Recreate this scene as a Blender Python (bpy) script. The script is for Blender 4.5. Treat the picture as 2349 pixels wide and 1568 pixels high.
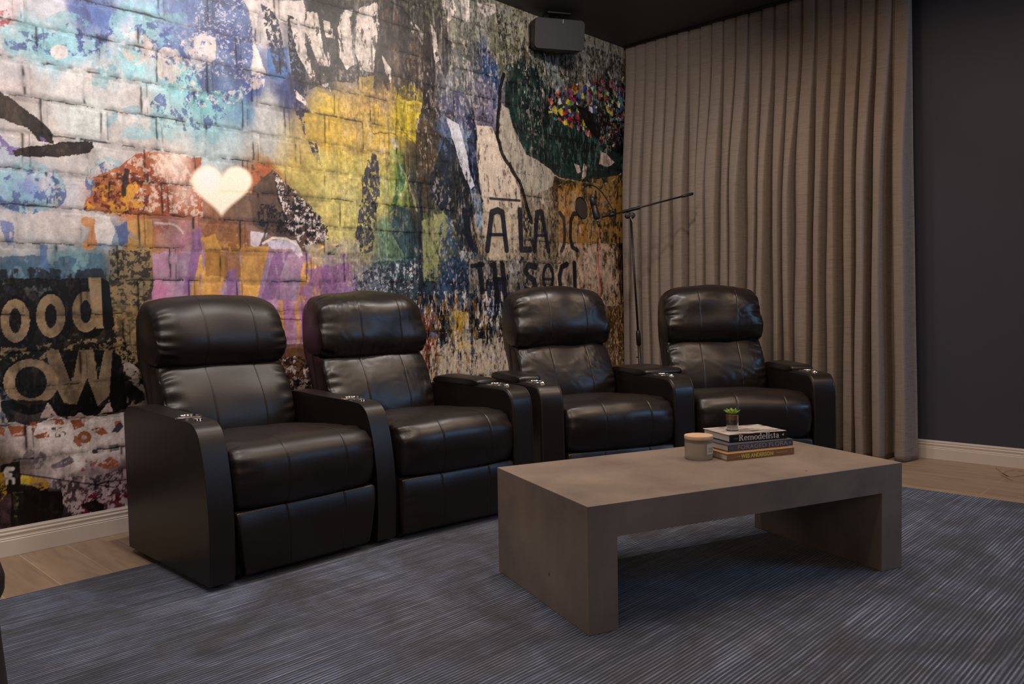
import bpy, bmesh, math, random
import numpy as np
from mathutils import Vector, Matrix, noise as mnoise

for o in list(bpy.data.objects):
    bpy.data.objects.remove(o)
SC = bpy.context.scene
COL = SC.collection
PI = math.pi
R = math.radians

# ------------------------------------------------------------------ camera
F_PX = 1818.476
CR = Vector((0.69573195, -0.71808417, -0.01766856))
CU = Vector((0.04514947, 0.01916856, 0.99879632))
CF = Vector((0.71688115, 0.69569224, -0.0457573))
CPOS = Vector((0.0, -3.77568, 1.0))
cam = bpy.data.cameras.new('camera')
cam.sensor_width = 36.0
cam.lens = 36.0 * F_PX / 2349.0
cam.clip_start = 0.05
camo = bpy.data.objects.new('camera', cam)
COL.objects.link(camo)
M = Matrix((( CR.x, CU.x, -CF.x, CPOS.x), (CR.y, CU.y, -CF.y, CPOS.y), (CR.z, CU.z, -CF.z, CPOS.z), (0, 0, 0, 1)))
camo.matrix_world = M
SC.camera = camo

# ------------------------------------------------------------------ world, exposure
SC.view_settings.view_transform = 'Standard'
SC.view_settings.look = 'None'
SC.view_settings.gamma = 1.0
SC.view_settings.use_curve_mapping = False
SC.view_settings.exposure = 0.0
wd = bpy.data.worlds.new('world')
SC.world = wd
wd.use_nodes = True
wd.node_tree.nodes['Background'].inputs[0].default_value = (0.5, 0.55, 0.65, 1)
wd.node_tree.nodes['Background'].inputs[1].default_value = 0.02

# ------------------------------------------------------------------ assumed lights of the room, added fills
def area(name, loc, target, size, power, col, size_y=None, spread=None):
    l = bpy.data.lights.new(name, 'AREA')
    l.energy = power
    l.color = col
    if size_y:
        l.shape = 'RECTANGLE'
        l.size = size
        l.size_y = size_y
    else:
        l.shape = 'DISK'
        l.size = size
    if spread:
        l.spread = R(spread)
    o = bpy.data.objects.new(name, l)
    COL.objects.link(o)
    o.location = loc
    d = Vector(target) - Vector(loc)
    o.rotation_euler = d.to_track_quat('-Z', 'Y').to_euler()
    return o

WARM = (1.0, 0.74, 0.53)
for i, (x, y, e) in enumerate([(0.9, -2.6, 7), (2.2, -2.5, 13), (3.5, -2.6, 13), (4.1, -1.9, 5.5), (4.0, -3.6, 6), (1.6, -4.6, 4), (3.0, -4.6, 4)]):
    area('assumed_downlight', (x, y, 2.99), (x, y, 0), 0.34, e, WARM, spread=170)  # warm ceiling lamps assumed out of view; no fittings are built
# unseen fill lamps added near the ceiling to brighten the mural
WASH = (1.0, 0.89, 0.81)
for (x, e) in ((0.2, 18), (1.25, 22), (2.35, 18), (3.5, 20)):
    area('mural_fill', (x, -1.35, 2.99), (x, 0.0, 1.15), 0.14, e, WASH, spread=170)
# blue area lamp for assumed daylight from the front right; no window is built
area('assumed_daylight', (5.0, -5.9, 2.25), (2.6, -1.4, 0.5), 1.5, 40, (0.32, 0.60, 1.0), size_y=1.1)
area('bounce_fill', (-1.5, -4.6, 1.9), (4.2, -1.6, 1.4), 2.0, 14, (1.0, 0.80, 0.66), size_y=1.6)  # warm fill lamp added in place of light bounced around the room

# ------------------------------------------------------------------ materials
def lin(c):
    return tuple(((v / 255.0) / 12.92 if v / 255.0 <= 0.04045 else ((v / 255.0 + 0.055) / 1.055) ** 2.4) for v in c)

def mat(name, col, rough=0.5, metal=0.0, spec=0.5, bump=0.0, bscale=100.0, var=0.0, vscale=8.0, trans=0.0, ior=1.45, coat=0.0, sheen=0.0):
    m = bpy.data.materials.new(name)
    m.use_nodes = True
    nt = m.node_tree
    b = nt.nodes['Principled BSDF']
    c = lin(col)
    b.inputs['Base Color'].default_value = (*c, 1)
    b.inputs['Roughness'].default_value = rough
    b.inputs['Metallic'].default_value = metal
    b.inputs['Specular IOR Level'].default_value = spec
    b.inputs['Transmission Weight'].default_value = trans
    b.inputs['IOR'].default_value = ior
    b.inputs['Coat Weight'].default_value = coat
    b.inputs['Sheen Weight'].default_value = sheen
    tc = nt.nodes.new('ShaderNodeTexCoord')
    if var > 0:
        n = nt.nodes.new('ShaderNodeTexNoise')
        n.inputs['Scale'].default_value = vscale
        n.inputs['Detail'].default_value = 5
        nt.links.new(tc.outputs['Object'], n.inputs['Vector'])
        r = nt.nodes.new('ShaderNodeValToRGB')
        r.color_ramp.elements[0].position = 0.3
        r.color_ramp.elements[1].position = 0.7
        r.color_ramp.elements[0].color = (*[v * (1 - var) for v in c], 1)
        r.color_ramp.elements[1].color = (*[min(1, v * (1 + var)) for v in c], 1)
        nt.links.new(n.outputs['Fac'], r.inputs['Fac'])
        nt.links.new(r.outputs['Color'], b.inputs['Base Color'])
    if bump > 0:
        n = nt.nodes.new('ShaderNodeTexNoise')
        n.inputs['Scale'].default_value = bscale
        n.inputs['Detail'].default_value = 3
        nt.links.new(tc.outputs['Object'], n.inputs['Vector'])
        bp = nt.nodes.new('ShaderNodeBump')
        bp.inputs['Strength'].default_value = bump
        bp.inputs['Distance'].default_value = 0.002
        nt.links.new(n.outputs['Fac'], bp.inputs['Height'])
        nt.links.new(bp.outputs['Normal'], b.inputs['Normal'])
    return m

LEATHER = mat('leather', (30, 24, 22), rough=0.39, spec=0.50, bump=0.12, bscale=260, var=0.12, vscale=6)
LEATHER2 = mat('leather_glossier', (29, 23, 21), rough=0.35, spec=0.58, bump=0.12, bscale=260, var=0.12, vscale=6)
STITCH = mat('leather_piping', (46, 40, 38), rough=0.4)
PLINTH = mat('black_base', (14, 13, 13), rough=0.6)
CHROME = mat('chrome', (205, 200, 195), rough=0.16, metal=1.0)
CUPDARK = mat('cup_well', (40, 42, 48), rough=0.25, metal=0.8)
BLACKP = mat('black_plastic', (20, 20, 21), rough=0.45)
MESHBLK = mat('black_grille', (44, 43, 45), rough=0.7, bump=0.4, bscale=600)
METALB = mat('black_metal', (22, 21, 21), rough=0.38, spec=0.5)
BASEW = mat('painted_trim', (214, 204, 196), rough=0.38, var=0.03, vscale=3)
CEILM = mat('ceiling_paint', (58, 56, 57), rough=0.55, bump=0.1, bscale=300)
WALLR = mat('dark_wall_paint', (60, 63, 76), rough=0.6, bump=0.1, bscale=300, var=0.05, vscale=1.5)
WALLB = mat('far_wall_paint', (70, 66, 66), rough=0.7)

# ------------------------------------------------------------------ mesh helpers
def mesh_obj(name, verts, faces, m, parent=None, smooth=False, loc=None):
    me = bpy.data.meshes.new(name)
    me.from_pydata([tuple(v) for v in verts], [], faces)
    me.validate()
    me.materials.append(m)
    if smooth:
        me.polygons.foreach_set('use_smooth', [True] * len(me.polygons))
    me.update()
    o = bpy.data.objects.new(name, me)
    COL.objects.link(o)
    if parent is not None:
        o.parent = parent
    if loc:
        o.location = loc
    return o

def bm_obj(name, bm, m, parent=None, smooth=False, bevel=0.0, segs=3, angle=30):
    bmesh.ops.recalc_face_normals(bm, faces=bm.faces)
    me = bpy.data.meshes.new(name)
    bm.to_mesh(me)
    bm.free()
    me.materials.append(m)
    if smooth or bevel:
        me.polygons.foreach_set('use_smooth', [True] * len(me.polygons))
    o = bpy.data.objects.new(name, me)
    COL.objects.link(o)
    if parent is not None:
        o.parent = parent
    if bevel:
        b = o.modifiers.new('bevel', 'BEVEL')
        b.width = bevel
        b.segments = segs
        b.limit_method = 'ANGLE'
        b.angle_limit = R(angle)
        wn = o.modifiers.new('wn', 'WEIGHTED_NORMAL')
        wn.keep_sharp = True
    return o

def empty(name, loc, rz=0, label=None, cat=None, group=None):
    o = bpy.data.objects.new(name, None)
    COL.objects.link(o)
    o.empty_display_size = 0.1
    o.location = loc
    o.rotation_euler = (0, 0, rz)
    tag(o, label, cat, group)
    return o

def tag(o, label=None, cat=None, group=None, kind=None):
    if label: o['label'] = label
    if cat: o['category'] = cat
    if group: o['group'] = group
    if kind: o['kind'] = kind
    return o

def add_box(bm, x0, x1, y0, y1, z0, z1):
    vs = [bm.verts.new((x, y, z)) for x in (x0, x1) for y in (y0, y1) for z in (z0, z1)]
    for f in [(0, 1, 3, 2), (4, 6, 7, 5), (0, 4, 5, 1), (2, 3, 7, 6), (0, 2, 6, 4), (1, 5, 7, 3)]:
        bm.faces.new([vs[i] for i in f])

def box(name, b, m, parent=None, bevel=0.0, segs=3):
    bm = bmesh.new()
    add_box(bm, *b)
    return bm_obj(name, bm, m, parent, bevel=bevel, segs=segs)

def catmull(pts, n, closed=True):
    P = [Vector(p) for p in pts]
    k = len(P)
    out = []
    segs = k if closed else k - 1
    for i in range(segs):
        if closed:
            a, b, c, d = P[(i - 1) % k], P[i], P[(i + 1) % k], P[(i + 2) % k]
        else:
            a, b, c, d = P[max(i - 1, 0)], P[i], P[i + 1], P[min(i + 2, k - 1)]
        for j in range(n):
            t = j / n
            out.append(0.5 * ((2 * b) + (c - a) * t + (2 * a - 5 * b + 4 * c - d) * t * t + (3 * b - a - 3 * c + d) * t ** 3))
    if not closed:
        out.append(P[-1].copy())
    return out

def resample(pts, n, closed=True):
    P = pts + ([pts[0]] if closed else [])
    L = [0]
    for i in range(len(P) - 1):
        L.append(L[-1] + (P[i + 1] - P[i]).length)
    out = []
    j = 0
    cnt = n if closed else n - 1
    for i in range(n):
        s = L[-1] * i / cnt
        while j < len(L) - 2 and L[j + 1] < s:
            j += 1
        t = (s - L[j]) / max(1e-9, L[j + 1] - L[j])
        out.append(P[j].lerp(P[j + 1], min(1, t)))
    return out, L[-1]

def tube(name, pts, rad, m, parent=None, segs=12, closed=False):
    P = [Vector(p) for p in pts]
    n = len(P)
    rr = rad if isinstance(rad, (list, tuple)) else [rad] * n
    verts, faces = [], []
    up = Vector((0, 0, 1))
    prev = None
    for i in range(n):
        if closed:
            t = (P[(i + 1) % n] - P[i - 1]).normalized()
        else:
            t = (P[min(i + 1, n - 1)] - P[max(i - 1, 0)]).normalized()
        if prev is None:
            a = t.orthogonal().normalized()
        else:
            a = (prev - t * prev.dot(t)).normalized()
        prev = a
        b = t.cross(a)
        for k in range(segs):
            th = 2 * PI * k / segs
            verts.append(P[i] + (a * math.cos(th) + b * math.sin(th)) * rr[i])
    for i in range(n if closed else n - 1):
        for k in range(segs):
            k2 = (k + 1) % segs
            i2 = (i + 1) % n
            faces.append((i * segs + k, i * segs + k2, i2 * segs + k2, i2 * segs + k))
    if not closed:
        faces.append(tuple(range(segs))[::-1])
        faces.append(tuple((n - 1) * segs + k for k in range(segs)))
    return mesh_obj(name, verts, faces, m, parent, smooth=True)

def lathe(name, prof, m, parent=None, loc=(0, 0, 0), segs=48, close=True):
    verts, faces = [], []
    n = len(prof)
    for (r, z) in prof:
        for k in range(segs):
            th = 2 * PI * k / segs
            verts.append((r * math.cos(th), r * math.sin(th), z))
    for i in range(n - 1):
        for k in range(segs):
            k2 = (k + 1) % segs
            faces.append((i * segs + k, i * segs + k2, (i + 1) * segs + k2, (i + 1) * segs + k))
    if close:
        faces.append(tuple(range(segs))[::-1])
        faces.append(tuple((n - 1) * segs + k for k in range(segs)))
    o = mesh_obj(name, verts, faces, m, parent, smooth=True, loc=loc)
    md = o.modifiers.new('es', 'EDGE_SPLIT')
    md.split_angle = R(35)
    return o

def sstep(a, b, x):
    t = min(1, max(0, (x - a) / (b - a)))
    return t * t * (3 - 2 * t)
# ------------------------------------------------------------------ room shell
XW, HC = 5.346, 3.02
XL, YB = -1.9, -7.4

def node_mat(name):
    m = bpy.data.materials.new(name)
    m.use_nodes = True
    return m, m.node_tree, m.node_tree.nodes['Principled BSDF']

def nd(nt, t, **kw):
    n = nt.nodes.new(t)
    for k, v in kw.items():
        if k.startswith('i_'):
            n.inputs[k[2:].replace('_', ' ')].default_value = v
        else:
            setattr(n, k, v)
    return n

def ramp(nt, stops):
    r = nt.nodes.new('ShaderNodeValToRGB')
    e = r.color_ramp.elements
    while len(e) < len(stops):
        e.new(0.5)
    for el, (p, c) in zip(e, stops):
        el.position = p
        el.color = (*c, 1) if len(c) == 3 else c
    return r

# oak planks running along Y
m, nt, b = node_mat('oak_floor')
tc = nd(nt, 'ShaderNodeTexCoord')
mp = nd(nt, 'ShaderNodeMapping')
mp.inputs['Rotation'].default_value = (0, 0, R(90))
mp.inputs['Location'].default_value = (0.0, 0.0, 0)
nt.links.new(tc.outputs['Object'], mp.inputs['Vector'])
br = nd(nt, 'ShaderNodeTexBrick')
br.inputs['Scale'].default_value = 1.0
br.inputs['Brick Width'].default_value = 1.35
br.inputs['Row Height'].default_value = 0.18
br.inputs['Mortar Size'].default_value = 0.0016
br.inputs['Mortar Smooth'].default_value = 0.3
br.inputs['Bias'].default_value = 0.0
br.inputs['Color1'].default_value = (*lin((170, 146, 122)), 1)
br.inputs['Color2'].default_value = (*lin((154, 130, 108)), 1)
br.inputs['Mortar'].default_value = (*lin((194, 170, 146)), 1)
nt.links.new(mp.outputs['Vector'], br.inputs['Vector'])
mp2 = nd(nt, 'ShaderNodeMapping')
mp2.inputs['Scale'].default_value = (14, 1.6, 1)
nt.links.new(tc.outputs['Object'], mp2.inputs['Vector'])
ns = nd(nt, 'ShaderNodeTexNoise', i_Scale=1.6, i_Detail=7.0, i_Distortion=1.2)
nt.links.new(mp2.outputs['Vector'], ns.inputs['Vector'])
rp = ramp(nt, [(0.25, (0.62, 0.6, 0.58)), (0.55, (1, 1, 1)), (0.8, (1.12, 1.1, 1.06))])
nt.links.new(ns.outputs['Fac'], rp.inputs['Fac'])
mx = nd(nt, 'ShaderNodeMix', data_type='RGBA', blend_type='MULTIPLY')
mx.inputs['Factor'].default_value = 0.75
nt.links.new(br.outputs['Color'], mx.inputs['A'])
nt.links.new(rp.outputs['Color'], mx.inputs['B'])
nt.links.new(mx.outputs['Result'], b.inputs['Base Color'])
b.inputs['Roughness'].default_value = 0.42
bp = nd(nt, 'ShaderNodeBump', i_Strength=0.25, i_Distance=0.002)
nt.links.new(br.outputs['Fac'], bp.inputs['Height'])
bp.invert = True
nt.links.new(bp.outputs['Normal'], b.inputs['Normal'])
OAK = m

tag(box('floor', (XL, XW + 0.1, YB, 0.1, -0.1, 0), OAK), kind='structure')
tag(box('ceiling', (XL, XW + 0.1, YB, 0.1, HC, HC + 0.1), CEILM), kind='structure')
tag(box('wall_right', (XW, XW + 0.1, YB, 0.1, 0, HC), WALLR), kind='structure')
tag(box('wall_far_side', (XL - 0.1, XL, YB, 0.1, 0, HC), WALLB), kind='structure')
tag(box('wall_near', (XL, XW + 0.1, YB - 0.1, YB, 0, HC), WALLB), kind='structure')
wback = tag(box('wall_left', (XL, XW + 0.1, 0.0, 0.1, 0, HC), WALLB), kind='structure')

def baseboard(name, p0, p1, nrm):
    # stepped skirting: (out, z)
    h = 0.116
    prof = [(0, 0), (0.016, 0), (0.016, 0.066), (0.0135, 0.069), (0.0155, 0.073), (0.0115, 0.076), (0.0110, 0.082), (0.0135, 0.090),
            (0.0135, 0.094), (0.0085, 0.097), (0.0085, 0.101), (0.010, 0.104), (0.010, 0.108), (0.0075, 0.110), (0.006, h), (0, h)]
    p0, p1, nrm = Vector(p0), Vector(p1), Vector(nrm)
    verts = [p + nrm * (a + 0.0012) + Vector((0, 0, z + 0.0008)) for p in (p0, p1) for a, z in prof]
    n = len(prof)
    faces = [(i, (i + 1) % n, n + (i + 1) % n, n + i) for i in range(n)] + [tuple(range(n))[::-1], tuple(range(n, 2 * n))]
    o = mesh_obj(name, verts, faces, BASEW)
    return tag(o, kind='structure')
baseboard('baseboard_left', (XL, 0, 0), (XW, 0, 0), (0, -1, 0))
baseboard('baseboard_right', (XW, -0.02, 0), (XW, YB, 0), (-1, 0, 0))

# ------------------------------------------------------------------ the mural (printed wallpaper)
RNG = np.random.RandomState(7)
LAT = [RNG.rand(256, 256).astype(np.float32) for _ in range(6)]

def vnoise(x, y, s=0):
    L = LAT[s % 6]
    x = x + 17.3 * s
    y = y + 9.1 * s
    xi = np.floor(x).astype(int)
    yi = np.floor(y).astype(int)
    fx = x - xi
    fy = y - yi
    fx = fx * fx * (3 - 2 * fx)
    fy = fy * fy * (3 - 2 * fy)
    a = L[xi & 255, yi & 255]
    b_ = L[(xi + 1) & 255, yi & 255]
    c = L[xi & 255, (yi + 1) & 255]
    d = L[(xi + 1) & 255, (yi + 1) & 255]
    return (a * (1 - fx) + b_ * fx) * (1 - fy) + (c * (1 - fx) + d * fx) * fy

def fbm(x, y, s=0, o=4, g=0.55):
    v = 0
    a = 0.5
    t = 0
    for i in range(o):
        v = v + a * vnoise(x, y, s + i)
        t += a
        a *= g
        x = x * 2.03
        y = y * 2.03
    return v / t

STEP = 0.0037
gx = np.concatenate([np.arange(XL, 0.72, 0.03), np.arange(0.72, 5.342, STEP)])
gz = np.arange(0.06, HC - 0.001, STEP)
gz[-1] = HC - 0.001
GX, GZ = np.meshgrid(gx, gz)
# ragged paint edges: the drawing is looked up through a warped coordinate
WX = GX + 0.030 * (fbm(GX * 9, GZ * 9, 1) - 0.5) + 0.007 * (fbm(GX * 60, GZ * 60, 2, 3) - 0.5)
WZ = GZ + 0.030 * (fbm(GX * 9, GZ * 9, 3) - 0.5) + 0.009 * (fbm(GX * 60, GZ * 45, 4, 3) - 0.5)

def srgb2lin(a):
    a = np.asarray(a, float) / 255.0
    return np.where(a <= 0.04045, a / 12.92, ((a + 0.055) / 1.055) ** 2.4)

IMG = np.zeros(GX.shape + (3,), np.float32)
# colour field
BASE = [(0.96, 2.24, 185, 170, 175), (1.02, 2.16, 150, 190, 200), (1.12, 2.26, 190, 190, 200), (1.21, 2.30, 90, 110, 170), (1.16, 2.12, 140, 185, 200), (0.98, 2.05, 190, 185, 190), (1.01, 1.95, 195, 185, 182), (1.21, 2.02, 200, 195, 195), (1.36, 2.22, 190, 195, 205), (1.31, 2.27, 70, 100, 165), (1.50, 2.31, 150, 195, 210), (1.50, 2.21, 205, 190, 188), (1.44, 2.14, 150, 200, 210), (1.60, 2.33, 120, 140, 185), (1.62, 2.24, 90, 120, 175), (1.75, 2.41, 90, 110, 165), (1.72, 2.20, 170, 165, 175), (1.67, 2.13, 130, 190, 195), (1.81, 2.32, 75, 95, 155), (1.95, 2.42, 65, 80, 140), (1.92, 2.24, 75, 95, 160), (1.98, 2.12, 70, 90, 155), (1.85, 2.12, 110, 150, 185), (1.78, 2.04, 120, 185, 190), (1.98, 2.01, 110, 150, 180), (2.09, 2.43, 200, 190, 185), (2.18, 2.25, 120, 130, 165), (2.34, 2.44, 80, 80, 90), (2.23, 2.17, 60, 70, 120), (2.08, 2.01, 180, 180, 180), (1.07, 1.77, 200, 190, 185), (1.24, 1.87, 190, 195, 195), (1.43, 1.94, 200, 195, 195), (1.58, 1.89, 165, 195, 200), (1.79, 1.88, 150, 190, 200), (1.83, 1.78, 175, 190, 195), (1.42, 1.78, 180, 175, 172), (1.66, 1.76, 190, 195, 195), (2.12, 1.88, 185, 185, 180), (2.19, 1.84, 195, 180, 140), (0.95, 1.58, 175, 185, 200), (0.99, 1.49, 130, 150, 200), (1.11, 1.54, 185, 185, 195), (1.23, 1.65, 190, 185, 185), (1.32, 1.71, 190, 185, 185), (1.05, 1.37, 195, 185, 182), (0.94, 1.36, 190, 185, 185), (1.19, 1.38, 195, 185, 182), (0.95, 1.27, 180, 178, 178), (1.29, 1.31, 130, 150, 170), (0.98, 1.20, 110, 140, 160), (1.14, 1.19, 110, 145, 155), (1.30, 1.17, 90, 110, 110), (1.40, 1.27, 170, 140, 90), (1.44, 1.15, 110, 90, 65), (1.34, 1.03, 100, 85, 60), (1.48, 1.31, 180, 120, 70), (1.56, 1.40, 150, 90, 70), (1.32, 1.56, 185, 90, 50), (1.45, 1.63, 165, 75, 50), (1.39, 1.51, 210, 130, 50), (1.57, 1.56, 180, 110, 80), (1.67, 1.49, 190, 130, 110), (1.60, 1.32, 165, 110, 130), (1.56, 1.15, 170, 100, 140), (1.66, 1.24, 165, 115, 150), (1.82, 1.41, 160, 110, 80), (1.96, 1.51, 130, 100, 80), (2.06, 1.58, 105, 80, 65), (2.16, 1.52, 80, 70, 65), (2.31, 1.44, 70, 65, 70), (2.11, 1.70, 170, 120, 60), (2.27, 1.76, 195, 170, 90), (2.32, 1.65, 190, 170, 90), (1.86, 1.24, 205, 150, 60), (2.05, 1.20, 165, 110, 160), (2.20, 1.30, 190, 150, 150), (2.30, 1.16, 160, 105, 160), (1.95, 1.11, 160, 110, 160), (2.12, 1.02, 170, 115, 165), (2.16, 0.89, 155, 90, 140), (2.21, 0.74, 120, 85, 70), (2.23, 0.63, 90, 70, 75), (2.52, 1.21, 150, 110, 150), (2.64, 1.12, 150, 140, 165), (2.47, 1.33, 180, 170, 120), (2.38, 2.08, 180, 155, 80), (2.49, 2.00, 205, 170, 70), (2.67, 2.10, 190, 155, 85), (2.60, 1.92, 205, 175, 75), (2.79, 2.02, 190, 160, 90), (2.85, 2.21, 165, 135, 90), (3.01, 2.13, 195, 170, 40), (2.48, 1.79, 205, 185, 100), (2.72, 1.76, 190, 175, 100), (2.32, 1.86, 190, 165, 100), (2.48, 1.57, 205, 195, 115), (2.77, 1.59, 190, 180, 110), (2.90, 1.71, 165, 165, 90), (2.65, 1.41, 190, 180, 110), (2.89, 1.37, 120, 150, 120), (3.06, 1.59, 110, 110, 70), (2.45, 1.45, 205, 190, 115), (2.89, 1.22, 80, 110, 120), (3.02, 1.17, 60, 90, 110), (3.12, 1.38, 60, 75, 75), (2.76, 1.14, 100, 110, 125), (2.39, 2.31, 90, 85, 85), (2.51, 2.55, 85, 80, 80), (2.62, 2.41, 150, 145, 140), (2.74, 2.60, 110, 105, 95), (2.83, 2.40, 80, 70, 65), (2.99, 2.59, 70, 62, 60), (3.09, 2.43, 95, 80, 70), (3.27, 2.73, 110, 110, 90), (3.12, 2.25, 75, 65, 60), (3.17, 1.95, 95, 80, 60), (3.13, 1.73, 70, 65, 55), (3.41, 2.65, 130, 125, 110), (3.56, 2.85, 150, 148, 135), (3.84, 2.87, 140, 138, 115), (3.56, 2.58, 110, 108, 95), (3.84, 2.69, 115, 112, 90), (4.05, 2.83, 120, 112, 80), (3.36, 2.38, 120, 120, 125), (3.55, 2.35, 110, 110, 120), (3.67, 2.57, 60, 80, 120), (3.47, 2.26, 90, 95, 135), (3.67, 2.29, 125, 115, 135), (3.32, 2.04, 80, 95, 130), (3.46, 2.04, 130, 145, 170), (3.27, 1.77, 60, 65, 65), (3.38, 1.70, 45, 50, 60), (3.54, 1.85, 45, 60, 90), (3.66, 2.03, 150, 135, 150), (3.73, 1.87, 170, 150, 135), (3.81, 1.68, 175, 155, 138), (3.61, 1.66, 80, 90, 110), (3.30, 1.50, 120, 125, 90), (3.26, 1.28, 110, 120, 75), (3.45, 1.40, 45, 60, 80), (3.33, 1.17, 55, 85, 125), (3.56, 1.18, 50, 70, 100), (3.76, 1.47, 165, 150, 130), (3.93, 1.42, 140, 125, 105), (3.91, 2.18, 140, 130, 118), (4.08, 1.91, 150, 140, 125), (4.30, 1.84, 140, 125, 105), (4.16, 1.55, 140, 125, 100), (4.20, 1.31, 120, 105, 80), (3.92, 1.15, 70, 75, 85), (4.09, 2.57, 40, 62, 58), (4.00, 2.34, 38, 60, 58), (4.17, 2.22, 38, 62, 62), (4.36, 2.09, 35, 60, 60), (4.65, 2.03, 40, 65, 58), (5.03, 2.01, 45, 68, 62), (4.52, 2.81, 120, 112, 95), (4.72, 2.75, 125, 115, 95), (5.04, 2.92, 110, 100, 80), (4.51, 2.58, 90, 85, 80), (5.16, 3.11, 125, 115, 90), (4.50, 2.30, 35, 50, 55), (5.03, 2.38, 50, 40, 45), (5.14, 2.19, 40, 50, 60), (4.40, 1.78, 115, 80, 50), (4.59, 1.74, 130, 90, 50), (5.02, 1.87, 150, 115, 80), (5.13, 1.68, 130, 90, 45), (4.49, 1.51, 140, 105, 55), (4.74, 1.45, 150, 110, 55), (5.01, 1.47, 120, 85, 45), (4.48, 1.19, 140, 118, 95), (4.74, 1.19, 165, 135, 108), (5.01, 1.16, 150, 122, 98), (5.15, 1.16, 95, 65, 35), (5.12, 0.85, 105, 75, 40), (5.17, 0.64, 115, 80, 40), (4.73, 0.93, 120, 95, 70), (3.22, 1.01, 60, 75, 95), (3.51, 1.01, 45, 50, 65), (3.75, 1.00, 50, 55, 65), (3.92, 1.00, 55, 60, 70), (3.11, 0.91, 100, 70, 70), (3.21, 0.85, 75, 60, 55), (3.43, 0.81, 130, 110, 55), (3.59, 0.83, 75, 75, 75), (3.79, 0.80, 70, 68, 65), (3.28, 0.65, 130, 120, 110), (3.50, 0.61, 125, 115, 105), (3.74, 0.59, 130, 115, 95), (3.20, 0.58, 70, 60, 60), (2.88, 1.04, 70, 90, 105), (3.08, 1.04, 60, 80, 100), (0.94, 1.04, 60, 52, 42), (1.12, 1.03, 55, 48, 40), (1.29, 0.92, 60, 52, 42), (1.38, 0.73, 55, 48, 42), (0.96, 0.85, 30, 28, 27), (1.11, 0.73, 40, 36, 32), (1.28, 0.64, 45, 42, 42), (0.89, 0.68, 70, 78, 90), (0.91, 0.57, 190, 176, 172), (1.02, 0.52, 215, 202, 198), (1.15, 0.50, 218, 206, 204), (1.30, 0.52, 200, 190, 190), (0.98, 0.43, 220, 208, 208), (1.11, 0.39, 226, 214, 212), (1.25, 0.37, 214, 200, 200), (0.94, 0.35, 120, 105, 105), (1.08, 0.32, 200, 186, 190), (1.22, 0.28, 160, 140, 150), (1.31, 0.24, 100, 70, 85), (1.32, 0.16, 110, 65, 80), (1.21, 0.18, 95, 60, 75), (1.11, 0.24, 70, 55, 60), (1.00, 0.22, 30, 26, 26), (0.94, 0.20, 30, 26, 28), (1.09, 0.15, 45, 35, 38), (0.88, 0.32, 80, 65, 30), (0.88, 0.23, 60, 40, 45)]
W0 = np.zeros(GX.shape, np.float32)
BX = GX + 0.16 * (fbm(GX * 4, GZ * 3, 5) - 0.5) + 0.05 * (fbm(GX * 25, GZ * 12, 1) - 0.5)
BZ = GZ + 0.16 * (fbm(GX * 4, GZ * 3, 2) - 0.5) + 0.09 * (fbm(GX * 25, GZ * 8, 3) - 0.5)
for (x, z, r_, g_, b_) in BASE:
    w = 1.0 / (((BX - x) ** 2 + (BZ - z) ** 2) + 0.0015) ** 2.2
    W0 += w
    IMG += w[..., None] * srgb2lin((r_, g_, b_)).astype(np.float32)
IMG /= W0[..., None]

def inside(px, pz, poly):
    r = np.zeros(px.shape, bool)
    n = len(poly)
    for i in range(n):
        x0, z0 = poly[i]
        x1, z1 = poly[(i + 1) % n]
        if z0 == z1:
            continue
        c = ((z0 > pz) != (z1 > pz)) & (px < (x1 - x0) * (pz - z0) / (z1 - z0) + x0)
        r ^= c
    return r

def paint(poly, col, a=1.0, thr=None, sc=(40, 40), seed=0, soft=0.0, crisp=False, col2=None):
    """fill a shape; thr: only where a noise exceeds it (spatter)"""
    P = np.array(poly)
    x0, z0 = P.min(0) - 0.06 - soft * 2
    x1, z1 = P.max(0) + 0.06 + soft * 2
    ix0, ix1 = np.searchsorted(gx, [x0, x1])
    iz0, iz1 = np.searchsorted(gz, [z0, z1])
    if ix1 <= ix0 or iz1 <= iz0:
        return
    sl = (slice(iz0, iz1), slice(ix0, ix1))
    X = (GX if crisp else WX)[sl]
    Z = (GZ if crisp else WZ)[sl]
    if soft > 0:
        m_ = np.zeros(X.shape, np.float32)
        rr = np.random.RandomState(3)
        for k in range(14):
            an = k * 2.4
            rd = soft * math.sqrt((k + 0.5) / 14)
            m_ += inside(X + rd * math.cos(an), Z + rd * math.sin(an), poly)
        m_ /= 14
    else:
        m_ = inside(X, Z, poly).astype(np.float32)
    if thr is not None:
        n_ = fbm(GX[sl] * sc[0], GZ[sl] * sc[1], seed, 5, 0.68)
        # value noise fbm is centred on 0.5
        m_ = m_ * np.clip((n_ - 0.5 - (thr - 0.5) * 0.85) * 18 + 0.5, 0, 1)
    m_ = (m_ * a)[..., None]
    c = srgb2lin(col).astype(np.float32)
    if col2 is not None:
        n2 = np.clip((fbm(GX[sl] * 14, GZ[sl] * 8, seed + 2, 3) - 0.5) * 4 + 0.5, 0, 1)[..., None]
        c = c * (1 - n2) + srgb2lin(col2).astype(np.float32) * n2
    IMG[sl] = IMG[sl] * (1 - m_) + c * m_

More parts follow.
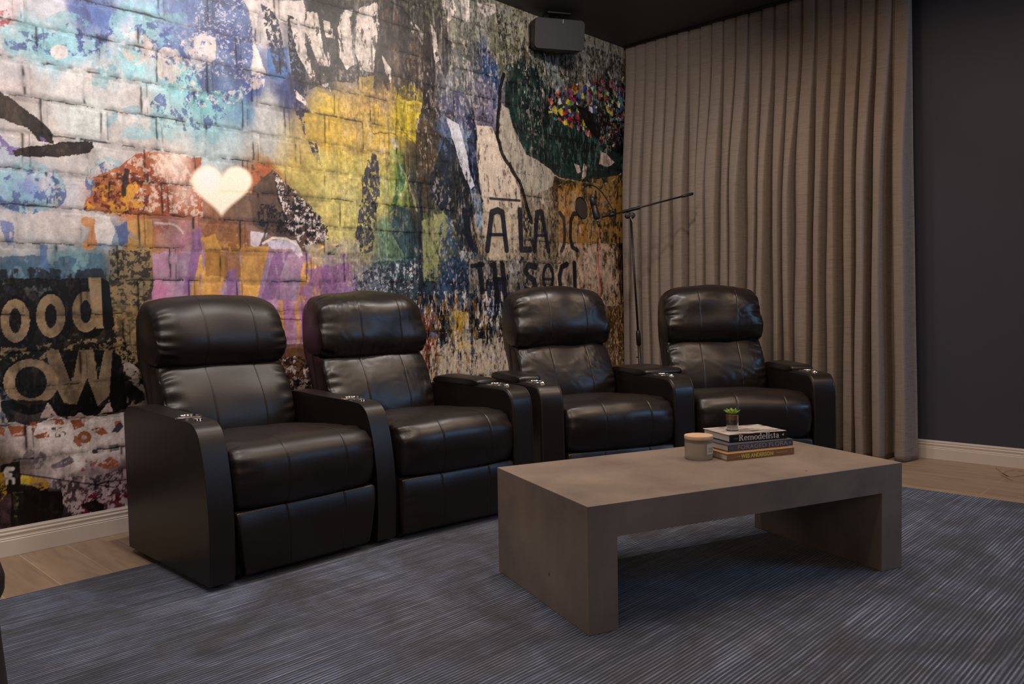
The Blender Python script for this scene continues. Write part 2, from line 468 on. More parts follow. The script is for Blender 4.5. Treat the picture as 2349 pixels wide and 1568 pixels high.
def stroke(pts, w, col, a=1.0, thr=None, sc=(40, 40), seed=0, crisp=True):
    """a brushed line of width w through pts"""
    P = np.array(pts, float)
    x0, z0 = P.min(0) - w - 0.05
    x1, z1 = P.max(0) + w + 0.05
    ix0, ix1 = np.searchsorted(gx, [x0, x1])
    iz0, iz1 = np.searchsorted(gz, [z0, z1])
    if ix1 <= ix0 or iz1 <= iz0:
        return
    sl = (slice(iz0, iz1), slice(ix0, ix1))
    X = (GX if crisp else WX)[sl]
    Z = (GZ if crisp else WZ)[sl]
    D = np.full(X.shape, 9.0)
    for (ax, az), (bx, bz) in zip(P[:-1], P[1:]):
        dx, dz = bx - ax, bz - az
        t = np.clip(((X - ax) * dx + (Z - az) * dz) / (dx * dx + dz * dz + 1e-9), 0, 1)
        D = np.minimum(D, np.hypot(X - ax - t * dx, Z - az - t * dz))
    m_ = np.clip((w / 2 - D) / 0.004 + 0.5, 0, 1)
    if thr is not None:
        n_ = fbm(GX[sl] * sc[0], GZ[sl] * sc[1], seed, 4)
        m_ = m_ * np.clip((n_ - thr) * 16 + 0.5, 0, 1)
    m_ = (m_ * a)[..., None]
    IMG[sl] = IMG[sl] * (1 - m_) + srgb2lin(col).astype(np.float32) * m_

OPS = [
    ([(1.115, 2.166), (1.112, 2.149), (1.104, 2.132), (1.092, 2.115), (1.075, 2.100), (1.056, 2.088), (1.035, 2.078), (1.013, 2.071), (0.992, 2.069), (0.972, 2.070), (0.954, 2.075), (0.940, 2.083), (0.929, 2.094), (0.923, 2.107), (0.921, 2.122), (0.924, 2.139), (0.932, 2.155), (0.944, 2.171), (0.959, 2.186), (0.977, 2.199), (0.998, 2.209), (1.019, 2.216), (1.041, 2.219), (1.061, 2.219), (1.080, 2.215), (1.095, 2.207), (1.107, 2.196), (1.113, 2.182)], dict(col=(128, 178, 190), thr=0.52, sc=(20, 16), seed=0, a=0.62)),
    ([(1.290, 2.205), (1.286, 2.179), (1.275, 2.153), (1.260, 2.128), (1.239, 2.106), (1.215, 2.087), (1.189, 2.074), (1.162, 2.066), (1.135, 2.063), (1.111, 2.066), (1.089, 2.075), (1.071, 2.088), (1.058, 2.106), (1.051, 2.127), (1.049, 2.151), (1.053, 2.176), (1.062, 2.201), (1.077, 2.225), (1.096, 2.247), (1.119, 2.265), (1.144, 2.280), (1.171, 2.289), (1.198, 2.293), (1.223, 2.291), (1.246, 2.283), (1.265, 2.270), (1.279, 2.252), (1.288, 2.230)], dict(col=(128, 178, 190), thr=0.52, sc=(20, 16), seed=0, a=0.62)),
    ([(1.182, 2.144), (1.180, 2.131), (1.173, 2.118), (1.162, 2.105), (1.148, 2.093), (1.132, 2.083), (1.114, 2.076), (1.095, 2.070), (1.076, 2.068), (1.059, 2.068), (1.044, 2.072), (1.031, 2.078), (1.022, 2.086), (1.016, 2.096), (1.015, 2.108), (1.017, 2.120), (1.024, 2.133), (1.034, 2.145), (1.047, 2.157), (1.063, 2.167), (1.081, 2.175), (1.099, 2.180), (1.118, 2.183), (1.136, 2.183), (1.152, 2.180), (1.165, 2.175), (1.175, 2.166), (1.180, 2.156)], dict(col=(128, 178, 190), thr=0.52, sc=(20, 16), seed=0, a=0.62)),
    ([(1.398, 2.152), (1.395, 2.138), (1.388, 2.125), (1.376, 2.111), (1.361, 2.099), (1.343, 2.089), (1.323, 2.081), (1.303, 2.075), (1.283, 2.072), (1.264, 2.073), (1.247, 2.076), (1.233, 2.083), (1.223, 2.091), (1.217, 2.102), (1.216, 2.114), (1.218, 2.127), (1.225, 2.140), (1.236, 2.153), (1.251, 2.165), (1.268, 2.176), (1.287, 2.184), (1.307, 2.190), (1.328, 2.193), (1.347, 2.193), (1.364, 2.190), (1.379, 2.184), (1.389, 2.175), (1.396, 2.165)], dict(col=(128, 178, 190), thr=0.52, sc=(20, 16), seed=0, a=0.62)),
    ([(1.539, 2.321), (1.536, 2.293), (1.527, 2.266), (1.515, 2.241), (1.498, 2.219), (1.479, 2.200), (1.458, 2.187), (1.437, 2.180), (1.416, 2.178), (1.396, 2.182), (1.379, 2.192), (1.364, 2.208), (1.354, 2.227), (1.348, 2.250), (1.347, 2.275), (1.350, 2.302), (1.358, 2.328), (1.370, 2.353), (1.386, 2.375), (1.404, 2.393), (1.424, 2.407), (1.446, 2.415), (1.467, 2.418), (1.487, 2.415), (1.505, 2.405), (1.520, 2.390), (1.531, 2.370), (1.538, 2.347)], dict(col=(128, 178, 190), thr=0.52, sc=(20, 16), seed=0, a=0.62)),
    ([(1.847, 2.141), (1.843, 2.121), (1.831, 2.101), (1.811, 2.081), (1.786, 2.064), (1.757, 2.048), (1.725, 2.037), (1.692, 2.029), (1.659, 2.025), (1.628, 2.026), (1.601, 2.031), (1.579, 2.039), (1.563, 2.052), (1.553, 2.067), (1.550, 2.084), (1.554, 2.103), (1.565, 2.122), (1.583, 2.140), (1.606, 2.158), (1.634, 2.173), (1.665, 2.185), (1.698, 2.194), (1.731, 2.199), (1.763, 2.199), (1.791, 2.195), (1.815, 2.187), (1.833, 2.174), (1.844, 2.159)], dict(col=(128, 178, 190), thr=0.52, sc=(20, 16), seed=0, a=0.62)),
    ([(1.453, 2.105), (1.449, 2.087), (1.440, 2.068), (1.426, 2.051), (1.407, 2.035), (1.385, 2.022), (1.361, 2.011), (1.337, 2.005), (1.312, 2.002), (1.289, 2.004), (1.269, 2.009), (1.252, 2.018), (1.240, 2.030), (1.233, 2.045), (1.231, 2.061), (1.234, 2.078), (1.243, 2.096), (1.256, 2.113), (1.274, 2.128), (1.295, 2.142), (1.318, 2.152), (1.343, 2.160), (1.367, 2.163), (1.391, 2.162), (1.412, 2.157), (1.430, 2.149), (1.443, 2.137), (1.451, 2.122)], dict(col=(128, 178, 190), thr=0.52, sc=(20, 16), seed=0, a=0.62)),
    ([(1.704, 2.380), (1.701, 2.352), (1.692, 2.324), (1.679, 2.298), (1.661, 2.275), (1.641, 2.256), (1.619, 2.242), (1.596, 2.234), (1.573, 2.232), (1.552, 2.236), (1.534, 2.246), (1.519, 2.262), (1.508, 2.282), (1.502, 2.305), (1.500, 2.331), (1.504, 2.358), (1.512, 2.385), (1.525, 2.411), (1.541, 2.434), (1.561, 2.453), (1.582, 2.468), (1.605, 2.477), (1.628, 2.480), (1.649, 2.476), (1.668, 2.467), (1.684, 2.452), (1.696, 2.431), (1.703, 2.407)], dict(col=(128, 178, 190), thr=0.52, sc=(20, 16), seed=0, a=0.62)),
    ([(1.983, 2.101), (1.979, 2.077), (1.970, 2.052), (1.955, 2.029), (1.936, 2.009), (1.914, 1.992), (1.889, 1.980), (1.864, 1.974), (1.839, 1.972), (1.815, 1.976), (1.795, 1.986), (1.778, 1.999), (1.766, 2.017), (1.759, 2.038), (1.757, 2.061), (1.760, 2.085), (1.769, 2.108), (1.783, 2.131), (1.801, 2.151), (1.822, 2.167), (1.846, 2.180), (1.871, 2.188), (1.897, 2.190), (1.921, 2.187), (1.942, 2.178), (1.960, 2.165), (1.973, 2.147), (1.981, 2.125)], dict(col=(128, 178, 190), thr=0.52, sc=(20, 16), seed=0, a=0.62)),
    ([(1.624, 1.895), (1.619, 1.876), (1.606, 1.857), (1.586, 1.838), (1.560, 1.822), (1.529, 1.808), (1.495, 1.798), (1.460, 1.791), (1.426, 1.788), (1.394, 1.789), (1.366, 1.795), (1.343, 1.804), (1.325, 1.816), (1.315, 1.831), (1.312, 1.847), (1.317, 1.865), (1.328, 1.883), (1.346, 1.901), (1.370, 1.917), (1.399, 1.931), (1.432, 1.942), (1.466, 1.950), (1.501, 1.954), (1.535, 1.953), (1.565, 1.949), (1.590, 1.940), (1.609, 1.928), (1.621, 1.912)], dict(col=(128, 178, 190), thr=0.52, sc=(20, 16), seed=0, a=0.62)),
    ([(1.141, 1.543), (1.136, 1.517), (1.124, 1.492), (1.105, 1.470), (1.080, 1.450), (1.051, 1.435), (1.020, 1.425), (0.987, 1.420), (0.955, 1.420), (0.926, 1.426), (0.900, 1.437), (0.878, 1.452), (0.863, 1.471), (0.853, 1.492), (0.851, 1.515), (0.855, 1.539), (0.866, 1.563), (0.884, 1.584), (0.906, 1.604), (0.933, 1.619), (0.964, 1.631), (0.996, 1.637), (1.028, 1.638), (1.059, 1.634), (1.087, 1.624), (1.111, 1.609), (1.128, 1.590), (1.138, 1.567)], dict(col=(128, 178, 190), thr=0.52, sc=(20, 16), seed=0, a=0.62)),
    ([(1.397, 1.625), (1.394, 1.608), (1.386, 1.590), (1.374, 1.574), (1.359, 1.560), (1.341, 1.549), (1.321, 1.542), (1.300, 1.538), (1.280, 1.538), (1.261, 1.542), (1.244, 1.550), (1.231, 1.561), (1.221, 1.574), (1.215, 1.589), (1.213, 1.606), (1.216, 1.623), (1.223, 1.640), (1.234, 1.656), (1.249, 1.669), (1.266, 1.681), (1.286, 1.688), (1.306, 1.693), (1.327, 1.693), (1.346, 1.690), (1.363, 1.683), (1.378, 1.672), (1.388, 1.659), (1.395, 1.643)], dict(col=(128, 178, 190), thr=0.52, sc=(20, 16), seed=0, a=0.62)),
    ([(1.366, 2.299), (1.363, 2.268), (1.355, 2.238), (1.343, 2.210), (1.327, 2.185), (1.309, 2.166), (1.290, 2.152), (1.270, 2.144), (1.250, 2.143), (1.231, 2.149), (1.215, 2.161), (1.202, 2.179), (1.193, 2.201), (1.188, 2.227), (1.187, 2.256), (1.190, 2.286), (1.197, 2.315), (1.209, 2.342), (1.223, 2.367), (1.241, 2.387), (1.260, 2.401), (1.280, 2.410), (1.300, 2.412), (1.319, 2.407), (1.336, 2.396), (1.349, 2.378), (1.359, 2.356), (1.365, 2.329)], dict(col=(78, 98, 156), thr=0.56, sc=(40, 28), seed=0, a=0.8)),
    ([(1.364, 2.241), (1.361, 2.223), (1.352, 2.205), (1.338, 2.187), (1.320, 2.171), (1.299, 2.158), (1.276, 2.147), (1.252, 2.140), (1.228, 2.137), (1.206, 2.138), (1.187, 2.142), (1.171, 2.151), (1.159, 2.162), (1.152, 2.176), (1.150, 2.192), (1.153, 2.209), (1.161, 2.227), (1.174, 2.244), (1.191, 2.259), (1.211, 2.273), (1.234, 2.284), (1.258, 2.292), (1.282, 2.296), (1.304, 2.296), (1.325, 2.292), (1.342, 2.284), (1.354, 2.272), (1.362, 2.258)], dict(col=(78, 98, 156), thr=0.56, sc=(40, 28), seed=0, a=0.8)),
    ([(1.363, 2.202), (1.357, 2.188), (1.341, 2.173), (1.317, 2.157), (1.285, 2.141), (1.247, 2.126), (1.206, 2.113), (1.163, 2.103), (1.122, 2.096), (1.083, 2.091), (1.049, 2.091), (1.021, 2.093), (1.000, 2.099), (0.987, 2.108), (0.984, 2.119), (0.988, 2.131), (1.002, 2.146), (1.023, 2.161), (1.052, 2.176), (1.087, 2.190), (1.126, 2.204), (1.168, 2.215), (1.210, 2.223), (1.251, 2.228), (1.288, 2.230), (1.320, 2.228), (1.343, 2.223), (1.358, 2.214)], dict(col=(78, 98, 156), thr=0.56, sc=(40, 28), seed=0, a=0.8)),
    ([(1.722, 2.282), (1.718, 2.258), (1.710, 2.234), (1.696, 2.212), (1.679, 2.192), (1.659, 2.176), (1.636, 2.164), (1.613, 2.157), (1.591, 2.155), (1.569, 2.158), (1.551, 2.166), (1.536, 2.179), (1.524, 2.195), (1.518, 2.215), (1.516, 2.236), (1.520, 2.259), (1.528, 2.282), (1.540, 2.303), (1.557, 2.323), (1.576, 2.340), (1.598, 2.352), (1.621, 2.360), (1.644, 2.363), (1.666, 2.361), (1.685, 2.353), (1.701, 2.341), (1.713, 2.324), (1.720, 2.304)], dict(col=(78, 98, 156), thr=0.56, sc=(40, 28), seed=0, a=0.8)),
    ([(1.098, 2.153), (1.096, 2.142), (1.089, 2.131), (1.079, 2.120), (1.065, 2.110), (1.050, 2.102), (1.032, 2.095), (1.014, 2.090), (0.996, 2.087), (0.980, 2.087), (0.965, 2.089), (0.953, 2.093), (0.944, 2.099), (0.938, 2.108), (0.937, 2.117), (0.939, 2.127), (0.945, 2.138), (0.955, 2.149), (0.968, 2.158), (0.983, 2.167), (1.000, 2.174), (1.018, 2.180), (1.036, 2.183), (1.053, 2.183), (1.068, 2.182), (1.081, 2.177), (1.091, 2.171), (1.096, 2.163)], dict(col=(78, 98, 156), thr=0.56, sc=(40, 28), seed=0, a=0.8)),
    ([(1.659, 2.288), (1.655, 2.269), (1.646, 2.250), (1.630, 2.231), (1.610, 2.214), (1.587, 2.199), (1.561, 2.188), (1.534, 2.180), (1.507, 2.177), (1.483, 2.178), (1.461, 2.182), (1.443, 2.191), (1.430, 2.203), (1.422, 2.218), (1.420, 2.234), (1.423, 2.252), (1.432, 2.271), (1.447, 2.289), (1.466, 2.306), (1.488, 2.321), (1.513, 2.332), (1.540, 2.341), (1.567, 2.345), (1.592, 2.345), (1.615, 2.341), (1.634, 2.333), (1.648, 2.321), (1.657, 2.306)], dict(col=(78, 98, 156), thr=0.56, sc=(40, 28), seed=0, a=0.8)),
    ([(1.887, 1.999), (1.881, 1.974), (1.865, 1.949), (1.840, 1.925), (1.808, 1.903), (1.770, 1.885), (1.728, 1.872), (1.685, 1.863), (1.643, 1.859), (1.604, 1.861), (1.570, 1.868), (1.542, 1.880), (1.521, 1.896), (1.509, 1.915), (1.505, 1.936), (1.510, 1.959), (1.524, 1.983), (1.546, 2.006), (1.576, 2.027), (1.611, 2.045), (1.651, 2.060), (1.693, 2.070), (1.736, 2.075), (1.777, 2.075), (1.814, 2.069), (1.845, 2.058), (1.869, 2.042), (1.883, 2.022)], dict(col=(78, 98, 156), thr=0.56, sc=(40, 28), seed=0, a=0.8)),
    ([(2.059, 2.247), (2.051, 2.201), (2.030, 2.156), (1.998, 2.112), (1.956, 2.074), (1.906, 2.042), (1.853, 2.019), (1.798, 2.005), (1.745, 2.001), (1.696, 2.007), (1.652, 2.021), (1.617, 2.044), (1.592, 2.074), (1.577, 2.109), (1.572, 2.148), (1.580, 2.190), (1.598, 2.232), (1.626, 2.273), (1.663, 2.310), (1.708, 2.342), (1.758, 2.368), (1.812, 2.385), (1.866, 2.393), (1.919, 2.391), (1.966, 2.379), (2.006, 2.358), (2.036, 2.327), (2.054, 2.290)], dict(col=(78, 98, 156), thr=0.56, sc=(40, 28), seed=0, a=0.8)),
    ([(1.141, 1.524), (1.136, 1.503), (1.125, 1.482), (1.108, 1.463), (1.087, 1.447), (1.061, 1.434), (1.033, 1.425), (1.003, 1.421), (0.975, 1.421), (0.948, 1.426), (0.925, 1.435), (0.905, 1.447), (0.891, 1.463), (0.883, 1.481), (0.881, 1.500), (0.885, 1.520), (0.895, 1.540), (0.910, 1.558), (0.930, 1.575), (0.955, 1.588), (0.982, 1.597), (1.011, 1.603), (1.040, 1.604), (1.067, 1.600), (1.092, 1.592), (1.113, 1.579), (1.129, 1.563), (1.138, 1.544)], dict(col=(78, 98, 156), thr=0.56, sc=(40, 28), seed=0, a=0.8)),
    ([(1.386, 1.585), (1.383, 1.563), (1.375, 1.542), (1.365, 1.522), (1.351, 1.505), (1.334, 1.493), (1.316, 1.484), (1.298, 1.480), (1.280, 1.481), (1.263, 1.487), (1.248, 1.497), (1.236, 1.511), (1.227, 1.528), (1.222, 1.548), (1.221, 1.569), (1.223, 1.590), (1.230, 1.611), (1.240, 1.630), (1.254, 1.647), (1.270, 1.660), (1.287, 1.669), (1.305, 1.674), (1.324, 1.673), (1.341, 1.668), (1.357, 1.658), (1.369, 1.644), (1.379, 1.627), (1.384, 1.607)], dict(col=(78, 98, 156), thr=0.56, sc=(40, 28), seed=0, a=0.8)),
    ([(2.084, 2.274), (2.076, 2.218), (2.054, 2.163), (2.021, 2.111), (1.979, 2.066), (1.929, 2.029), (1.875, 2.003), (1.820, 1.988), (1.766, 1.985), (1.716, 1.993), (1.673, 2.013), (1.638, 2.043), (1.612, 2.080), (1.597, 2.124), (1.594, 2.173), (1.601, 2.224), (1.620, 2.275), (1.648, 2.323), (1.686, 2.368), (1.731, 2.405), (1.782, 2.435), (1.836, 2.454), (1.891, 2.462), (1.944, 2.457), (1.992, 2.441), (2.032, 2.412), (2.062, 2.374), (2.080, 2.327)], dict(col=(215, 200, 192), thr=0.6, sc=(60, 60), seed=1, a=0.6)),
    ([(1.521, 2.218), (1.519, 2.200), (1.514, 2.183), (1.505, 2.167), (1.495, 2.153), (1.482, 2.142), (1.468, 2.133), (1.454, 2.128), (1.440, 2.127), (1.427, 2.130), (1.415, 2.137), (1.406, 2.146), (1.399, 2.159), (1.395, 2.174), (1.394, 2.190), (1.396, 2.207), (1.401, 2.223), (1.409, 2.239), (1.419, 2.253), (1.432, 2.265), (1.445, 2.273), (1.460, 2.279), (1.474, 2.280), (1.487, 2.277), (1.499, 2.271), (1.509, 2.262), (1.516, 2.249), (1.520, 2.234)], dict(col=(205, 192, 186), a=0.8, thr=0.42, sc=(22, 22), seed=2)),
    ([(1.176, 2.124), (1.175, 2.116), (1.172, 2.107), (1.167, 2.099), (1.161, 2.092), (1.153, 2.086), (1.145, 2.082), (1.137, 2.079), (1.129, 2.078), (1.121, 2.079), (1.114, 2.082), (1.109, 2.087), (1.104, 2.093), (1.102, 2.100), (1.101, 2.108), (1.103, 2.117), (1.106, 2.125), (1.110, 2.133), (1.116, 2.140), (1.124, 2.146), (1.132, 2.150), (1.140, 2.153), (1.148, 2.154), (1.156, 2.153), (1.163, 2.150), (1.169, 2.146), (1.173, 2.139), (1.176, 2.132)], dict(col=(205, 192, 186), a=0.8, thr=0.42, sc=(22, 22), seed=2)),
    ([(1.665, 2.167), (1.663, 2.149), (1.658, 2.130), (1.650, 2.113), (1.639, 2.098), (1.627, 2.086), (1.614, 2.078), (1.600, 2.073), (1.586, 2.073), (1.574, 2.076), (1.563, 2.084), (1.554, 2.095), (1.547, 2.109), (1.543, 2.125), (1.542, 2.142), (1.544, 2.161), (1.550, 2.179), (1.557, 2.195), (1.567, 2.210), (1.579, 2.222), (1.592, 2.231), (1.606, 2.236), (1.620, 2.237), (1.633, 2.234), (1.644, 2.226), (1.653, 2.216), (1.660, 2.202), (1.664, 2.185)], dict(col=(205, 192, 186), a=0.8, thr=0.42, sc=(22, 22), seed=2)),
    ([(1.845, 2.309), (1.843, 2.297), (1.838, 2.285), (1.831, 2.274), (1.821, 2.264), (1.810, 2.256), (1.798, 2.250), (1.785, 2.246), (1.772, 2.244), (1.761, 2.245), (1.750, 2.249), (1.742, 2.255), (1.735, 2.263), (1.732, 2.273), (1.731, 2.284), (1.732, 2.295), (1.737, 2.306), (1.744, 2.317), (1.753, 2.327), (1.764, 2.336), (1.776, 2.342), (1.789, 2.346), (1.801, 2.348), (1.813, 2.347), (1.824, 2.344), (1.833, 2.338), (1.840, 2.330), (1.843, 2.320)], dict(col=(205, 192, 186), a=0.8, thr=0.42, sc=(22, 22), seed=2)),
    ([(2.101, 2.178), (2.099, 2.167), (2.095, 2.156), (2.090, 2.145), (2.083, 2.136), (2.074, 2.129), (2.065, 2.124), (2.055, 2.121), (2.045, 2.120), (2.036, 2.122), (2.028, 2.127), (2.022, 2.133), (2.017, 2.141), (2.014, 2.151), (2.013, 2.161), (2.015, 2.172), (2.018, 2.183), (2.024, 2.193), (2.031, 2.202), (2.039, 2.210), (2.049, 2.215), (2.058, 2.218), (2.068, 2.219), (2.077, 2.217), (2.085, 2.213), (2.092, 2.206), (2.097, 2.198), (2.100, 2.188)], dict(col=(205, 192, 186), a=0.8, thr=0.42, sc=(22, 22), seed=2)),
    ([(1.863, 2.271), (1.861, 2.260), (1.857, 2.249), (1.850, 2.239), (1.841, 2.230), (1.830, 2.222), (1.818, 2.216), (1.806, 2.212), (1.794, 2.211), (1.782, 2.212), (1.772, 2.215), (1.764, 2.221), (1.757, 2.228), (1.754, 2.237), (1.753, 2.247), (1.754, 2.258), (1.759, 2.268), (1.766, 2.278), (1.775, 2.287), (1.785, 2.295), (1.797, 2.301), (1.809, 2.305), (1.821, 2.307), (1.833, 2.306), (1.843, 2.303), (1.852, 2.297), (1.858, 2.290), (1.862, 2.281)], dict(col=(205, 192, 186), a=0.8, thr=0.42, sc=(22, 22), seed=2)),
    ([(0.926, 2.234), (0.954, 2.249), (0.967, 2.213), (0.944, 2.176), (0.922, 2.147)], dict(col=(170, 60, 70), a=0.9, thr=0.45, sc=(30, 30))),
    ([(1.743, 2.493), (1.984, 2.555), (2.013, 2.485), (2.030, 2.373), (2.037, 2.277), (2.035, 2.199), (1.926, 2.092), (1.766, 2.063), (1.730, 2.140), (1.841, 2.237), (1.844, 2.331), (1.768, 2.379)], dict(col=(72, 86, 142), a=0.8, col2=(104, 124, 168))),
    ([(1.540, 2.440), (1.743, 2.493), (1.748, 2.356), (1.621, 2.218), (1.532, 2.217)], dict(col=(110, 130, 180), a=0.6, thr=0.48, sc=(20, 20))),
    ([(1.743, 2.493), (2.048, 2.571), (2.034, 2.179), (1.730, 2.121)], dict(col=(190, 190, 205), thr=0.63, sc=(90, 90), seed=2, a=0.7)),
    ([(1.984, 2.555), (2.091, 2.583), (2.041, 2.376), (2.111, 2.214), (2.024, 2.197), (2.041, 2.376), (2.014, 2.505)], dict(col=(205, 195, 190), a=0.9)),
    ([(2.080, 2.580), (2.341, 2.647), (2.382, 2.473), (2.332, 2.390), (2.243, 2.481), (2.133, 2.534)], dict(col=(200, 188, 182), a=0.9)),
    ([(2.115, 2.343), (2.228, 2.377), (2.246, 2.240), (2.176, 2.176), (2.121, 2.206)], dict(col=(70, 110, 165), a=0.85)),
    ([(2.090, 2.563), (2.155, 2.550), (2.187, 2.508), (2.234, 2.238), (2.166, 2.224), (2.117, 2.393)], dict(col=(72, 72, 88), thr=0.4, sc=(60, 60), a=0.95)),
    ([(2.245, 2.542), (2.302, 2.536), (2.347, 2.146), (2.300, 2.148), (2.257, 2.222), (2.238, 2.360)], dict(col=(52, 52, 62), thr=0.38, sc=(60, 60), a=0.97)),
    ([(2.234, 2.238), (2.324, 2.163), (2.431, 1.762), (2.373, 1.839), (2.295, 1.983), (2.252, 2.099)], dict(col=(70, 66, 92), thr=0.45, sc=(60, 50), a=0.95)),
    ([(2.388, 2.660), (2.629, 2.722), (2.614, 2.268), (2.497, 2.246), (2.425, 2.316)], dict(col=(72, 66, 62), thr=0.42, sc=(70, 50), a=0.95)),
    ([(2.339, 2.606), (2.432, 2.536), (2.487, 2.339), (2.425, 2.316), (2.348, 2.516)], dict(col=(205, 192, 186), thr=0.38, sc=(50, 25), a=0.95)),
    ([(2.255, 2.525), (2.313, 2.528), (2.366, 2.346), (2.422, 2.222), (2.374, 2.223), (2.295, 2.341)], dict(col=(205, 192, 186), thr=0.38, sc=(50, 25), a=0.95)),
    ([(2.266, 2.163), (2.323, 2.132), (2.392, 2.040), (2.357, 2.076), (2.276, 2.124)], dict(col=(205, 192, 186), thr=0.38, sc=(50, 25), a=0.95)),
    ([(2.424, 2.295), (2.472, 2.263), (2.495, 2.193), (2.434, 2.214)], dict(col=(205, 192, 186), thr=0.38, sc=(50, 25), a=0.95)),
    ([(2.504, 2.459), (2.541, 2.446), (2.499, 2.310), (2.462, 2.324)], dict(col=(205, 192, 186), thr=0.38, sc=(50, 25), a=0.95)),
    ([(2.350, 2.650), (3.316, 2.900), (3.405, 2.622), (3.304, 2.505), (3.082, 2.298), (2.906, 2.256), (2.714, 2.265), (2.557, 2.258), (2.407, 2.209), (2.334, 2.175)], dict(col=(78, 72, 68), thr=0.46, sc=(34, 14), seed=3, a=0.92)),
    ([(2.360, 2.591), (2.420, 2.595), (2.484, 2.328), (2.423, 2.316), (2.345, 2.495)], dict(col=(200, 186, 176), thr=0.36, sc=(45, 18), a=0.9)),
    ([(2.455, 2.563), (2.517, 2.567), (2.527, 2.485), (2.477, 2.484)], dict(col=(200, 186, 176), thr=0.36, sc=(45, 18), a=0.9)),
    ([(2.583, 2.646), (2.648, 2.673), (2.651, 2.373), (2.587, 2.392), (2.554, 2.544)], dict(col=(200, 186, 176), thr=0.36, sc=(45, 18), a=0.9)),
    ([(2.674, 2.680), (2.825, 2.773), (2.833, 2.609), (2.784, 2.356), (2.690, 2.348), (2.668, 2.495)], dict(col=(200, 186, 176), thr=0.36, sc=(45, 18), a=0.9)),
    ([(2.552, 2.491), (2.651, 2.373), (2.598, 2.330), (2.562, 2.386)], dict(col=(200, 186, 176), thr=0.36, sc=(45, 18), a=0.9)),
    ([(2.843, 2.467), (2.910, 2.392), (2.908, 2.312), (2.868, 2.372)], dict(col=(200, 186, 176), thr=0.36, sc=(45, 18), a=0.9)),
    ([(3.065, 2.721), (3.153, 2.661), (3.182, 2.597), (3.121, 2.584), (3.062, 2.628)], dict(col=(200, 186, 176), thr=0.36, sc=(45, 18), a=0.9)),
    ([(3.217, 2.734), (3.262, 2.686), (3.303, 2.469), (3.257, 2.507), (3.214, 2.640)], dict(col=(200, 186, 176), thr=0.36, sc=(45, 18), a=0.9)),
    ([(3.316, 2.900), (3.413, 2.925), (3.444, 2.861), (3.360, 2.780)], dict(col=(200, 186, 176), thr=0.36, sc=(45, 18), a=0.9)),
    ([(3.463, 2.938), (3.547, 2.960), (3.562, 2.865), (3.500, 2.789)], dict(col=(200, 186, 176), thr=0.36, sc=(45, 18), a=0.9)),
    ([(3.616, 2.965), (3.794, 2.999), (3.802, 2.950), (3.701, 2.887), (3.649, 2.912)], dict(col=(200, 186, 176), thr=0.36, sc=(45, 18), a=0.9)),
    ([(2.836, 2.709), (2.922, 2.764), (3.022, 2.756), (3.093, 2.670), (3.151, 2.591), (3.210, 2.486), (3.235, 2.290), (3.166, 2.043), (3.103, 1.988), (3.081, 2.240), (2.966, 2.334), (2.883, 2.420), (2.844, 2.523)], dict(col=(74, 64, 60), a=0.93, thr=0.34, sc=(40, 20), col2=(100, 84, 72))),
    ([(2.923, 2.787), (3.008, 2.775), (3.094, 2.693), (3.152, 2.614)], dict(col=(40, 36, 34), w=0.01, a=0.8)),
    ([(3.172, 2.793), (3.217, 2.758), (3.256, 2.484), (3.233, 2.219), (3.155, 2.206), (3.148, 2.473)], dict(col=(62, 52, 52), a=0.85)),
    ([(3.265, 2.769), (3.343, 2.740), (3.385, 2.522), (3.334, 2.427), (3.272, 2.499)], dict(col=(66, 60, 60), a=0.8, thr=0.4, sc=(40, 14))),
    ([(2.406, 2.177), (2.580, 2.155), (2.629, 2.077), (2.793, 2.191), (2.902, 2.119), (2.925, 1.941), (2.812, 1.927), (2.675, 1.865), (2.445, 1.879), (2.374, 1.933)], dict(col=(208, 172, 66), a=0.8, thr=0.4, sc=(12, 9), col2=(190, 160, 80))),
    ([(2.330, 2.051), (2.402, 2.041), (2.397, 1.894), (2.325, 1.905)], dict(col=(205, 170, 70), a=0.8)),
    ([(2.675, 2.302), (2.784, 2.333), (2.780, 2.233), (2.712, 2.199)], dict(col=(190, 160, 80), a=0.6)),
    ([(2.934, 2.238), (2.965, 2.294), (3.054, 2.339), (3.128, 2.330), (3.150, 2.299), (3.125, 2.201), (3.107, 2.105), (3.088, 1.986), (3.044, 2.003), (2.986, 2.041), (2.945, 2.126)], dict(col=(200, 175, 40), a=0.95, thr=0.32, sc=(14, 14))),
    ([(2.941, 2.228), (2.965, 2.294), (3.054, 2.337), (3.136, 2.331)], dict(col=(60, 48, 30), w=0.008, a=0.8, crisp=False)),
    ([(2.941, 2.216), (2.945, 2.126), (2.986, 2.052), (3.088, 1.983)], dict(col=(120, 95, 40), w=0.006, a=0.8, crisp=False)),
    ([(2.951, 2.320), (3.144, 2.356), (3.141, 2.250), (3.081, 2.252), (3.021, 2.230), (2.963, 2.243)], dict(col=(88, 76, 44), a=0.75, thr=0.42, sc=(30, 22))),
    ([(2.323, 1.843), (2.867, 1.900), (2.863, 1.775), (2.319, 1.718)], dict(col=(202, 186, 92), a=0.45)),
    ([(2.497, 1.577), (2.639, 1.588), (2.649, 1.462), (2.493, 1.459)], dict(col=(212, 200, 104), a=0.7)),
    ([(2.313, 1.552), (2.435, 1.561), (2.408, 1.496), (2.311, 1.469)], dict(col=(215, 202, 120), a=0.6)),
    ([(2.756, 1.897), (2.804, 1.881), (2.804, 1.657), (2.738, 1.317), (2.604, 1.301), (2.681, 1.646), (2.699, 1.791)], dict(col=(74, 72, 86), thr=0.42, sc=(60, 44), a=0.95)),
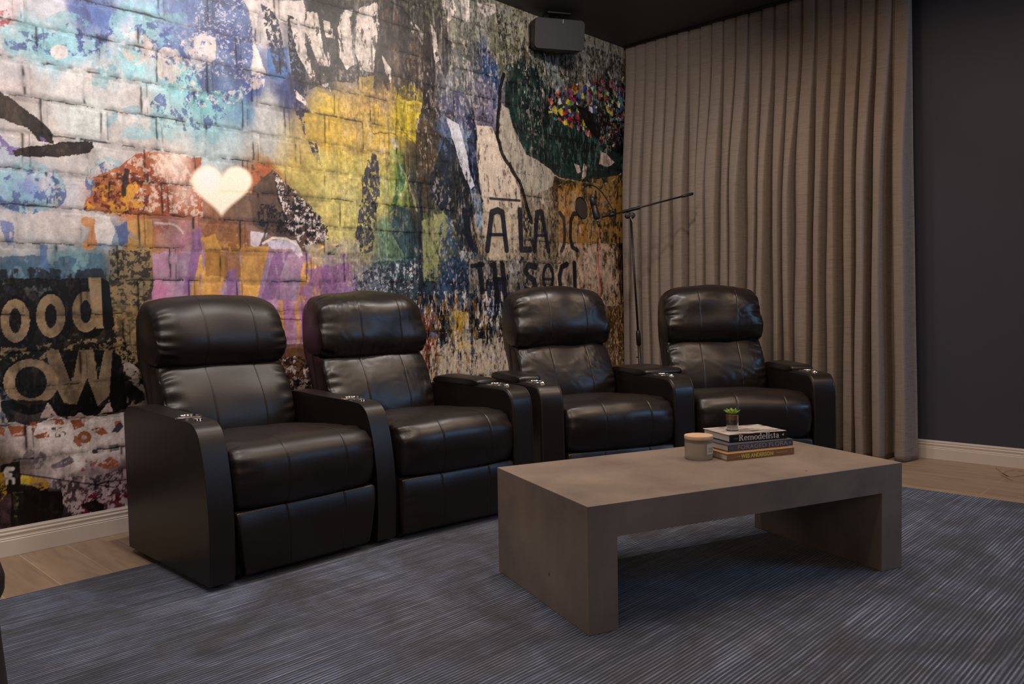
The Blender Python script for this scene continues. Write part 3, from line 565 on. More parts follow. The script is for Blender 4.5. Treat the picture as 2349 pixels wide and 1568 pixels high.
    ([(2.897, 1.938), (2.983, 1.926), (3.008, 1.790), (3.032, 1.607), (2.885, 1.573), (2.877, 1.777)], dict(col=(130, 160, 60), a=0.7, thr=0.42, sc=(20, 20))),
    ([(2.952, 1.876), (3.010, 1.848), (2.991, 1.720), (2.900, 1.574), (2.870, 1.549), (2.917, 1.667)], dict(col=(45, 110, 80), a=0.75, thr=0.4, sc=(30, 30))),
    ([(2.901, 1.608), (3.061, 1.586), (3.145, 1.331), (3.105, 1.012), (2.926, 1.014), (2.964, 1.325), (2.882, 1.459)], dict(col=(58, 84, 92), a=0.93, thr=0.34, sc=(40, 20), col2=(50, 62, 68))),
    ([(3.008, 1.790), (3.129, 1.850), (3.133, 1.449), (3.114, 1.330), (3.030, 1.560)], dict(col=(70, 72, 62), a=0.85, thr=0.4, sc=(40, 14))),
    ([(3.120, 1.531), (3.311, 1.604), (3.357, 1.522), (3.255, 1.335), (3.234, 1.165), (3.125, 1.164)], dict(col=(140, 144, 92), a=0.8, thr=0.4, sc=(30, 24))),
    ([(3.179, 1.452), (3.269, 1.287)], dict(col=(45, 45, 50), w=0.01, a=0.8, crisp=False)),
    ([(2.874, 2.115), (2.871, 2.025), (2.952, 1.876), (3.063, 1.656), (3.091, 1.588)], dict(col=(170, 160, 120), w=0.012, a=0.7, crisp=False)),
    ([(2.773, 1.999), (2.899, 2.029), (2.942, 2.012), (2.939, 1.909)], dict(col=(60, 56, 30), w=0.006, a=0.8, crisp=False)),
    ([(2.900, 1.997), (2.938, 1.987), (2.953, 1.943), (2.924, 1.927), (2.899, 1.954)], dict(col=(190, 185, 150), a=0.9)),
    ([(3.094, 2.196), (3.292, 2.061), (3.189, 1.762), (3.152, 1.569), (3.109, 1.684), (3.102, 1.964)], dict(col=(84, 68, 48), a=0.85, thr=0.36, sc=(36, 16))),
    ([(3.097, 1.765), (3.134, 1.757), (3.115, 1.092), (3.084, 1.092)], dict(col=(44, 50, 56), a=0.85)),
    ([(3.190, 1.810), (3.324, 2.065), (3.452, 1.960), (3.515, 1.769), (3.545, 1.621), (3.608, 1.373), (3.469, 1.342), (3.374, 1.523), (3.279, 1.602), (3.186, 1.690)], dict(col=(48, 50, 52), a=0.92, thr=0.32, sc=(30, 16), col2=(44, 52, 66))),
    ([(3.297, 2.253), (3.394, 2.233), (3.535, 1.908), (3.583, 1.750), (3.616, 1.677), (3.515, 1.769), (3.419, 1.956)], dict(col=(40, 44, 60), a=0.8, thr=0.38, sc=(26, 14))),
    ([(3.267, 2.296), (3.430, 2.373), (3.581, 2.300), (3.577, 2.175), (3.359, 2.167)], dict(col=(80, 82, 108), a=0.7, col2=(100, 98, 118))),
    ([(3.372, 2.627), (3.643, 2.686), (3.634, 2.359), (3.430, 2.361), (3.304, 2.505)], dict(col=(98, 98, 100), a=0.7, thr=0.36, sc=(26, 18))),
    ([(3.486, 2.591), (3.554, 2.568), (3.600, 2.378), (3.545, 2.270), (3.515, 2.413)], dict(col=(170, 165, 165), a=0.7, thr=0.4, sc=(34, 20))),
    ([(3.585, 2.463), (3.763, 2.509), (3.756, 2.253), (3.735, 2.122), (3.609, 2.055), (3.579, 2.225)], dict(col=(120, 112, 128), a=0.75, col2=(92, 88, 112))),
    ([(3.676, 2.606), (3.802, 2.606), (3.818, 2.520), (3.794, 2.310), (3.740, 2.301), (3.762, 2.458), (3.674, 2.543)], dict(col=(46, 74, 116), a=0.85, thr=0.38, sc=(34, 24))),
    ([(3.327, 2.186), (3.441, 2.155), (3.503, 1.966), (3.566, 1.774), (3.531, 1.745), (3.450, 1.886), (3.404, 2.028)], dict(col=(185, 185, 195), a=0.85, thr=0.36, sc=(36, 20))),
    ([(3.494, 2.261), (3.579, 2.225), (3.607, 1.979), (3.566, 1.774), (3.518, 1.894), (3.506, 2.066)], dict(col=(36, 48, 86), a=0.85, thr=0.36, sc=(36, 20))),
    ([(3.515, 1.769), (3.600, 1.752), (3.667, 1.605), (3.611, 1.474), (3.562, 1.623)], dict(col=(110, 140, 170), a=0.8, thr=0.4, sc=(50, 20))),
    ([(3.595, 2.178), (3.736, 2.186), (3.806, 2.055), (3.915, 1.912), (3.988, 1.787), (4.005, 1.655), (3.907, 1.622), (3.722, 1.622), (3.668, 1.630), (3.618, 1.753), (3.589, 1.977)], dict(col=(196, 176, 158), a=0.92, col2=(176, 160, 148))),
    ([(3.718, 2.171), (3.662, 2.087), (3.676, 1.924), (3.728, 1.866), (3.814, 1.641)], dict(col=(150, 110, 80), w=0.006, a=0.7, crisp=False)),
    ([(3.813, 2.339), (3.887, 2.326), (3.959, 2.167), (4.073, 2.036), (4.213, 2.012), (4.358, 1.932), (4.335, 1.846), (4.271, 1.813), (4.288, 1.648), (4.144, 1.652), (4.064, 1.686), (3.989, 1.814), (3.806, 2.055), (3.792, 2.233)], dict(col=(158, 148, 134), a=0.92, thr=0.3, sc=(40, 18), col2=(128, 120, 108))),
    ([(3.856, 2.553), (3.816, 2.430), (3.793, 2.259), (3.780, 2.129), (3.824, 2.031), (3.915, 1.925), (3.990, 1.853), (4.027, 1.764), (4.102, 1.581)], dict(col=(38, 34, 34), w=0.03, a=0.95, crisp=False)),
    ([(3.563, 2.273), (3.575, 2.100), (3.607, 1.979), (3.585, 1.813), (3.634, 1.679), (3.648, 1.540)], dict(col=(38, 42, 50), w=0.02, a=0.85, crisp=False)),
    ([(3.970, 1.812), (4.047, 1.765), (4.083, 1.634), (4.182, 1.573), (4.137, 1.366), (4.037, 1.362), (4.003, 1.602)], dict(col=(40, 38, 40), a=0.9, thr=0.36, sc=(40, 20))),
    ([(3.909, 1.674), (3.965, 1.626), (3.939, 1.372), (3.886, 1.515)], dict(col=(70, 100, 150), a=0.7, thr=0.42, sc=(40, 20))),
    ([(3.876, 2.621), (3.991, 2.671), (4.168, 2.667), (4.289, 2.569), (4.414, 2.523), (4.477, 2.422), (5.217, 2.482), (5.209, 2.052), (5.105, 2.010), (5.003, 1.939), (4.808, 1.920), (4.401, 1.922), (4.295, 1.967), (4.193, 2.023), (4.053, 2.047), (3.979, 2.169), (3.851, 2.345), (3.873, 2.478)], dict(col=(28, 46, 42), a=0.95, col2=(36, 62, 56))),
    ([(3.892, 2.508), (4.206, 2.553), (4.326, 2.397), (4.628, 2.189), (5.009, 2.210), (5.007, 2.150), (4.581, 2.126), (4.200, 2.295), (3.965, 2.391)], dict(col=(24, 36, 36), a=0.7, thr=0.42, sc=(14, 10))),
    ([(4.306, 2.421), (5.015, 2.510), (5.005, 2.030), (4.317, 2.010)], dict(col=(70, 105, 90), thr=0.57, sc=(50, 16), a=0.8)),
    ([(4.337, 1.930), (4.487, 1.910), (4.714, 1.918), (4.904, 1.915), (5.028, 1.949), (5.209, 2.052)], dict(col=(185, 165, 110), w=0.008, a=0.9, crisp=False)),
    ([(4.337, 1.923), (4.621, 1.888), (4.712, 1.824), (4.687, 1.763), (4.397, 1.754), (4.314, 1.844)], dict(col=(78, 52, 32), a=0.75, thr=0.38, sc=(18, 12))),
    ([(4.579, 2.041), (4.647, 2.034), (4.669, 1.993), (4.623, 1.974)], dict(col=(190, 165, 150), a=0.95)),
    ([(4.694, 2.054), (4.728, 2.043), (4.715, 1.969), (4.668, 1.921), (4.681, 1.994)], dict(col=(190, 165, 150), a=0.95)),
    ([(4.909, 2.167), (4.983, 2.162), (5.082, 2.098), (5.006, 2.060), (4.883, 2.076)], dict(col=(190, 165, 150), a=0.95)),
    ([(3.794, 2.999), (4.299, 3.019), (5.228, 3.047), (5.221, 2.666), (4.871, 2.662), (4.416, 2.606), (4.169, 2.680), (3.876, 2.621), (3.824, 2.751)], dict(col=(58, 54, 42), thr=0.52, sc=(70, 55), seed=2, a=0.85)),
    ([(3.794, 2.999), (4.299, 3.019), (5.228, 3.047), (5.221, 2.666), (4.416, 2.606), (3.876, 2.621)], dict(col=(165, 160, 148), thr=0.6, sc=(40, 16), seed=4, a=0.8)),
    ([(4.272, 2.756), (4.399, 2.768), (4.418, 2.662), (4.503, 2.594), (4.414, 2.495), (4.311, 2.614)], dict(col=(150, 158, 156), a=0.7, thr=0.4, sc=(30, 12))),
    ([(5.020, 2.794), (5.069, 2.728), (5.119, 2.714), (5.170, 2.732), (5.213, 2.786)], dict(col=(200, 188, 172), w=0.018, a=0.85, crisp=False)),
    ([(4.850, 2.790), (5.021, 2.824), (5.043, 2.679), (4.872, 2.692)], dict(col=(50, 46, 46), a=0.8, thr=0.4, sc=(26, 14))),
    ([(4.284, 2.467), (4.512, 2.591), (5.222, 2.783), (5.223, 2.218), (5.029, 2.227), (4.656, 2.291), (4.323, 2.341)], dict(col='confetti')),
    ([(4.611, 2.472), (4.726, 2.463), (4.867, 2.442), (5.013, 2.450), (5.218, 2.528), (5.013, 2.420), (4.936, 2.290), (4.863, 2.250), (4.723, 2.347)], dict(col=(18, 14, 16), a=0.97)),
    ([(5.012, 2.390), (5.216, 2.420), (5.212, 2.175), (5.109, 2.177), (5.009, 2.210), (4.973, 2.295)], dict(col=(18, 16, 20), a=0.9, thr=0.36, sc=(20, 16))),
    ([(5.013, 2.412), (5.217, 2.439)], dict(col=(14, 12, 14), w=0.016, a=0.95)),
    ([(4.357, 1.890), (5.209, 2.021), (5.189, 0.987), (4.273, 0.998), (4.267, 1.647)], dict(col=(92, 62, 28), thr=0.53, sc=(60, 36), seed=1, a=0.85)),
    ([(4.357, 1.890), (5.209, 2.021), (5.189, 0.987), (4.252, 0.998), (4.267, 1.647)], dict(col=(50, 58, 26), thr=0.58, sc=(50, 30), seed=3, a=0.85)),
    ([(4.399, 1.866), (4.713, 1.882), (4.703, 1.415), (4.367, 1.402)], dict(col=(188, 120, 40), thr=0.5, sc=(28, 14), seed=2, a=0.7)),
    ([(4.368, 1.444), (5.095, 1.476), (5.137, 0.987), (4.336, 0.997)], dict(col=(200, 165, 140), thr=0.52, sc=(26, 13), seed=5, a=0.85)),
    ([(5.106, 2.040), (5.215, 2.052), (5.216, 0.986), (5.060, 0.988), (5.049, 1.701)], dict(col=(70, 46, 20), thr=0.44, sc=(36, 24), seed=4, a=0.85)),
    ([(4.978, 1.057), (5.237, 1.056), (5.225, 0.388), (5.021, 0.404)], dict(col=(92, 64, 28), thr=0.46, sc=(40, 30), seed=0, a=0.8)),
    ([(4.978, 1.057), (5.237, 1.056), (5.225, 0.388), (5.021, 0.404)], dict(col=(196, 150, 90), thr=0.6, sc=(50, 24), seed=2, a=0.8)),
    ([(4.064, 1.660), (4.395, 1.684), (4.358, 0.997), (4.067, 1.000)], dict(col=(60, 56, 48), thr=0.54, sc=(50, 26), seed=2, a=0.85)),
    ([(3.617, 1.728), (3.987, 1.734), (4.005, 1.655), (3.978, 1.360), (3.880, 1.304), (3.695, 1.299), (3.649, 1.604)], dict(col=(182, 164, 142), a=0.75, thr=0.38, sc=(30, 18))),
    ([(3.174, 1.260), (4.177, 1.367), (4.169, 0.999), (3.044, 1.012)], dict(col=(36, 44, 60), thr=0.44, sc=(34, 15), seed=3, a=0.9)),
    ([(3.260, 1.504), (3.343, 1.594), (3.402, 1.365), (3.365, 1.216), (3.264, 1.092), (3.255, 1.335)], dict(col=(60, 88, 122), a=0.75, thr=0.42, sc=(50, 30))),
    ([(3.205, 1.237), (3.435, 1.341), (3.533, 1.193), (3.460, 1.007), (3.198, 1.010)], dict(col=(50, 72, 104), a=0.75, thr=0.46, sc=(50, 24))),
    ([(3.402, 1.365), (3.787, 1.314), (3.977, 1.320), (3.969, 1.001), (3.598, 1.006)], dict(col=(170, 170, 170), thr=0.6, sc=(44, 14), seed=4, a=0.8)),
    ([(3.513, 1.719), (4.620, 1.844), (4.609, 1.324), (3.536, 1.294)], dict(col=(158, 140, 116), thr=0.46, sc=(50, 16), seed=1, a=0.7)),
    ([(3.502, 1.302), (4.635, 1.336), (4.629, 1.085), (3.496, 1.086)], dict(col=(140, 130, 115), thr=0.42, sc=(50, 18), seed=2, a=0.75)),
    ([(3.595, 2.178), (3.736, 2.186), (3.806, 2.055), (3.915, 1.912), (3.988, 1.787), (4.005, 1.655), (3.907, 1.622), (3.722, 1.622), (3.668, 1.630), (3.618, 1.753), (3.589, 1.977)], dict(col=(214, 196, 178), late=True, a=0.62, thr=0.4, sc=(44, 20), seed=3)),
    ([(3.813, 2.339), (3.887, 2.326), (3.959, 2.167), (4.073, 2.036), (4.213, 2.012), (4.358, 1.932), (4.335, 1.846), (4.271, 1.813), (4.147, 1.774), (3.989, 1.814), (3.806, 2.055), (3.792, 2.233)], dict(col=(184, 172, 156), late=True, a=0.55, thr=0.42, sc=(50, 20), seed=1)),
    ([(3.614, 1.614), (3.985, 1.654), (3.978, 1.360), (3.880, 1.304), (3.695, 1.299), (3.646, 1.476)], dict(col=(196, 180, 158), late=True, a=0.5, thr=0.42, sc=(50, 24), seed=2)),
    ([(3.327, 2.186), (3.441, 2.155), (3.503, 1.966), (3.566, 1.774), (3.531, 1.745), (3.450, 1.886), (3.404, 2.028)], dict(col=(196, 196, 204), late=True, a=0.6, thr=0.4, sc=(50, 16), seed=4)),
    ([(4.399, 1.866), (5.209, 2.021), (5.199, 1.480), (4.368, 1.444)], dict(col=(184, 136, 64), late=True, a=0.55, thr=0.5, sc=(40, 22), seed=2)),
    ([(4.390, 1.445), (5.095, 1.476), (5.137, 0.987), (4.358, 0.997)], dict(col=(206, 176, 150), late=True, a=0.55, thr=0.5, sc=(40, 18), seed=0)),
    ([(5.229, 3.123), (5.226, 2.941), (4.736, 2.939), (4.299, 3.006), (4.301, 3.074)], dict(col=(176, 168, 144), late=True, a=0.55, thr=0.44, sc=(30, 20), seed=2)),
    ([(3.831, 3.008), (4.299, 3.019), (4.295, 2.828), (3.918, 2.798)], dict(col=(168, 164, 150), late=True, a=0.5, thr=0.46, sc=(40, 18), seed=5)),
    ([(3.157, 0.769), (3.851, 0.795), (3.844, 0.498), (3.151, 0.553)], dict(col=(210, 196, 178), late=True, a=0.6, thr=0.5, sc=(60, 22), seed=3)),
    ([(3.120, 1.531), (3.310, 1.592), (3.341, 1.521), (3.255, 1.335), (3.234, 1.165), (3.132, 1.164)], dict(col=(160, 162, 110), late=True, a=0.45, thr=0.44, sc=(40, 30), seed=1)),
    ([(3.856, 2.553), (3.816, 2.430), (3.793, 2.259), (3.780, 2.129), (3.824, 2.031), (3.915, 1.925), (3.990, 1.853), (4.027, 1.764), (4.102, 1.581)], dict(col=(32, 29, 30), w=0.03, a=0.9, crisp=False, late=True)),
    ([(3.672, 1.371), (3.719, 1.620), (3.777, 1.639), (3.818, 1.627), (3.853, 1.377)], dict(col=(30, 34, 50), w=0.044, late=True, a=0.95)),
    ([(3.699, 1.472), (3.835, 1.479)], dict(col=(30, 34, 50), w=0.024, late=True, a=0.95)),
    ([(3.472, 1.608), (3.524, 1.401)], dict(col=(30, 34, 50), w=0.05, late=True, a=0.85)),
    ([(3.465, 1.483), (3.569, 1.367)], dict(col=(30, 34, 50), w=0.04, late=True, a=0.85)),
    ([(3.473, 1.497), (3.553, 1.622)], dict(col=(30, 34, 50), w=0.04, late=True, a=0.6)),
    ([(3.989, 1.654), (4.000, 1.386), (4.089, 1.389)], dict(col=(30, 34, 50), w=0.046, late=True, a=0.92)),
    ([(4.134, 1.382), (4.167, 1.649), (4.213, 1.659), (4.282, 1.387)], dict(col=(30, 34, 50), w=0.042, late=True, a=0.9)),
    ([(4.154, 1.490), (4.256, 1.495)], dict(col=(30, 34, 50), w=0.022, late=True, a=0.9)),
    ([(4.412, 1.667), (4.456, 1.632), (4.463, 1.537), (4.456, 1.442), (4.426, 1.393)], dict(col=(30, 34, 50), w=0.032, late=True, a=0.85)),
    ([(4.611, 1.674), (4.571, 1.672), (4.535, 1.621), (4.527, 1.493), (4.545, 1.426), (4.606, 1.403)], dict(col=(34, 32, 32), w=0.034, late=True, a=0.92)),
    ([(3.705, 1.711), (3.991, 1.720)], dict(col=(30, 34, 50), w=0.018, late=True, a=0.9)),
    ([(3.528, 1.261), (3.630, 1.272)], dict(col=(28, 28, 38), w=0.03, late=True, a=0.92)),
    ([(3.598, 1.271), (3.617, 1.097)], dict(col=(28, 28, 38), w=0.044, late=True, a=0.92)),
    ([(3.731, 1.277), (3.757, 1.033)], dict(col=(28, 28, 38), w=0.044, late=True, a=0.95)),
    ([(3.809, 1.279), (3.836, 1.032)], dict(col=(28, 28, 38), w=0.044, late=True, a=0.95)),
    ([(3.728, 1.179), (3.832, 1.180)], dict(col=(28, 28, 38), w=0.03, late=True, a=0.95)),
    ([(4.140, 1.269), (4.068, 1.280), (4.036, 1.236), (4.066, 1.201), (4.119, 1.177), (4.137, 1.137), (4.100, 1.100), (4.037, 1.109)], dict(col=(28, 28, 38), w=0.044, late=True, a=0.9)),
    ([(4.325, 1.198), (4.321, 1.171), (4.313, 1.146), (4.301, 1.127), (4.287, 1.114), (4.270, 1.110), (4.254, 1.114), (4.240, 1.127), (4.229, 1.146), (4.223, 1.170), (4.221, 1.197), (4.224, 1.223), (4.232, 1.248), (4.244, 1.267), (4.258, 1.280), (4.274, 1.285), (4.290, 1.281), (4.305, 1.269), (4.316, 1.249), (4.323, 1.225), (4.325, 1.198)], dict(col=(28, 28, 38), w=0.03, late=True, a=0.92)),
    ([(4.216, 1.184), (4.324, 1.185)], dict(col=(28, 28, 38), w=0.022, late=True, a=0.85)),
    ([(4.482, 1.296), (4.423, 1.275), (4.397, 1.199), (4.409, 1.110)], dict(col=(28, 28, 38), w=0.042, late=True, a=0.95)),
    ([(4.568, 1.305), (4.574, 1.111)], dict(col=(28, 28, 38), w=0.044, late=True, a=0.95)),
    ([(1.474, 1.737), (1.568, 1.748), (1.650, 1.740), (1.754, 1.744), (1.741, 1.639), (1.748, 1.565), (1.744, 1.461), (1.575, 1.450), (1.365, 1.444), (1.207, 1.450), (1.220, 1.493), (1.262, 1.539), (1.248, 1.598), (1.356, 1.661)], dict(col=(168, 82, 48), a=0.95, col2=(186, 112, 62))),
    ([(1.474, 1.737), (1.622, 1.746), (1.749, 1.602), (1.744, 1.461), (1.434, 1.467), (1.369, 1.567), (1.322, 1.631)], dict(col=(205, 180, 165), thr=0.55, sc=(60, 50), seed=1, a=0.85)),
    ([(1.256, 1.590), (1.322, 1.631), (1.492, 1.632), (1.486, 1.461), (1.381, 1.436), (1.211, 1.450), (1.261, 1.531)], dict(col=(104, 34, 22), thr=0.54, sc=(60, 50), seed=2, a=0.85)),
    ([(1.254, 1.556), (1.438, 1.591), (1.469, 1.487), (1.348, 1.443), (1.211, 1.450)], dict(col=(222, 158, 48), thr=0.5, sc=(30, 26), seed=3, a=0.85)),
    ([(1.393, 1.639), (1.381, 1.533)], dict(col=(58, 34, 30), w=0.024, a=0.9, crisp=False)),
    ([(1.688, 1.708), (1.686, 1.688), (1.680, 1.669), (1.670, 1.652), (1.659, 1.637), (1.645, 1.625), (1.629, 1.617), (1.614, 1.613), (1.598, 1.614), (1.584, 1.619), (1.571, 1.628), (1.560, 1.640), (1.553, 1.656), (1.548, 1.673), (1.547, 1.692), (1.550, 1.711), (1.556, 1.730), (1.564, 1.747), (1.576, 1.762), (1.589, 1.774), (1.604, 1.782), (1.620, 1.786), (1.636, 1.786), (1.650, 1.781), (1.664, 1.773), (1.674, 1.760), (1.682, 1.745), (1.687, 1.727)], dict(col=(235, 215, 200), a=0.75, soft=0.05)),  # glow of reflected light, painted in as a soft pale blot
    ([(1.720, 1.576), (1.718, 1.560), (1.713, 1.544), (1.706, 1.530), (1.697, 1.518), (1.686, 1.509), (1.674, 1.503), (1.662, 1.500), (1.649, 1.501), (1.638, 1.505), (1.628, 1.513), (1.620, 1.523), (1.614, 1.536), (1.611, 1.550), (1.610, 1.566), (1.612, 1.582), (1.616, 1.597), (1.623, 1.611), (1.632, 1.623), (1.643, 1.632), (1.654, 1.638), (1.667, 1.641), (1.679, 1.641), (1.690, 1.637), (1.701, 1.629), (1.709, 1.619), (1.715, 1.606), (1.719, 1.592)], dict(col=(230, 205, 190), a=0.55, soft=0.05)),
    ([(2.008, 1.735), (2.095, 1.755), (2.149, 1.711), (2.282, 1.591), (2.398, 1.485), (2.445, 1.413), (2.417, 1.327), (2.296, 1.312), (2.008, 1.440), (1.992, 1.586)], dict(col=(112, 86, 72), a=0.9, col2=(92, 72, 62))),
    ([(1.976, 1.731), (2.128, 1.759), (2.115, 1.717), (2.015, 1.637), (2.003, 1.587)], dict(col=(186, 104, 58), a=0.85, thr=0.36, sc=(30, 30))),
    ([(2.127, 1.718), (2.305, 1.593), (2.446, 1.456), (2.456, 1.382), (2.345, 1.345), (2.040, 1.442), (2.044, 1.541), (2.155, 1.560)], dict(col=(38, 32, 34), thr=0.5, sc=(60, 60), seed=1, a=0.92)),
    ([(2.127, 1.718), (2.305, 1.593), (2.410, 1.485), (2.443, 1.381), (2.297, 1.333), (2.206, 1.421), (2.156, 1.600)], dict(col=(210, 195, 192), thr=0.58, sc=(70, 60), seed=4, a=0.85)),
    ([(2.117, 1.757), (2.306, 1.603), (2.446, 1.456), (2.589, 1.475), (2.598, 1.769), (2.241, 1.751)], dict(col=(196, 178, 100), a=0.5)),
    ([(1.783, 1.445), (1.976, 1.438), (1.992, 1.301), (1.797, 1.303), (1.741, 1.386)], dict(col=(150, 96, 50), thr=0.44, sc=(50, 40), a=0.8)),
    ([(1.996, 1.409), (2.094, 1.405), (2.047, 1.312), (1.994, 1.330)], dict(col=(215, 205, 215), a=0.7)),
    ([(2.101, 1.465), (2.064, 1.353), (2.041, 1.312)], dict(col=(50, 40, 40), w=0.014, a=0.8, crisp=False)),
    ([(1.848, 1.652), (1.848, 1.655), (1.851, 1.663), (1.857, 1.676), (1.869, 1.690), (1.885, 1.704), (1.906, 1.714), (1.929, 1.720), (1.954, 1.719), (1.976, 1.711), (1.994, 1.698), (2.006, 1.680), (2.009, 1.659), (2.004, 1.637), (1.991, 1.614), (1.972, 1.592), (1.948, 1.570), (1.923, 1.550), (1.899, 1.530), (1.878, 1.512), (1.862, 1.496), (1.850, 1.482), (1.844, 1.471), (1.841, 1.465), (1.841, 1.462), (1.841, 1.465), (1.838, 1.471), (1.833, 1.481), (1.822, 1.493), (1.807, 1.507), (1.788, 1.522), (1.766, 1.537), (1.744, 1.553), (1.724, 1.570), (1.708, 1.588), (1.698, 1.607), (1.695, 1.628), (1.699, 1.648), (1.711, 1.668), (1.728, 1.684), (1.749, 1.696), (1.772, 1.702), (1.795, 1.702), (1.814, 1.696), (1.829, 1.686), (1.840, 1.674), (1.845, 1.662), (1.847, 1.654)], dict(col=(246, 226, 204), a=0.97, crisp=True, soft=0.012, late=True)),
    ([(1.839, 1.651), (1.837, 1.638), (1.832, 1.626), (1.826, 1.615), (1.817, 1.605), (1.806, 1.598), (1.795, 1.592), (1.783, 1.590), (1.771, 1.590), (1.760, 1.593), (1.751, 1.599), (1.743, 1.607), (1.737, 1.617), (1.734, 1.628), (1.733, 1.640), (1.734, 1.652), (1.739, 1.664), (1.745, 1.675), (1.754, 1.685), (1.764, 1.692), (1.775, 1.698), (1.787, 1.700), (1.799, 1.700), (1.810, 1.697), (1.820, 1.692), (1.828, 1.684), (1.834, 1.674), (1.838, 1.663)], dict(col=(255, 240, 220), a=0.7, soft=0.03, late=True)),
    ([(1.839, 1.591), (2.001, 1.601)], dict(col=(235, 195, 120), w=0.012, a=0.35, late=True)),
    ([(0.913, 1.910), (0.954, 1.894), (0.988, 1.868), (1.037, 1.836), (1.072, 1.800), (1.096, 1.763), (1.099, 1.722), (1.040, 1.731), (1.006, 1.783), (0.950, 1.798), (0.909, 1.808)], dict(col=(46, 38, 36), a=0.97, col2=(74, 62, 52))),
    ([(0.906, 1.744), (0.946, 1.694), (1.009, 1.694), (1.091, 1.721), (1.048, 1.748), (1.074, 1.670), (0.972, 1.658), (0.903, 1.657)], dict(col=(120, 96, 160), thr=0.46, sc=(24, 24), a=0.85)),
    ([(0.952, 1.679), (1.032, 1.709), (1.144, 1.733), (1.230, 1.750), (1.262, 1.748), (1.263, 1.727), (1.240, 1.703), (1.158, 1.684), (1.044, 1.662), (0.951, 1.655)], dict(col=(48, 36, 38), a=0.97, col2=(70, 56, 46))),
    ([(0.885, 1.236), (1.341, 1.268), (1.304, 1.162), (1.238, 1.144), (0.882, 1.148)], dict(col=(70, 104, 130), thr=0.44, sc=(16, 12), a=0.8)),
    ([(0.883, 1.188), (1.289, 1.197), (1.299, 1.033), (0.877, 1.038)], dict(col=(40, 44, 56), thr=0.44, sc=(24, 10), a=0.85)),
    ([(0.892, 1.395), (0.933, 1.382), (0.938, 1.254), (0.915, 1.277)], dict(col=(80, 110, 180), a=0.7, thr=0.4, sc=(20, 14))),
    ([(1.023, 1.298), (1.052, 1.291), (1.062, 1.175), (1.029, 1.183)], dict(col=(90, 120, 170), a=0.8)),
    ([(1.338, 1.390), (1.398, 1.420), (1.398, 1.314), (1.359, 1.295)], dict(col=(80, 100, 150), a=0.85)),
    ([(1.220, 1.400), (1.248, 1.393), (1.253, 1.359), (1.237, 1.307), (1.220, 1.298)], dict(col=(200, 135, 70), w=0.045, a=0.85)),
    ([(1.250, 1.436), (1.314, 1.432), (1.337, 1.372), (1.326, 1.302), (1.261, 1.304), (1.255, 1.368)], dict(col=(205, 198, 196), a=0.9)),
    ([(1.308, 1.275), (1.497, 1.291), (1.487, 1.031), (1.299, 1.033)], dict(col=(140, 122, 88), a=0.85, soft=0.03)),
    ([(1.308, 1.275), (1.497, 1.291), (1.496, 1.031), (1.299, 1.033)], dict(col=(50, 42, 34), thr=0.51, sc=(60, 60), seed=2, a=0.85)),
    ([(1.398, 1.420), (1.502, 1.436), (1.505, 1.283), (1.392, 1.287)], dict(col=(200, 150, 80), a=0.8, thr=0.38, sc=(30, 30))),
    ([(1.502, 1.436), (1.705, 1.440), (1.738, 1.282), (1.532, 1.284)], dict(col=(170, 130, 128), thr=0.42, sc=(40, 30), a=0.7)),
    ([(1.519, 1.419), (1.610, 1.415), (1.646, 1.380)], dict(col=(205, 185, 180), w=0.01, a=0.7, crisp=False)),
    ([(1.505, 1.274), (1.700, 1.299), (1.950, 1.299), (2.583, 1.311), (2.574, 1.018), (1.496, 1.031)], dict(col=(166, 126, 160), a=0.75, col2=(160, 142, 165))),
    ([(1.505, 1.274), (1.605, 1.286), (1.596, 1.030), (1.487, 1.031)], dict(col=(184, 110, 150), a=0.8, col2=(176, 140, 160))),
    ([(1.740, 1.357), (1.810, 1.380), (1.855, 1.238), (1.827, 1.027), (1.666, 1.029), (1.706, 1.205)], dict(col=(216, 164, 72), a=0.92, thr=0.3, sc=(50, 8), col2=(196, 140, 60))),
    ([(1.940, 1.318), (2.102, 1.335), (2.078, 1.264), (2.004, 1.025), (1.920, 1.026)], dict(col=(216, 164, 72), a=0.92, thr=0.3, sc=(50, 8), col2=(196, 140, 60))),
    ([(2.294, 1.249), (2.342, 1.261), (2.322, 1.021), (2.251, 1.022)], dict(col=(216, 164, 72), a=0.92, thr=0.3, sc=(50, 8), col2=(196, 140, 60))),
    ([(2.345, 1.345), (2.418, 1.359), (2.413, 1.199), (2.382, 1.020), (2.346, 1.021)], dict(col=(216, 164, 72), a=0.92, thr=0.3, sc=(50, 8), col2=(196, 140, 60))),
    ([(2.393, 1.336), (2.585, 1.377), (2.467, 1.329)], dict(col=(216, 164, 72), a=0.92, thr=0.3, sc=(50, 8), col2=(196, 140, 60))),
    ([(1.757, 1.292), (1.929, 1.298), (1.935, 1.161), (1.852, 1.160), (1.753, 1.169)], dict(col=(168, 116, 52), a=0.8)),
    ([(1.703, 1.393), (1.742, 1.404), (1.738, 1.282), (1.663, 1.083), (1.635, 1.083)], dict(col=(146, 104, 152), a=0.88, thr=0.3, sc=(40, 10))),
    ([(1.864, 1.189), (1.905, 1.210), (1.920, 1.026), (1.837, 1.027)], dict(col=(146, 104, 152), a=0.88, thr=0.3, sc=(40, 10))),
    ([(2.123, 1.305), (2.203, 1.308), (2.103, 1.024), (2.026, 1.025)], dict(col=(146, 104, 152), a=0.88, thr=0.3, sc=(40, 10))),
    ([(2.414, 1.242), (2.582, 1.268), (2.574, 1.018), (2.395, 1.020)], dict(col=(146, 104, 152), a=0.88, thr=0.3, sc=(40, 10))),
    ([(2.081, 1.364), (2.160, 1.378), (2.251, 1.362), (2.296, 1.312), (2.271, 1.269), (2.226, 1.319), (2.113, 1.325)], dict(col=(196, 190, 210), a=0.8)),
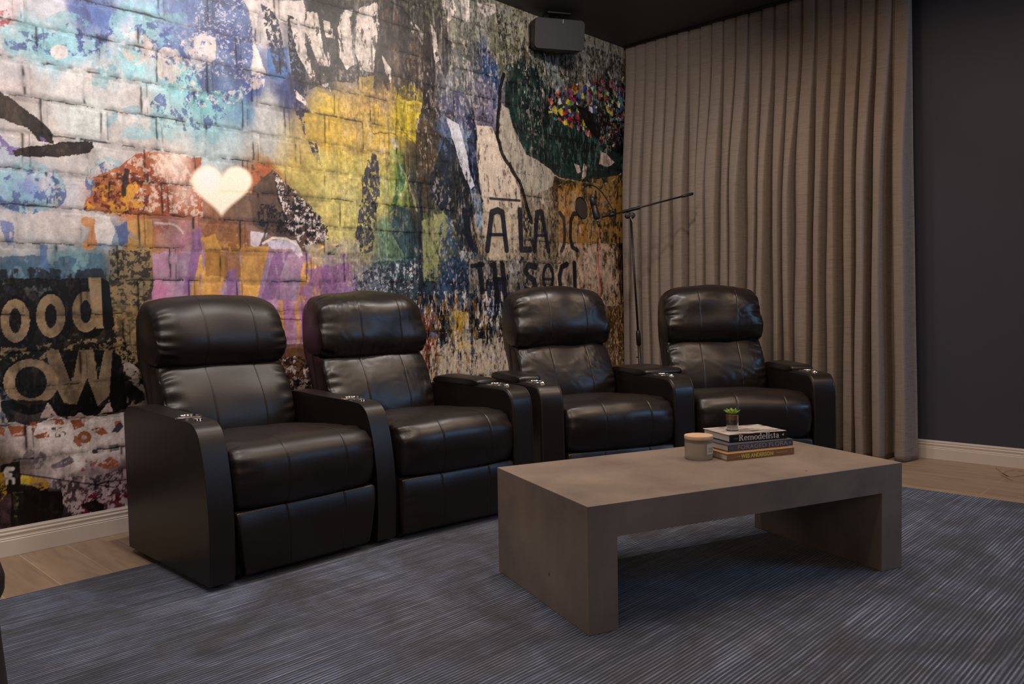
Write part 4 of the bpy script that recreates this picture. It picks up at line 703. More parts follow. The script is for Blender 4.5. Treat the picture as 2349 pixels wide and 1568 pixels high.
    ([(2.059, 1.343), (2.115, 1.374), (2.193, 1.375), (2.262, 1.341), (2.283, 1.290)], dict(col=(222, 205, 190), w=0.012, a=0.9)),
    ([(2.364, 1.198), (2.368, 1.314), (2.442, 1.351), (2.556, 1.359)], dict(col=(224, 190, 150), w=0.012, a=0.9)),
    ([(2.441, 1.306), (2.531, 1.353)], dict(col=(46, 40, 40), w=0.016, a=0.85, crisp=False)),
    ([(2.307, 1.349), (2.689, 1.390), (2.667, 1.166), (2.577, 1.116), (2.357, 1.257)], dict(col=(180, 170, 150), thr=0.46, sc=(24, 14), a=0.7)),
    ([(2.275, 1.208), (2.582, 1.263), (2.663, 1.017), (2.269, 1.022)], dict(col=(156, 104, 158), thr=0.4, sc=(20, 12), a=0.8)),
    ([(2.579, 1.165), (2.793, 1.269), (3.086, 1.277), (3.078, 1.012), (2.663, 1.017)], dict(col=(60, 62, 74), thr=0.5, sc=(56, 40), a=0.85)),
    ([(2.580, 1.214), (3.086, 1.277), (3.078, 1.012), (2.633, 1.017)], dict(col=(190, 190, 200), thr=0.62, sc=(70, 50), seed=3, a=0.8)),
    ([(2.017, 1.047), (2.270, 1.045), (2.288, 0.786), (2.132, 0.794)], dict(col=(176, 120, 170), a=0.85, col2=(196, 150, 185))),
    ([(2.141, 1.046), (2.161, 1.046), (2.163, 0.793), (2.142, 0.794)], dict(col=(216, 164, 72), a=0.85)),
    ([(2.233, 1.045), (2.254, 1.045), (2.262, 0.811), (2.241, 0.812)], dict(col=(216, 164, 72), a=0.85)),
    ([(2.039, 0.961), (2.293, 0.946)], dict(col=(90, 40, 60), w=0.008, a=0.7, crisp=False)),
    ([(2.133, 0.817), (2.288, 0.810), (2.333, 0.546), (2.175, 0.561)], dict(col=(120, 80, 48), a=0.8, thr=0.4, sc=(30, 30))),
    ([(2.131, 0.749), (2.286, 0.739), (2.333, 0.546), (2.175, 0.561)], dict(col=(46, 34, 38), thr=0.5, sc=(50, 50), a=0.9)),
    ([(2.131, 0.749), (2.286, 0.739), (2.333, 0.546), (2.175, 0.561)], dict(col=(200, 180, 175), thr=0.6, sc=(50, 50), seed=3, a=0.9)),
    ([(3.063, 1.065), (3.838, 1.091), (3.823, 0.500), (3.133, 0.554)], dict(col=(28, 28, 34), thr=0.46, sc=(50, 15), seed=1, a=0.9)),
    ([(3.070, 0.746), (3.872, 0.764), (3.864, 0.466), (3.064, 0.533)], dict(col=(196, 182, 165), thr=0.5, sc=(50, 16), seed=4, a=0.92)),
    ([(3.063, 1.065), (3.838, 1.091), (3.823, 0.500), (3.133, 0.554)], dict(col=(150, 110, 50), thr=0.6, sc=(30, 10), seed=2, a=0.8)),
    ([(3.325, 1.009), (3.492, 0.951), (3.505, 0.724), (3.373, 0.731)], dict(col=(190, 156, 62), thr=0.42, sc=(40, 14), a=0.85)),
    ([(3.093, 0.958), (3.215, 0.956), (3.204, 0.576), (3.100, 0.584)], dict(col=(140, 70, 50), thr=0.46, sc=(50, 18), a=0.8)),
    ([(3.655, 1.178), (3.798, 1.179), (3.836, 1.032), (3.708, 0.903), (3.651, 1.005)], dict(col=(30, 36, 70), a=0.85)),
    ([(3.063, 1.065), (3.838, 1.091), (3.823, 0.500), (3.133, 0.554)], dict(col=(70, 100, 140), thr=0.64, sc=(50, 15), seed=5, a=0.8)),
    ([(3.063, 1.092), (3.838, 1.106), (3.857, 1.003), (3.740, 0.535), (3.348, 0.509), (3.065, 0.586)], dict(col=(196, 186, 178), thr=0.63, sc=(64, 18), seed=0, a=0.85)),
    ([(0.882, 1.144), (1.257, 1.158), (1.322, 0.899), (1.436, 0.802), (1.428, 0.596), (1.347, 0.553), (1.107, 0.549), (0.861, 0.633)], dict(col=(32, 29, 28), a=0.93, thr=0.28, sc=(20, 20))),
    ([(1.302, 1.109), (1.446, 1.068), (1.434, 0.750), (1.319, 0.808)], dict(col=(150, 126, 86), thr=0.52, sc=(56, 56), seed=3, a=0.9)),
    ([(0.870, 0.870), (1.439, 0.894), (1.432, 0.699), (0.868, 0.816)], dict(col=(140, 120, 92), thr=0.55, sc=(50, 50), seed=1, a=0.85)),
    ([(1.007, 0.951), (1.004, 0.930), (0.999, 0.909), (0.991, 0.891), (0.981, 0.876), (0.969, 0.865), (0.955, 0.858), (0.942, 0.857), (0.929, 0.860), (0.916, 0.868), (0.906, 0.880), (0.897, 0.895), (0.891, 0.913), (0.887, 0.934), (0.887, 0.955), (0.889, 0.976), (0.894, 0.996), (0.902, 1.014), (0.912, 1.029), (0.923, 1.040), (0.936, 1.047), (0.950, 1.050), (0.963, 1.047), (0.976, 1.040), (0.987, 1.028), (0.996, 1.012), (1.002, 0.994), (1.006, 0.973)], dict(col=(20, 18, 19), a=0.95, crisp=True)),
    ([(0.980, 0.986), (0.978, 0.965), (0.973, 0.945), (0.966, 0.928), (0.957, 0.914), (0.947, 0.903), (0.936, 0.897), (0.924, 0.895), (0.913, 0.897), (0.902, 0.905), (0.893, 0.916), (0.886, 0.931), (0.880, 0.948), (0.877, 0.968), (0.877, 0.988), (0.879, 1.008), (0.883, 1.028), (0.890, 1.045), (0.899, 1.059), (0.909, 1.070), (0.920, 1.077), (0.932, 1.079), (0.943, 1.077), (0.954, 1.070), (0.963, 1.059), (0.971, 1.044), (0.976, 1.026), (0.979, 1.007)], dict(col=(20, 18, 19), a=0.95, crisp=True)),
    ([(0.983, 0.973), (0.981, 0.952), (0.976, 0.933), (0.969, 0.916), (0.959, 0.902), (0.949, 0.891), (0.937, 0.885), (0.925, 0.884), (0.914, 0.886), (0.903, 0.894), (0.893, 0.905), (0.885, 0.919), (0.880, 0.936), (0.877, 0.955), (0.876, 0.975), (0.878, 0.995), (0.883, 1.014), (0.890, 1.031), (0.899, 1.045), (0.909, 1.056), (0.921, 1.062), (0.933, 1.064), (0.944, 1.062), (0.955, 1.055), (0.965, 1.044), (0.973, 1.030), (0.979, 1.012), (0.982, 0.993)], dict(col=(152, 128, 98), a=0.97, crisp=True, col2=(124, 106, 84))),
    ([(0.951, 0.973), (0.950, 0.962), (0.948, 0.951), (0.945, 0.941), (0.941, 0.932), (0.936, 0.926), (0.932, 0.923), (0.927, 0.921), (0.922, 0.923), (0.918, 0.927), (0.914, 0.933), (0.911, 0.942), (0.908, 0.952), (0.907, 0.963), (0.907, 0.975), (0.908, 0.986), (0.910, 0.997), (0.913, 1.007), (0.917, 1.015), (0.921, 1.022), (0.926, 1.025), (0.931, 1.027), (0.936, 1.025), (0.940, 1.021), (0.944, 1.015), (0.947, 1.007), (0.950, 0.996), (0.951, 0.985)], dict(col=(20, 18, 19), a=0.97, crisp=True)),
    ([(1.145, 0.968), (1.142, 0.946), (1.137, 0.925), (1.128, 0.906), (1.117, 0.891), (1.105, 0.879), (1.091, 0.873), (1.077, 0.871), (1.063, 0.874), (1.049, 0.882), (1.038, 0.894), (1.029, 0.910), (1.022, 0.929), (1.018, 0.950), (1.018, 0.972), (1.020, 0.993), (1.026, 1.014), (1.034, 1.033), (1.044, 1.048), (1.057, 1.060), (1.070, 1.067), (1.084, 1.069), (1.099, 1.067), (1.112, 1.059), (1.124, 1.047), (1.133, 1.031), (1.140, 1.012), (1.144, 0.991)], dict(col=(20, 18, 19), a=0.95, crisp=True)),
    ([(1.117, 1.004), (1.114, 0.982), (1.109, 0.962), (1.102, 0.944), (1.093, 0.929), (1.082, 0.918), (1.070, 0.912), (1.057, 0.910), (1.045, 0.913), (1.034, 0.920), (1.025, 0.932), (1.017, 0.947), (1.011, 0.965), (1.008, 0.985), (1.007, 1.006), (1.009, 1.027), (1.014, 1.046), (1.021, 1.064), (1.030, 1.079), (1.041, 1.090), (1.053, 1.097), (1.065, 1.100), (1.077, 1.097), (1.088, 1.090), (1.099, 1.079), (1.107, 1.064), (1.113, 1.046), (1.116, 1.025)], dict(col=(20, 18, 19), a=0.95, crisp=True)),
    ([(1.119, 0.990), (1.117, 0.969), (1.112, 0.950), (1.105, 0.932), (1.095, 0.917), (1.084, 0.907), (1.071, 0.900), (1.059, 0.898), (1.046, 0.901), (1.035, 0.909), (1.025, 0.920), (1.017, 0.935), (1.011, 0.953), (1.007, 0.972), (1.007, 0.993), (1.009, 1.013), (1.014, 1.033), (1.021, 1.050), (1.030, 1.064), (1.041, 1.075), (1.054, 1.082), (1.066, 1.085), (1.079, 1.082), (1.090, 1.075), (1.101, 1.064), (1.109, 1.049), (1.115, 1.031), (1.119, 1.011)], dict(col=(152, 128, 98), a=0.97, crisp=True, col2=(124, 106, 84))),
    ([(1.085, 0.991), (1.084, 0.979), (1.082, 0.968), (1.079, 0.958), (1.075, 0.950), (1.070, 0.944), (1.065, 0.940), (1.060, 0.939), (1.055, 0.941), (1.051, 0.945), (1.047, 0.951), (1.044, 0.959), (1.042, 0.969), (1.040, 0.980), (1.040, 0.992), (1.041, 1.004), (1.043, 1.014), (1.046, 1.024), (1.050, 1.032), (1.055, 1.039), (1.060, 1.042), (1.065, 1.044), (1.069, 1.042), (1.074, 1.038), (1.078, 1.032), (1.081, 1.024), (1.083, 1.014), (1.085, 1.003)], dict(col=(20, 18, 19), a=0.97, crisp=True)),
    ([(1.285, 0.983), (1.282, 0.961), (1.277, 0.941), (1.268, 0.922), (1.257, 0.907), (1.245, 0.896), (1.231, 0.890), (1.216, 0.888), (1.202, 0.891), (1.189, 0.899), (1.178, 0.910), (1.168, 0.926), (1.162, 0.944), (1.158, 0.964), (1.157, 0.986), (1.160, 1.007), (1.165, 1.027), (1.173, 1.045), (1.184, 1.060), (1.196, 1.071), (1.210, 1.078), (1.224, 1.080), (1.238, 1.078), (1.251, 1.071), (1.263, 1.059), (1.273, 1.044), (1.280, 1.025), (1.284, 1.004)], dict(col=(20, 18, 19), a=0.95, crisp=True)),
    ([(1.255, 1.019), (1.252, 0.998), (1.248, 0.979), (1.240, 0.961), (1.231, 0.947), (1.220, 0.936), (1.208, 0.930), (1.196, 0.928), (1.184, 0.931), (1.173, 0.938), (1.163, 0.949), (1.156, 0.964), (1.150, 0.981), (1.147, 1.000), (1.146, 1.021), (1.148, 1.041), (1.153, 1.060), (1.160, 1.077), (1.169, 1.092), (1.180, 1.102), (1.191, 1.109), (1.203, 1.112), (1.215, 1.109), (1.227, 1.103), (1.237, 1.092), (1.245, 1.077), (1.251, 1.059), (1.254, 1.040)], dict(col=(20, 18, 19), a=0.95, crisp=True)),
    ([(1.258, 1.005), (1.256, 0.985), (1.251, 0.966), (1.243, 0.949), (1.234, 0.935), (1.222, 0.924), (1.210, 0.918), (1.198, 0.916), (1.185, 0.919), (1.174, 0.926), (1.164, 0.937), (1.155, 0.951), (1.150, 0.968), (1.146, 0.987), (1.146, 1.007), (1.148, 1.027), (1.153, 1.046), (1.160, 1.062), (1.169, 1.077), (1.180, 1.087), (1.192, 1.094), (1.205, 1.096), (1.217, 1.094), (1.229, 1.087), (1.239, 1.076), (1.248, 1.062), (1.254, 1.045), (1.257, 1.025)], dict(col=(152, 128, 98), a=0.97, crisp=True, col2=(124, 106, 84))),
    ([(1.224, 1.006), (1.223, 0.994), (1.221, 0.984), (1.218, 0.974), (1.214, 0.966), (1.209, 0.960), (1.204, 0.956), (1.199, 0.955), (1.194, 0.957), (1.189, 0.961), (1.185, 0.967), (1.182, 0.975), (1.180, 0.985), (1.179, 0.995), (1.179, 1.007), (1.180, 1.018), (1.182, 1.028), (1.185, 1.038), (1.189, 1.046), (1.193, 1.052), (1.198, 1.056), (1.203, 1.057), (1.208, 1.056), (1.213, 1.052), (1.217, 1.046), (1.220, 1.038), (1.222, 1.028), (1.224, 1.017)], dict(col=(20, 18, 19), a=0.97, crisp=True)),
    ([(1.216, 1.158), (1.268, 1.158), (1.276, 0.930), (1.239, 0.931), (1.225, 1.030)], dict(col=(152, 128, 98), a=0.97, crisp=True)),
    ([(1.268, 1.158), (1.303, 1.139), (1.319, 0.939), (1.285, 0.920), (1.269, 0.940)], dict(col=(20, 18, 19), a=0.97, crisp=True)),
    ([(1.080, 0.687), (1.076, 0.660), (1.066, 0.635), (1.052, 0.613), (1.033, 0.596), (1.012, 0.584), (0.988, 0.577), (0.964, 0.577), (0.940, 0.583), (0.917, 0.594), (0.898, 0.610), (0.882, 0.631), (0.870, 0.654), (0.864, 0.680), (0.862, 0.706), (0.866, 0.732), (0.875, 0.756), (0.888, 0.777), (0.905, 0.795), (0.926, 0.808), (0.949, 0.815), (0.973, 0.817), (0.997, 0.812), (1.020, 0.802), (1.041, 0.786), (1.058, 0.766), (1.070, 0.742), (1.078, 0.715)], dict(col=(20, 18, 19), a=0.95, crisp=True)),
    ([(0.869, 0.834), (1.459, 0.893), (1.446, 0.552), (0.859, 0.587)], dict(col=(52, 47, 42), a=0.0)),
    ([(1.037, 0.839), (1.086, 0.846), (1.129, 0.698), (1.165, 0.837), (1.225, 0.841), (1.239, 0.694), (1.272, 0.831), (1.306, 0.834), (1.285, 0.630), (1.235, 0.585), (1.196, 0.717), (1.149, 0.603), (1.101, 0.608), (1.061, 0.708)], dict(col=(140, 120, 96), a=0.95, crisp=True, col2=(118, 100, 80))),
    ([(1.086, 0.846), (1.165, 0.837), (1.141, 0.721), (1.123, 0.723)], dict(col=(20, 18, 19), a=0.97, crisp=True)),
    ([(1.225, 0.841), (1.272, 0.831), (1.253, 0.762), (1.237, 0.763)], dict(col=(20, 18, 19), a=0.97, crisp=True)),
    ([(1.149, 0.603), (1.196, 0.717), (1.235, 0.585), (1.233, 0.545), (1.143, 0.545)], dict(col=(20, 18, 19), a=0.97, crisp=True)),
    ([(1.032, 0.730), (1.061, 0.708), (1.101, 0.608), (1.145, 0.604), (1.125, 0.557), (1.056, 0.565)], dict(col=(20, 18, 19), a=0.97, crisp=True)),
    ([(1.306, 0.834), (1.342, 0.797), (1.362, 0.561), (1.271, 0.561), (1.285, 0.630)], dict(col=(20, 18, 19), a=0.97, crisp=True)),
    ([(1.080, 0.705), (1.077, 0.683), (1.068, 0.662), (1.055, 0.644), (1.037, 0.630), (1.017, 0.620), (0.995, 0.615), (0.972, 0.615), (0.949, 0.620), (0.928, 0.629), (0.910, 0.643), (0.894, 0.659), (0.883, 0.679), (0.877, 0.700), (0.875, 0.722), (0.879, 0.743), (0.887, 0.763), (0.899, 0.780), (0.916, 0.794), (0.935, 0.805), (0.957, 0.811), (0.980, 0.812), (1.002, 0.808), (1.024, 0.799), (1.043, 0.786), (1.060, 0.769), (1.071, 0.749), (1.079, 0.727)], dict(col=(168, 140, 110), a=0.97, crisp=True, col2=(124, 106, 84))),
    ([(1.036, 0.708), (1.034, 0.693), (1.029, 0.679), (1.021, 0.667), (1.011, 0.657), (0.999, 0.650), (0.986, 0.646), (0.973, 0.646), (0.960, 0.649), (0.948, 0.655), (0.937, 0.664), (0.928, 0.675), (0.922, 0.689), (0.918, 0.703), (0.917, 0.718), (0.919, 0.733), (0.924, 0.747), (0.931, 0.759), (0.941, 0.769), (0.952, 0.776), (0.965, 0.780), (0.978, 0.781), (0.992, 0.778), (1.004, 0.772), (1.015, 0.763), (1.024, 0.752), (1.031, 0.738), (1.035, 0.724)], dict(col=(22, 22, 24), a=0.97, crisp=True)),
    ([(1.342, 0.797), (1.414, 0.751), (1.439, 0.615), (1.391, 0.661), (1.353, 0.705)], dict(col=(170, 155, 150), thr=0.4, sc=(40, 40), a=0.85)),
    ([(0.864, 0.706), (0.908, 0.628), (0.914, 0.571), (0.881, 0.547), (0.859, 0.578)], dict(col=(96, 110, 130), a=0.85, thr=0.3, sc=(20, 20))),
    ([(0.860, 0.624), (0.889, 0.556), (0.970, 0.532), (1.064, 0.564), (1.347, 0.542), (1.348, 0.573), (0.862, 0.651)], dict(col=(20, 18, 19), a=0.9)),
    ([(1.005, 0.561), (1.036, 0.615), (1.077, 0.553)], dict(col=(180, 160, 152), a=0.9, thr=0.3, sc=(40, 40))),
    ([(1.134, 0.546), (1.162, 0.573), (1.188, 0.550)], dict(col=(180, 160, 152), a=0.9, thr=0.3, sc=(40, 40))),
    ([(1.234, 0.555), (1.283, 0.610), (1.290, 0.559)], dict(col=(180, 160, 152), a=0.9, thr=0.3, sc=(40, 40))),
    ([(1.347, 0.553), (1.378, 0.595), (1.397, 0.558)], dict(col=(180, 160, 152), a=0.9, thr=0.3, sc=(40, 40))),
    ([(1.224, 0.546), (1.108, 0.559), (1.141, 0.506)], dict(col=(180, 160, 152), a=0.9, thr=0.3, sc=(40, 40))),
    ([(0.883, 0.539), (0.954, 0.531), (0.948, 0.490), (0.899, 0.491)], dict(col=(150, 84, 48), a=0.95, thr=0.34, sc=(40, 40), crisp=True, col2=(176, 92, 52))),
    ([(0.964, 0.545), (1.001, 0.546), (0.975, 0.492)], dict(col=(150, 84, 48), a=0.95, thr=0.34, sc=(40, 40), crisp=True, col2=(176, 92, 52))),
    ([(0.975, 0.486), (1.036, 0.500), (1.037, 0.473), (0.989, 0.474)], dict(col=(150, 84, 48), a=0.95, thr=0.34, sc=(40, 40), crisp=True, col2=(176, 92, 52))),
    ([(1.119, 0.537), (1.178, 0.536), (1.176, 0.504), (1.136, 0.492)], dict(col=(150, 84, 48), a=0.95, thr=0.34, sc=(40, 40), crisp=True, col2=(176, 92, 52))),
    ([(1.201, 0.484), (1.247, 0.495), (1.274, 0.458), (1.240, 0.455)], dict(col=(150, 84, 48), a=0.95, thr=0.34, sc=(40, 40), crisp=True, col2=(176, 92, 52))),
    ([(1.038, 0.552), (1.100, 0.545), (1.094, 0.519), (1.047, 0.530)], dict(col=(150, 84, 48), a=0.95, thr=0.34, sc=(40, 40), crisp=True, col2=(176, 92, 52))),
    ([(1.220, 0.323), (1.277, 0.353), (1.313, 0.325), (1.307, 0.298), (1.250, 0.301)], dict(col=(150, 84, 48), a=0.95, thr=0.34, sc=(40, 40), crisp=True, col2=(176, 92, 52))),
    ([(0.857, 0.542), (0.874, 0.530), (0.868, 0.500), (0.856, 0.512)], dict(col=(150, 84, 48), a=0.95, thr=0.34, sc=(40, 40), crisp=True, col2=(176, 92, 52))),
    ([(1.202, 0.451), (1.201, 0.445), (1.199, 0.440), (1.196, 0.435), (1.191, 0.431), (1.186, 0.429), (1.180, 0.428), (1.173, 0.428), (1.167, 0.429), (1.162, 0.432), (1.156, 0.436), (1.152, 0.441), (1.149, 0.447), (1.147, 0.453), (1.147, 0.459), (1.148, 0.464), (1.150, 0.470), (1.154, 0.475), (1.158, 0.478), (1.163, 0.481), (1.169, 0.482), (1.176, 0.482), (1.182, 0.480), (1.188, 0.478), (1.193, 0.474), (1.197, 0.469), (1.200, 0.463), (1.202, 0.457)], dict(col=(180, 104, 60), a=0.97, crisp=True)),
    ([(1.184, 0.453), (1.184, 0.450), (1.183, 0.448), (1.182, 0.447), (1.180, 0.446), (1.177, 0.445), (1.175, 0.444), (1.172, 0.444), (1.169, 0.445), (1.167, 0.446), (1.165, 0.448), (1.163, 0.449), (1.162, 0.451), (1.161, 0.454), (1.161, 0.456), (1.161, 0.458), (1.162, 0.460), (1.163, 0.461), (1.165, 0.463), (1.168, 0.464), (1.170, 0.464), (1.173, 0.464), (1.176, 0.463), (1.178, 0.462), (1.180, 0.461), (1.182, 0.459), (1.183, 0.457), (1.184, 0.455)], dict(col=(196, 184, 182), a=0.97, crisp=True)),
    ([(1.126, 0.467), (1.150, 0.458), (1.153, 0.420), (1.138, 0.417), (1.122, 0.440)], dict(col=(180, 104, 60), a=0.9)),
    ([(1.287, 0.462), (1.326, 0.513), (1.340, 0.484), (1.318, 0.458)], dict(col=(36, 46, 70), a=0.9, crisp=True)),
    ([(1.299, 0.511), (1.326, 0.513), (1.298, 0.489)], dict(col=(176, 96, 60), a=0.9)),
    ([(1.272, 0.406), (1.314, 0.406), (1.318, 0.377), (1.278, 0.374)], dict(col=(132, 130, 132), a=0.85, crisp=True)),
    ([(1.220, 0.388), (1.220, 0.385), (1.219, 0.383), (1.217, 0.381), (1.215, 0.380), (1.212, 0.379), (1.210, 0.378), (1.207, 0.379), (1.204, 0.379), (1.201, 0.380), (1.199, 0.382), (1.197, 0.384), (1.195, 0.386), (1.194, 0.389), (1.194, 0.391), (1.194, 0.394), (1.196, 0.396), (1.197, 0.398), (1.199, 0.399), (1.202, 0.400), (1.205, 0.400), (1.208, 0.400), (1.210, 0.400), (1.213, 0.398), (1.216, 0.397), (1.218, 0.395), (1.219, 0.392), (1.220, 0.390)], dict(col=(40, 44, 56), a=0.9)),
    ([(1.176, 0.357), (1.221, 0.356), (1.188, 0.290), (1.154, 0.306)], dict(col=(150, 50, 56), a=0.8, thr=0.5, sc=(36, 36))),
    ([(1.022, 0.380), (1.020, 0.370), (1.016, 0.361), (1.011, 0.353), (1.003, 0.346), (0.994, 0.342), (0.984, 0.340), (0.974, 0.341), (0.964, 0.344), (0.954, 0.349), (0.946, 0.355), (0.939, 0.364), (0.934, 0.374), (0.931, 0.384), (0.931, 0.394), (0.932, 0.404), (0.936, 0.414), (0.942, 0.422), (0.949, 0.428), (0.958, 0.432), (0.968, 0.434), (0.978, 0.434), (0.988, 0.431), (0.997, 0.427), (1.006, 0.420), (1.013, 0.411), (1.018, 0.402), (1.021, 0.391)], dict(col=(120, 108, 116), thr=0.5, sc=(60, 50), a=0.8)),
    ([(1.035, 0.347), (1.108, 0.383), (1.126, 0.354), (1.053, 0.323)], dict(col=(104, 96, 120), thr=0.46, sc=(50, 50), a=0.8)),
    ([(1.037, 0.521), (1.098, 0.513), (1.092, 0.476), (1.054, 0.471)], dict(col=(70, 60, 60), thr=0.54, sc=(90, 90), a=0.9)),
    ([(1.018, 0.281), (1.104, 0.287), (1.203, 0.276), (1.328, 0.294), (1.354, 0.290), (1.347, 0.105), (1.166, 0.108), (0.840, 0.123), (0.846, 0.270)], dict(col=(90, 72, 84), a=0.8, thr=0.46, sc=(30, 30), col2=(46, 36, 44))),
    ([(1.141, 0.238), (1.353, 0.245), (1.348, 0.110), (1.117, 0.112)], dict(col=(110, 24, 50), thr=0.5, sc=(44, 40), seed=2, a=0.9)),
    ([(1.046, 0.286), (1.354, 0.290), (1.348, 0.110), (1.098, 0.127)], dict(col=(190, 172, 180), thr=0.52, sc=(56, 46), seed=4, a=0.85)),
    ([(0.902, 0.249), (0.980, 0.251), (1.073, 0.234), (1.080, 0.174), (1.068, 0.106), (0.906, 0.119)], dict(col=(22, 18, 18), a=0.97, col2=(34, 26, 24))),
    ([(1.148, 0.166), (1.208, 0.165), (1.243, 0.142), (1.253, 0.115), (1.206, 0.113), (1.167, 0.140)], dict(col=(22, 18, 20), a=0.97)),
    ([(0.851, 0.381), (0.922, 0.390), (0.920, 0.288), (1.026, 0.258), (1.021, 0.243), (0.890, 0.262), (0.897, 0.126), (0.879, 0.120), (0.885, 0.253), (0.846, 0.275)], dict(col=(30, 22, 18), a=0.95, crisp=True)),
    ([(0.924, 0.329), (0.966, 0.316), (0.956, 0.284), (0.922, 0.292)], dict(col=(206, 180, 40), a=0.97, crisp=True)),
    ([(0.959, 0.312), (1.018, 0.291), (1.026, 0.258), (0.993, 0.248), (0.953, 0.282)], dict(col=(196, 150, 44), thr=0.42, sc=(40, 40), a=0.9)),
    ([(0.849, 0.351), (0.867, 0.348), (0.873, 0.286), (0.861, 0.221), (0.844, 0.230)], dict(col=(180, 140, 40), thr=0.46, sc=(30, 30), a=0.9)),
    ([(0.846, 0.260), (0.884, 0.242), (0.879, 0.120), (0.840, 0.118)], dict(col=(84, 56, 66), thr=0.42, sc=(40, 40), a=0.85)),
    ([(0.893, 0.359), (0.876, 0.362), (0.869, 0.348), (0.875, 0.334), (0.884, 0.335)], dict(col=(200, 198, 196), w=0.018, a=0.95)),
    ([(0.871, 0.301), (0.872, 0.316), (0.883, 0.324), (0.896, 0.317), (0.896, 0.299)], dict(col=(200, 198, 196), w=0.01, a=0.9)),
    ([(0.919, 0.334), (1.028, 0.298), (1.123, 0.265), (1.288, 0.212)], dict(col=(24, 20, 24), w=0.006, a=0.9)),
    ([(0.900, 0.240), (0.909, 0.240), (0.909, 0.227), (0.901, 0.227)], dict(col=(120, 122, 40), a=0.6, thr=0.5, sc=(60, 60))),
    ([(0.899, 0.214), (0.908, 0.214), (0.908, 0.202), (0.900, 0.201)], dict(col=(120, 122, 40), a=0.6, thr=0.5, sc=(60, 60))),
    ([(0.898, 0.188), (0.907, 0.189), (0.907, 0.176), (0.899, 0.176)], dict(col=(120, 122, 40), a=0.6, thr=0.5, sc=(60, 60))),
    ([(0.897, 0.163), (0.906, 0.163), (0.906, 0.151), (0.897, 0.150)], dict(col=(120, 122, 40), a=0.6, thr=0.5, sc=(60, 60))),
    ([(0.896, 0.137), (0.905, 0.137), (0.905, 0.125), (0.896, 0.125)], dict(col=(120, 122, 40), a=0.6, thr=0.5, sc=(60, 60))),
]
EARLY = [o for o in OPS if not o[1].get('late')]
LATE = [o for o in OPS if o[1].get('late')]
def run(ops):
    for pts, kw in ops:
        if kw['col'] == 'confetti':
            rd = random.Random(4)
            cols = [(190, 40, 44), (216, 190, 40), (60, 150, 170), (92, 60, 140), (190, 90, 50), (50, 84, 150), (160, 50, 110), (206, 196, 190),
                    (30, 26, 30), (100, 160, 70), (30, 26, 30), (30, 60, 60), (22, 20, 24), (26, 30, 30), (40, 44, 40), (24, 40, 50)]
            xs_ = [q[0] for q in pts]
            zs_ = [q[1] for q in pts]
            for i in range(900):
                X, Z = rd.uniform(min(xs_), max(xs_)), rd.uniform(min(zs_), max(zs_))
                if not inside(np.array([X]), np.array([Z]), pts)[0]:
                    continue
                r_ = rd.uniform(.010, .027)
                n_ = rd.choice([3, 4, 4, 5])
                a0 = rd.uniform(0, 6.28)
                paint([(X + 1.2 * r_ * math.cos(a0 + 6.283 * k / n_) * rd.uniform(.7, 1.3), Z + 1.2 * r_ * math.sin(a0 + 6.283 * k / n_)) for k in range(n_)], rd.choice(cols), a=.85)
            continue
        kw = dict(kw)
        kw.pop('late', None)
        w = kw.pop('w', None)
        if w:
            stroke(pts, w, **kw)
        else:
            paint(pts, **kw)
run(EARLY)

# brick courses of the print: dark mortar line, pale edge, side joints
CH, BL = 0.1515, 0.243
zz = (GZ - 1.297 + 0.010 * (fbm(GX * 3, GZ * 3, 2) - 0.5) + 0.011 * (fbm(GX * 34, GZ * 34, 4) - 0.5)) / CH
row = np.floor(zz)
fz = (zz - row) * CH
off = (row % 2) * 0.5 + 0.13 * np.sin(row * 2.7)
xx = (GX - 0.02 + 0.014 * (fbm(GX * 6, GZ * 6, 3) - 0.5)) / BL + off
cidx = np.floor(xx)
fx = (xx - cidx) * BL
rnd = LAT[0][(cidx.astype(int) * 7 + row.astype(int) * 13) & 255, (row.astype(int) * 31 + cidx.astype(int)) & 255]
brk = fbm(GX * 18, GZ * 18, 5, 3)
IMG *= (0.90 + 0.18 * rnd)[..., None]
fz = fz - (rnd - 0.5) * 0.014 + 0.007
fx = fx - (LAT[1][(cidx.astype(int) * 3 + row.astype(int) * 11) & 255, row.astype(int) & 255] - 0.5) * 0.012
def darken(mask, k):
    IMG[...] = IMG * (1 - (mask * k)[..., None])
rf = np.clip((3.8 - GX) / 1.8, 0.9, 1)
jl = np.clip((brk - 0.33) * 9, 0, 1) * rf
darken(np.exp(-((fz - 0.006) / (0.0024 + 0.0055 * vnoise(GX * 28, GZ * 28, 2) ** 1.5)) ** 2) * jl, 0.92)
darken(np.exp(-((fz - 0.016) / 0.010) ** 2) * jl, 0.22)
j2 = np.clip((fbm(GX * 11, GZ * 11, 1, 3) - 0.46) * 9, 0, 1)
inz = np.clip((fz - 0.012) / 0.01, 0, 1) * rf
darken(np.exp(-((fx - 0.210 - 0.006 * brk) / (0.0022 + 0.0045 * vnoise(GX * 30, GZ * 30, 3))) ** 2) * inz * np.clip(j2 + 0.1, 0, 1), 0.85)
darken(np.exp(-((fx - 0.240) / 0.0032) ** 2) * inz * j2, 0.55)
ed = np.minimum(np.minimum(fx, 0.212 - fx), np.minimum(fz - 0.012, CH - fz))
edg = np.exp(-(np.clip(ed, 0, 1) / 0.014) ** 2) * (fx < 0.212)
darken(edg * np.clip((fbm(GX * 30, GZ * 30, 0, 4) - 0.33) * 4, 0, 1) * rf, 0.26)
darken(np.clip((fbm(GX * 12, GZ * 9, 3, 5, .65) - 0.5) * 5, 0, 1) * (GX < 3.2), 0.14)
darken(((fx > 0.212) & (fx < 0.239)) * inz * 0.8, 0.10)
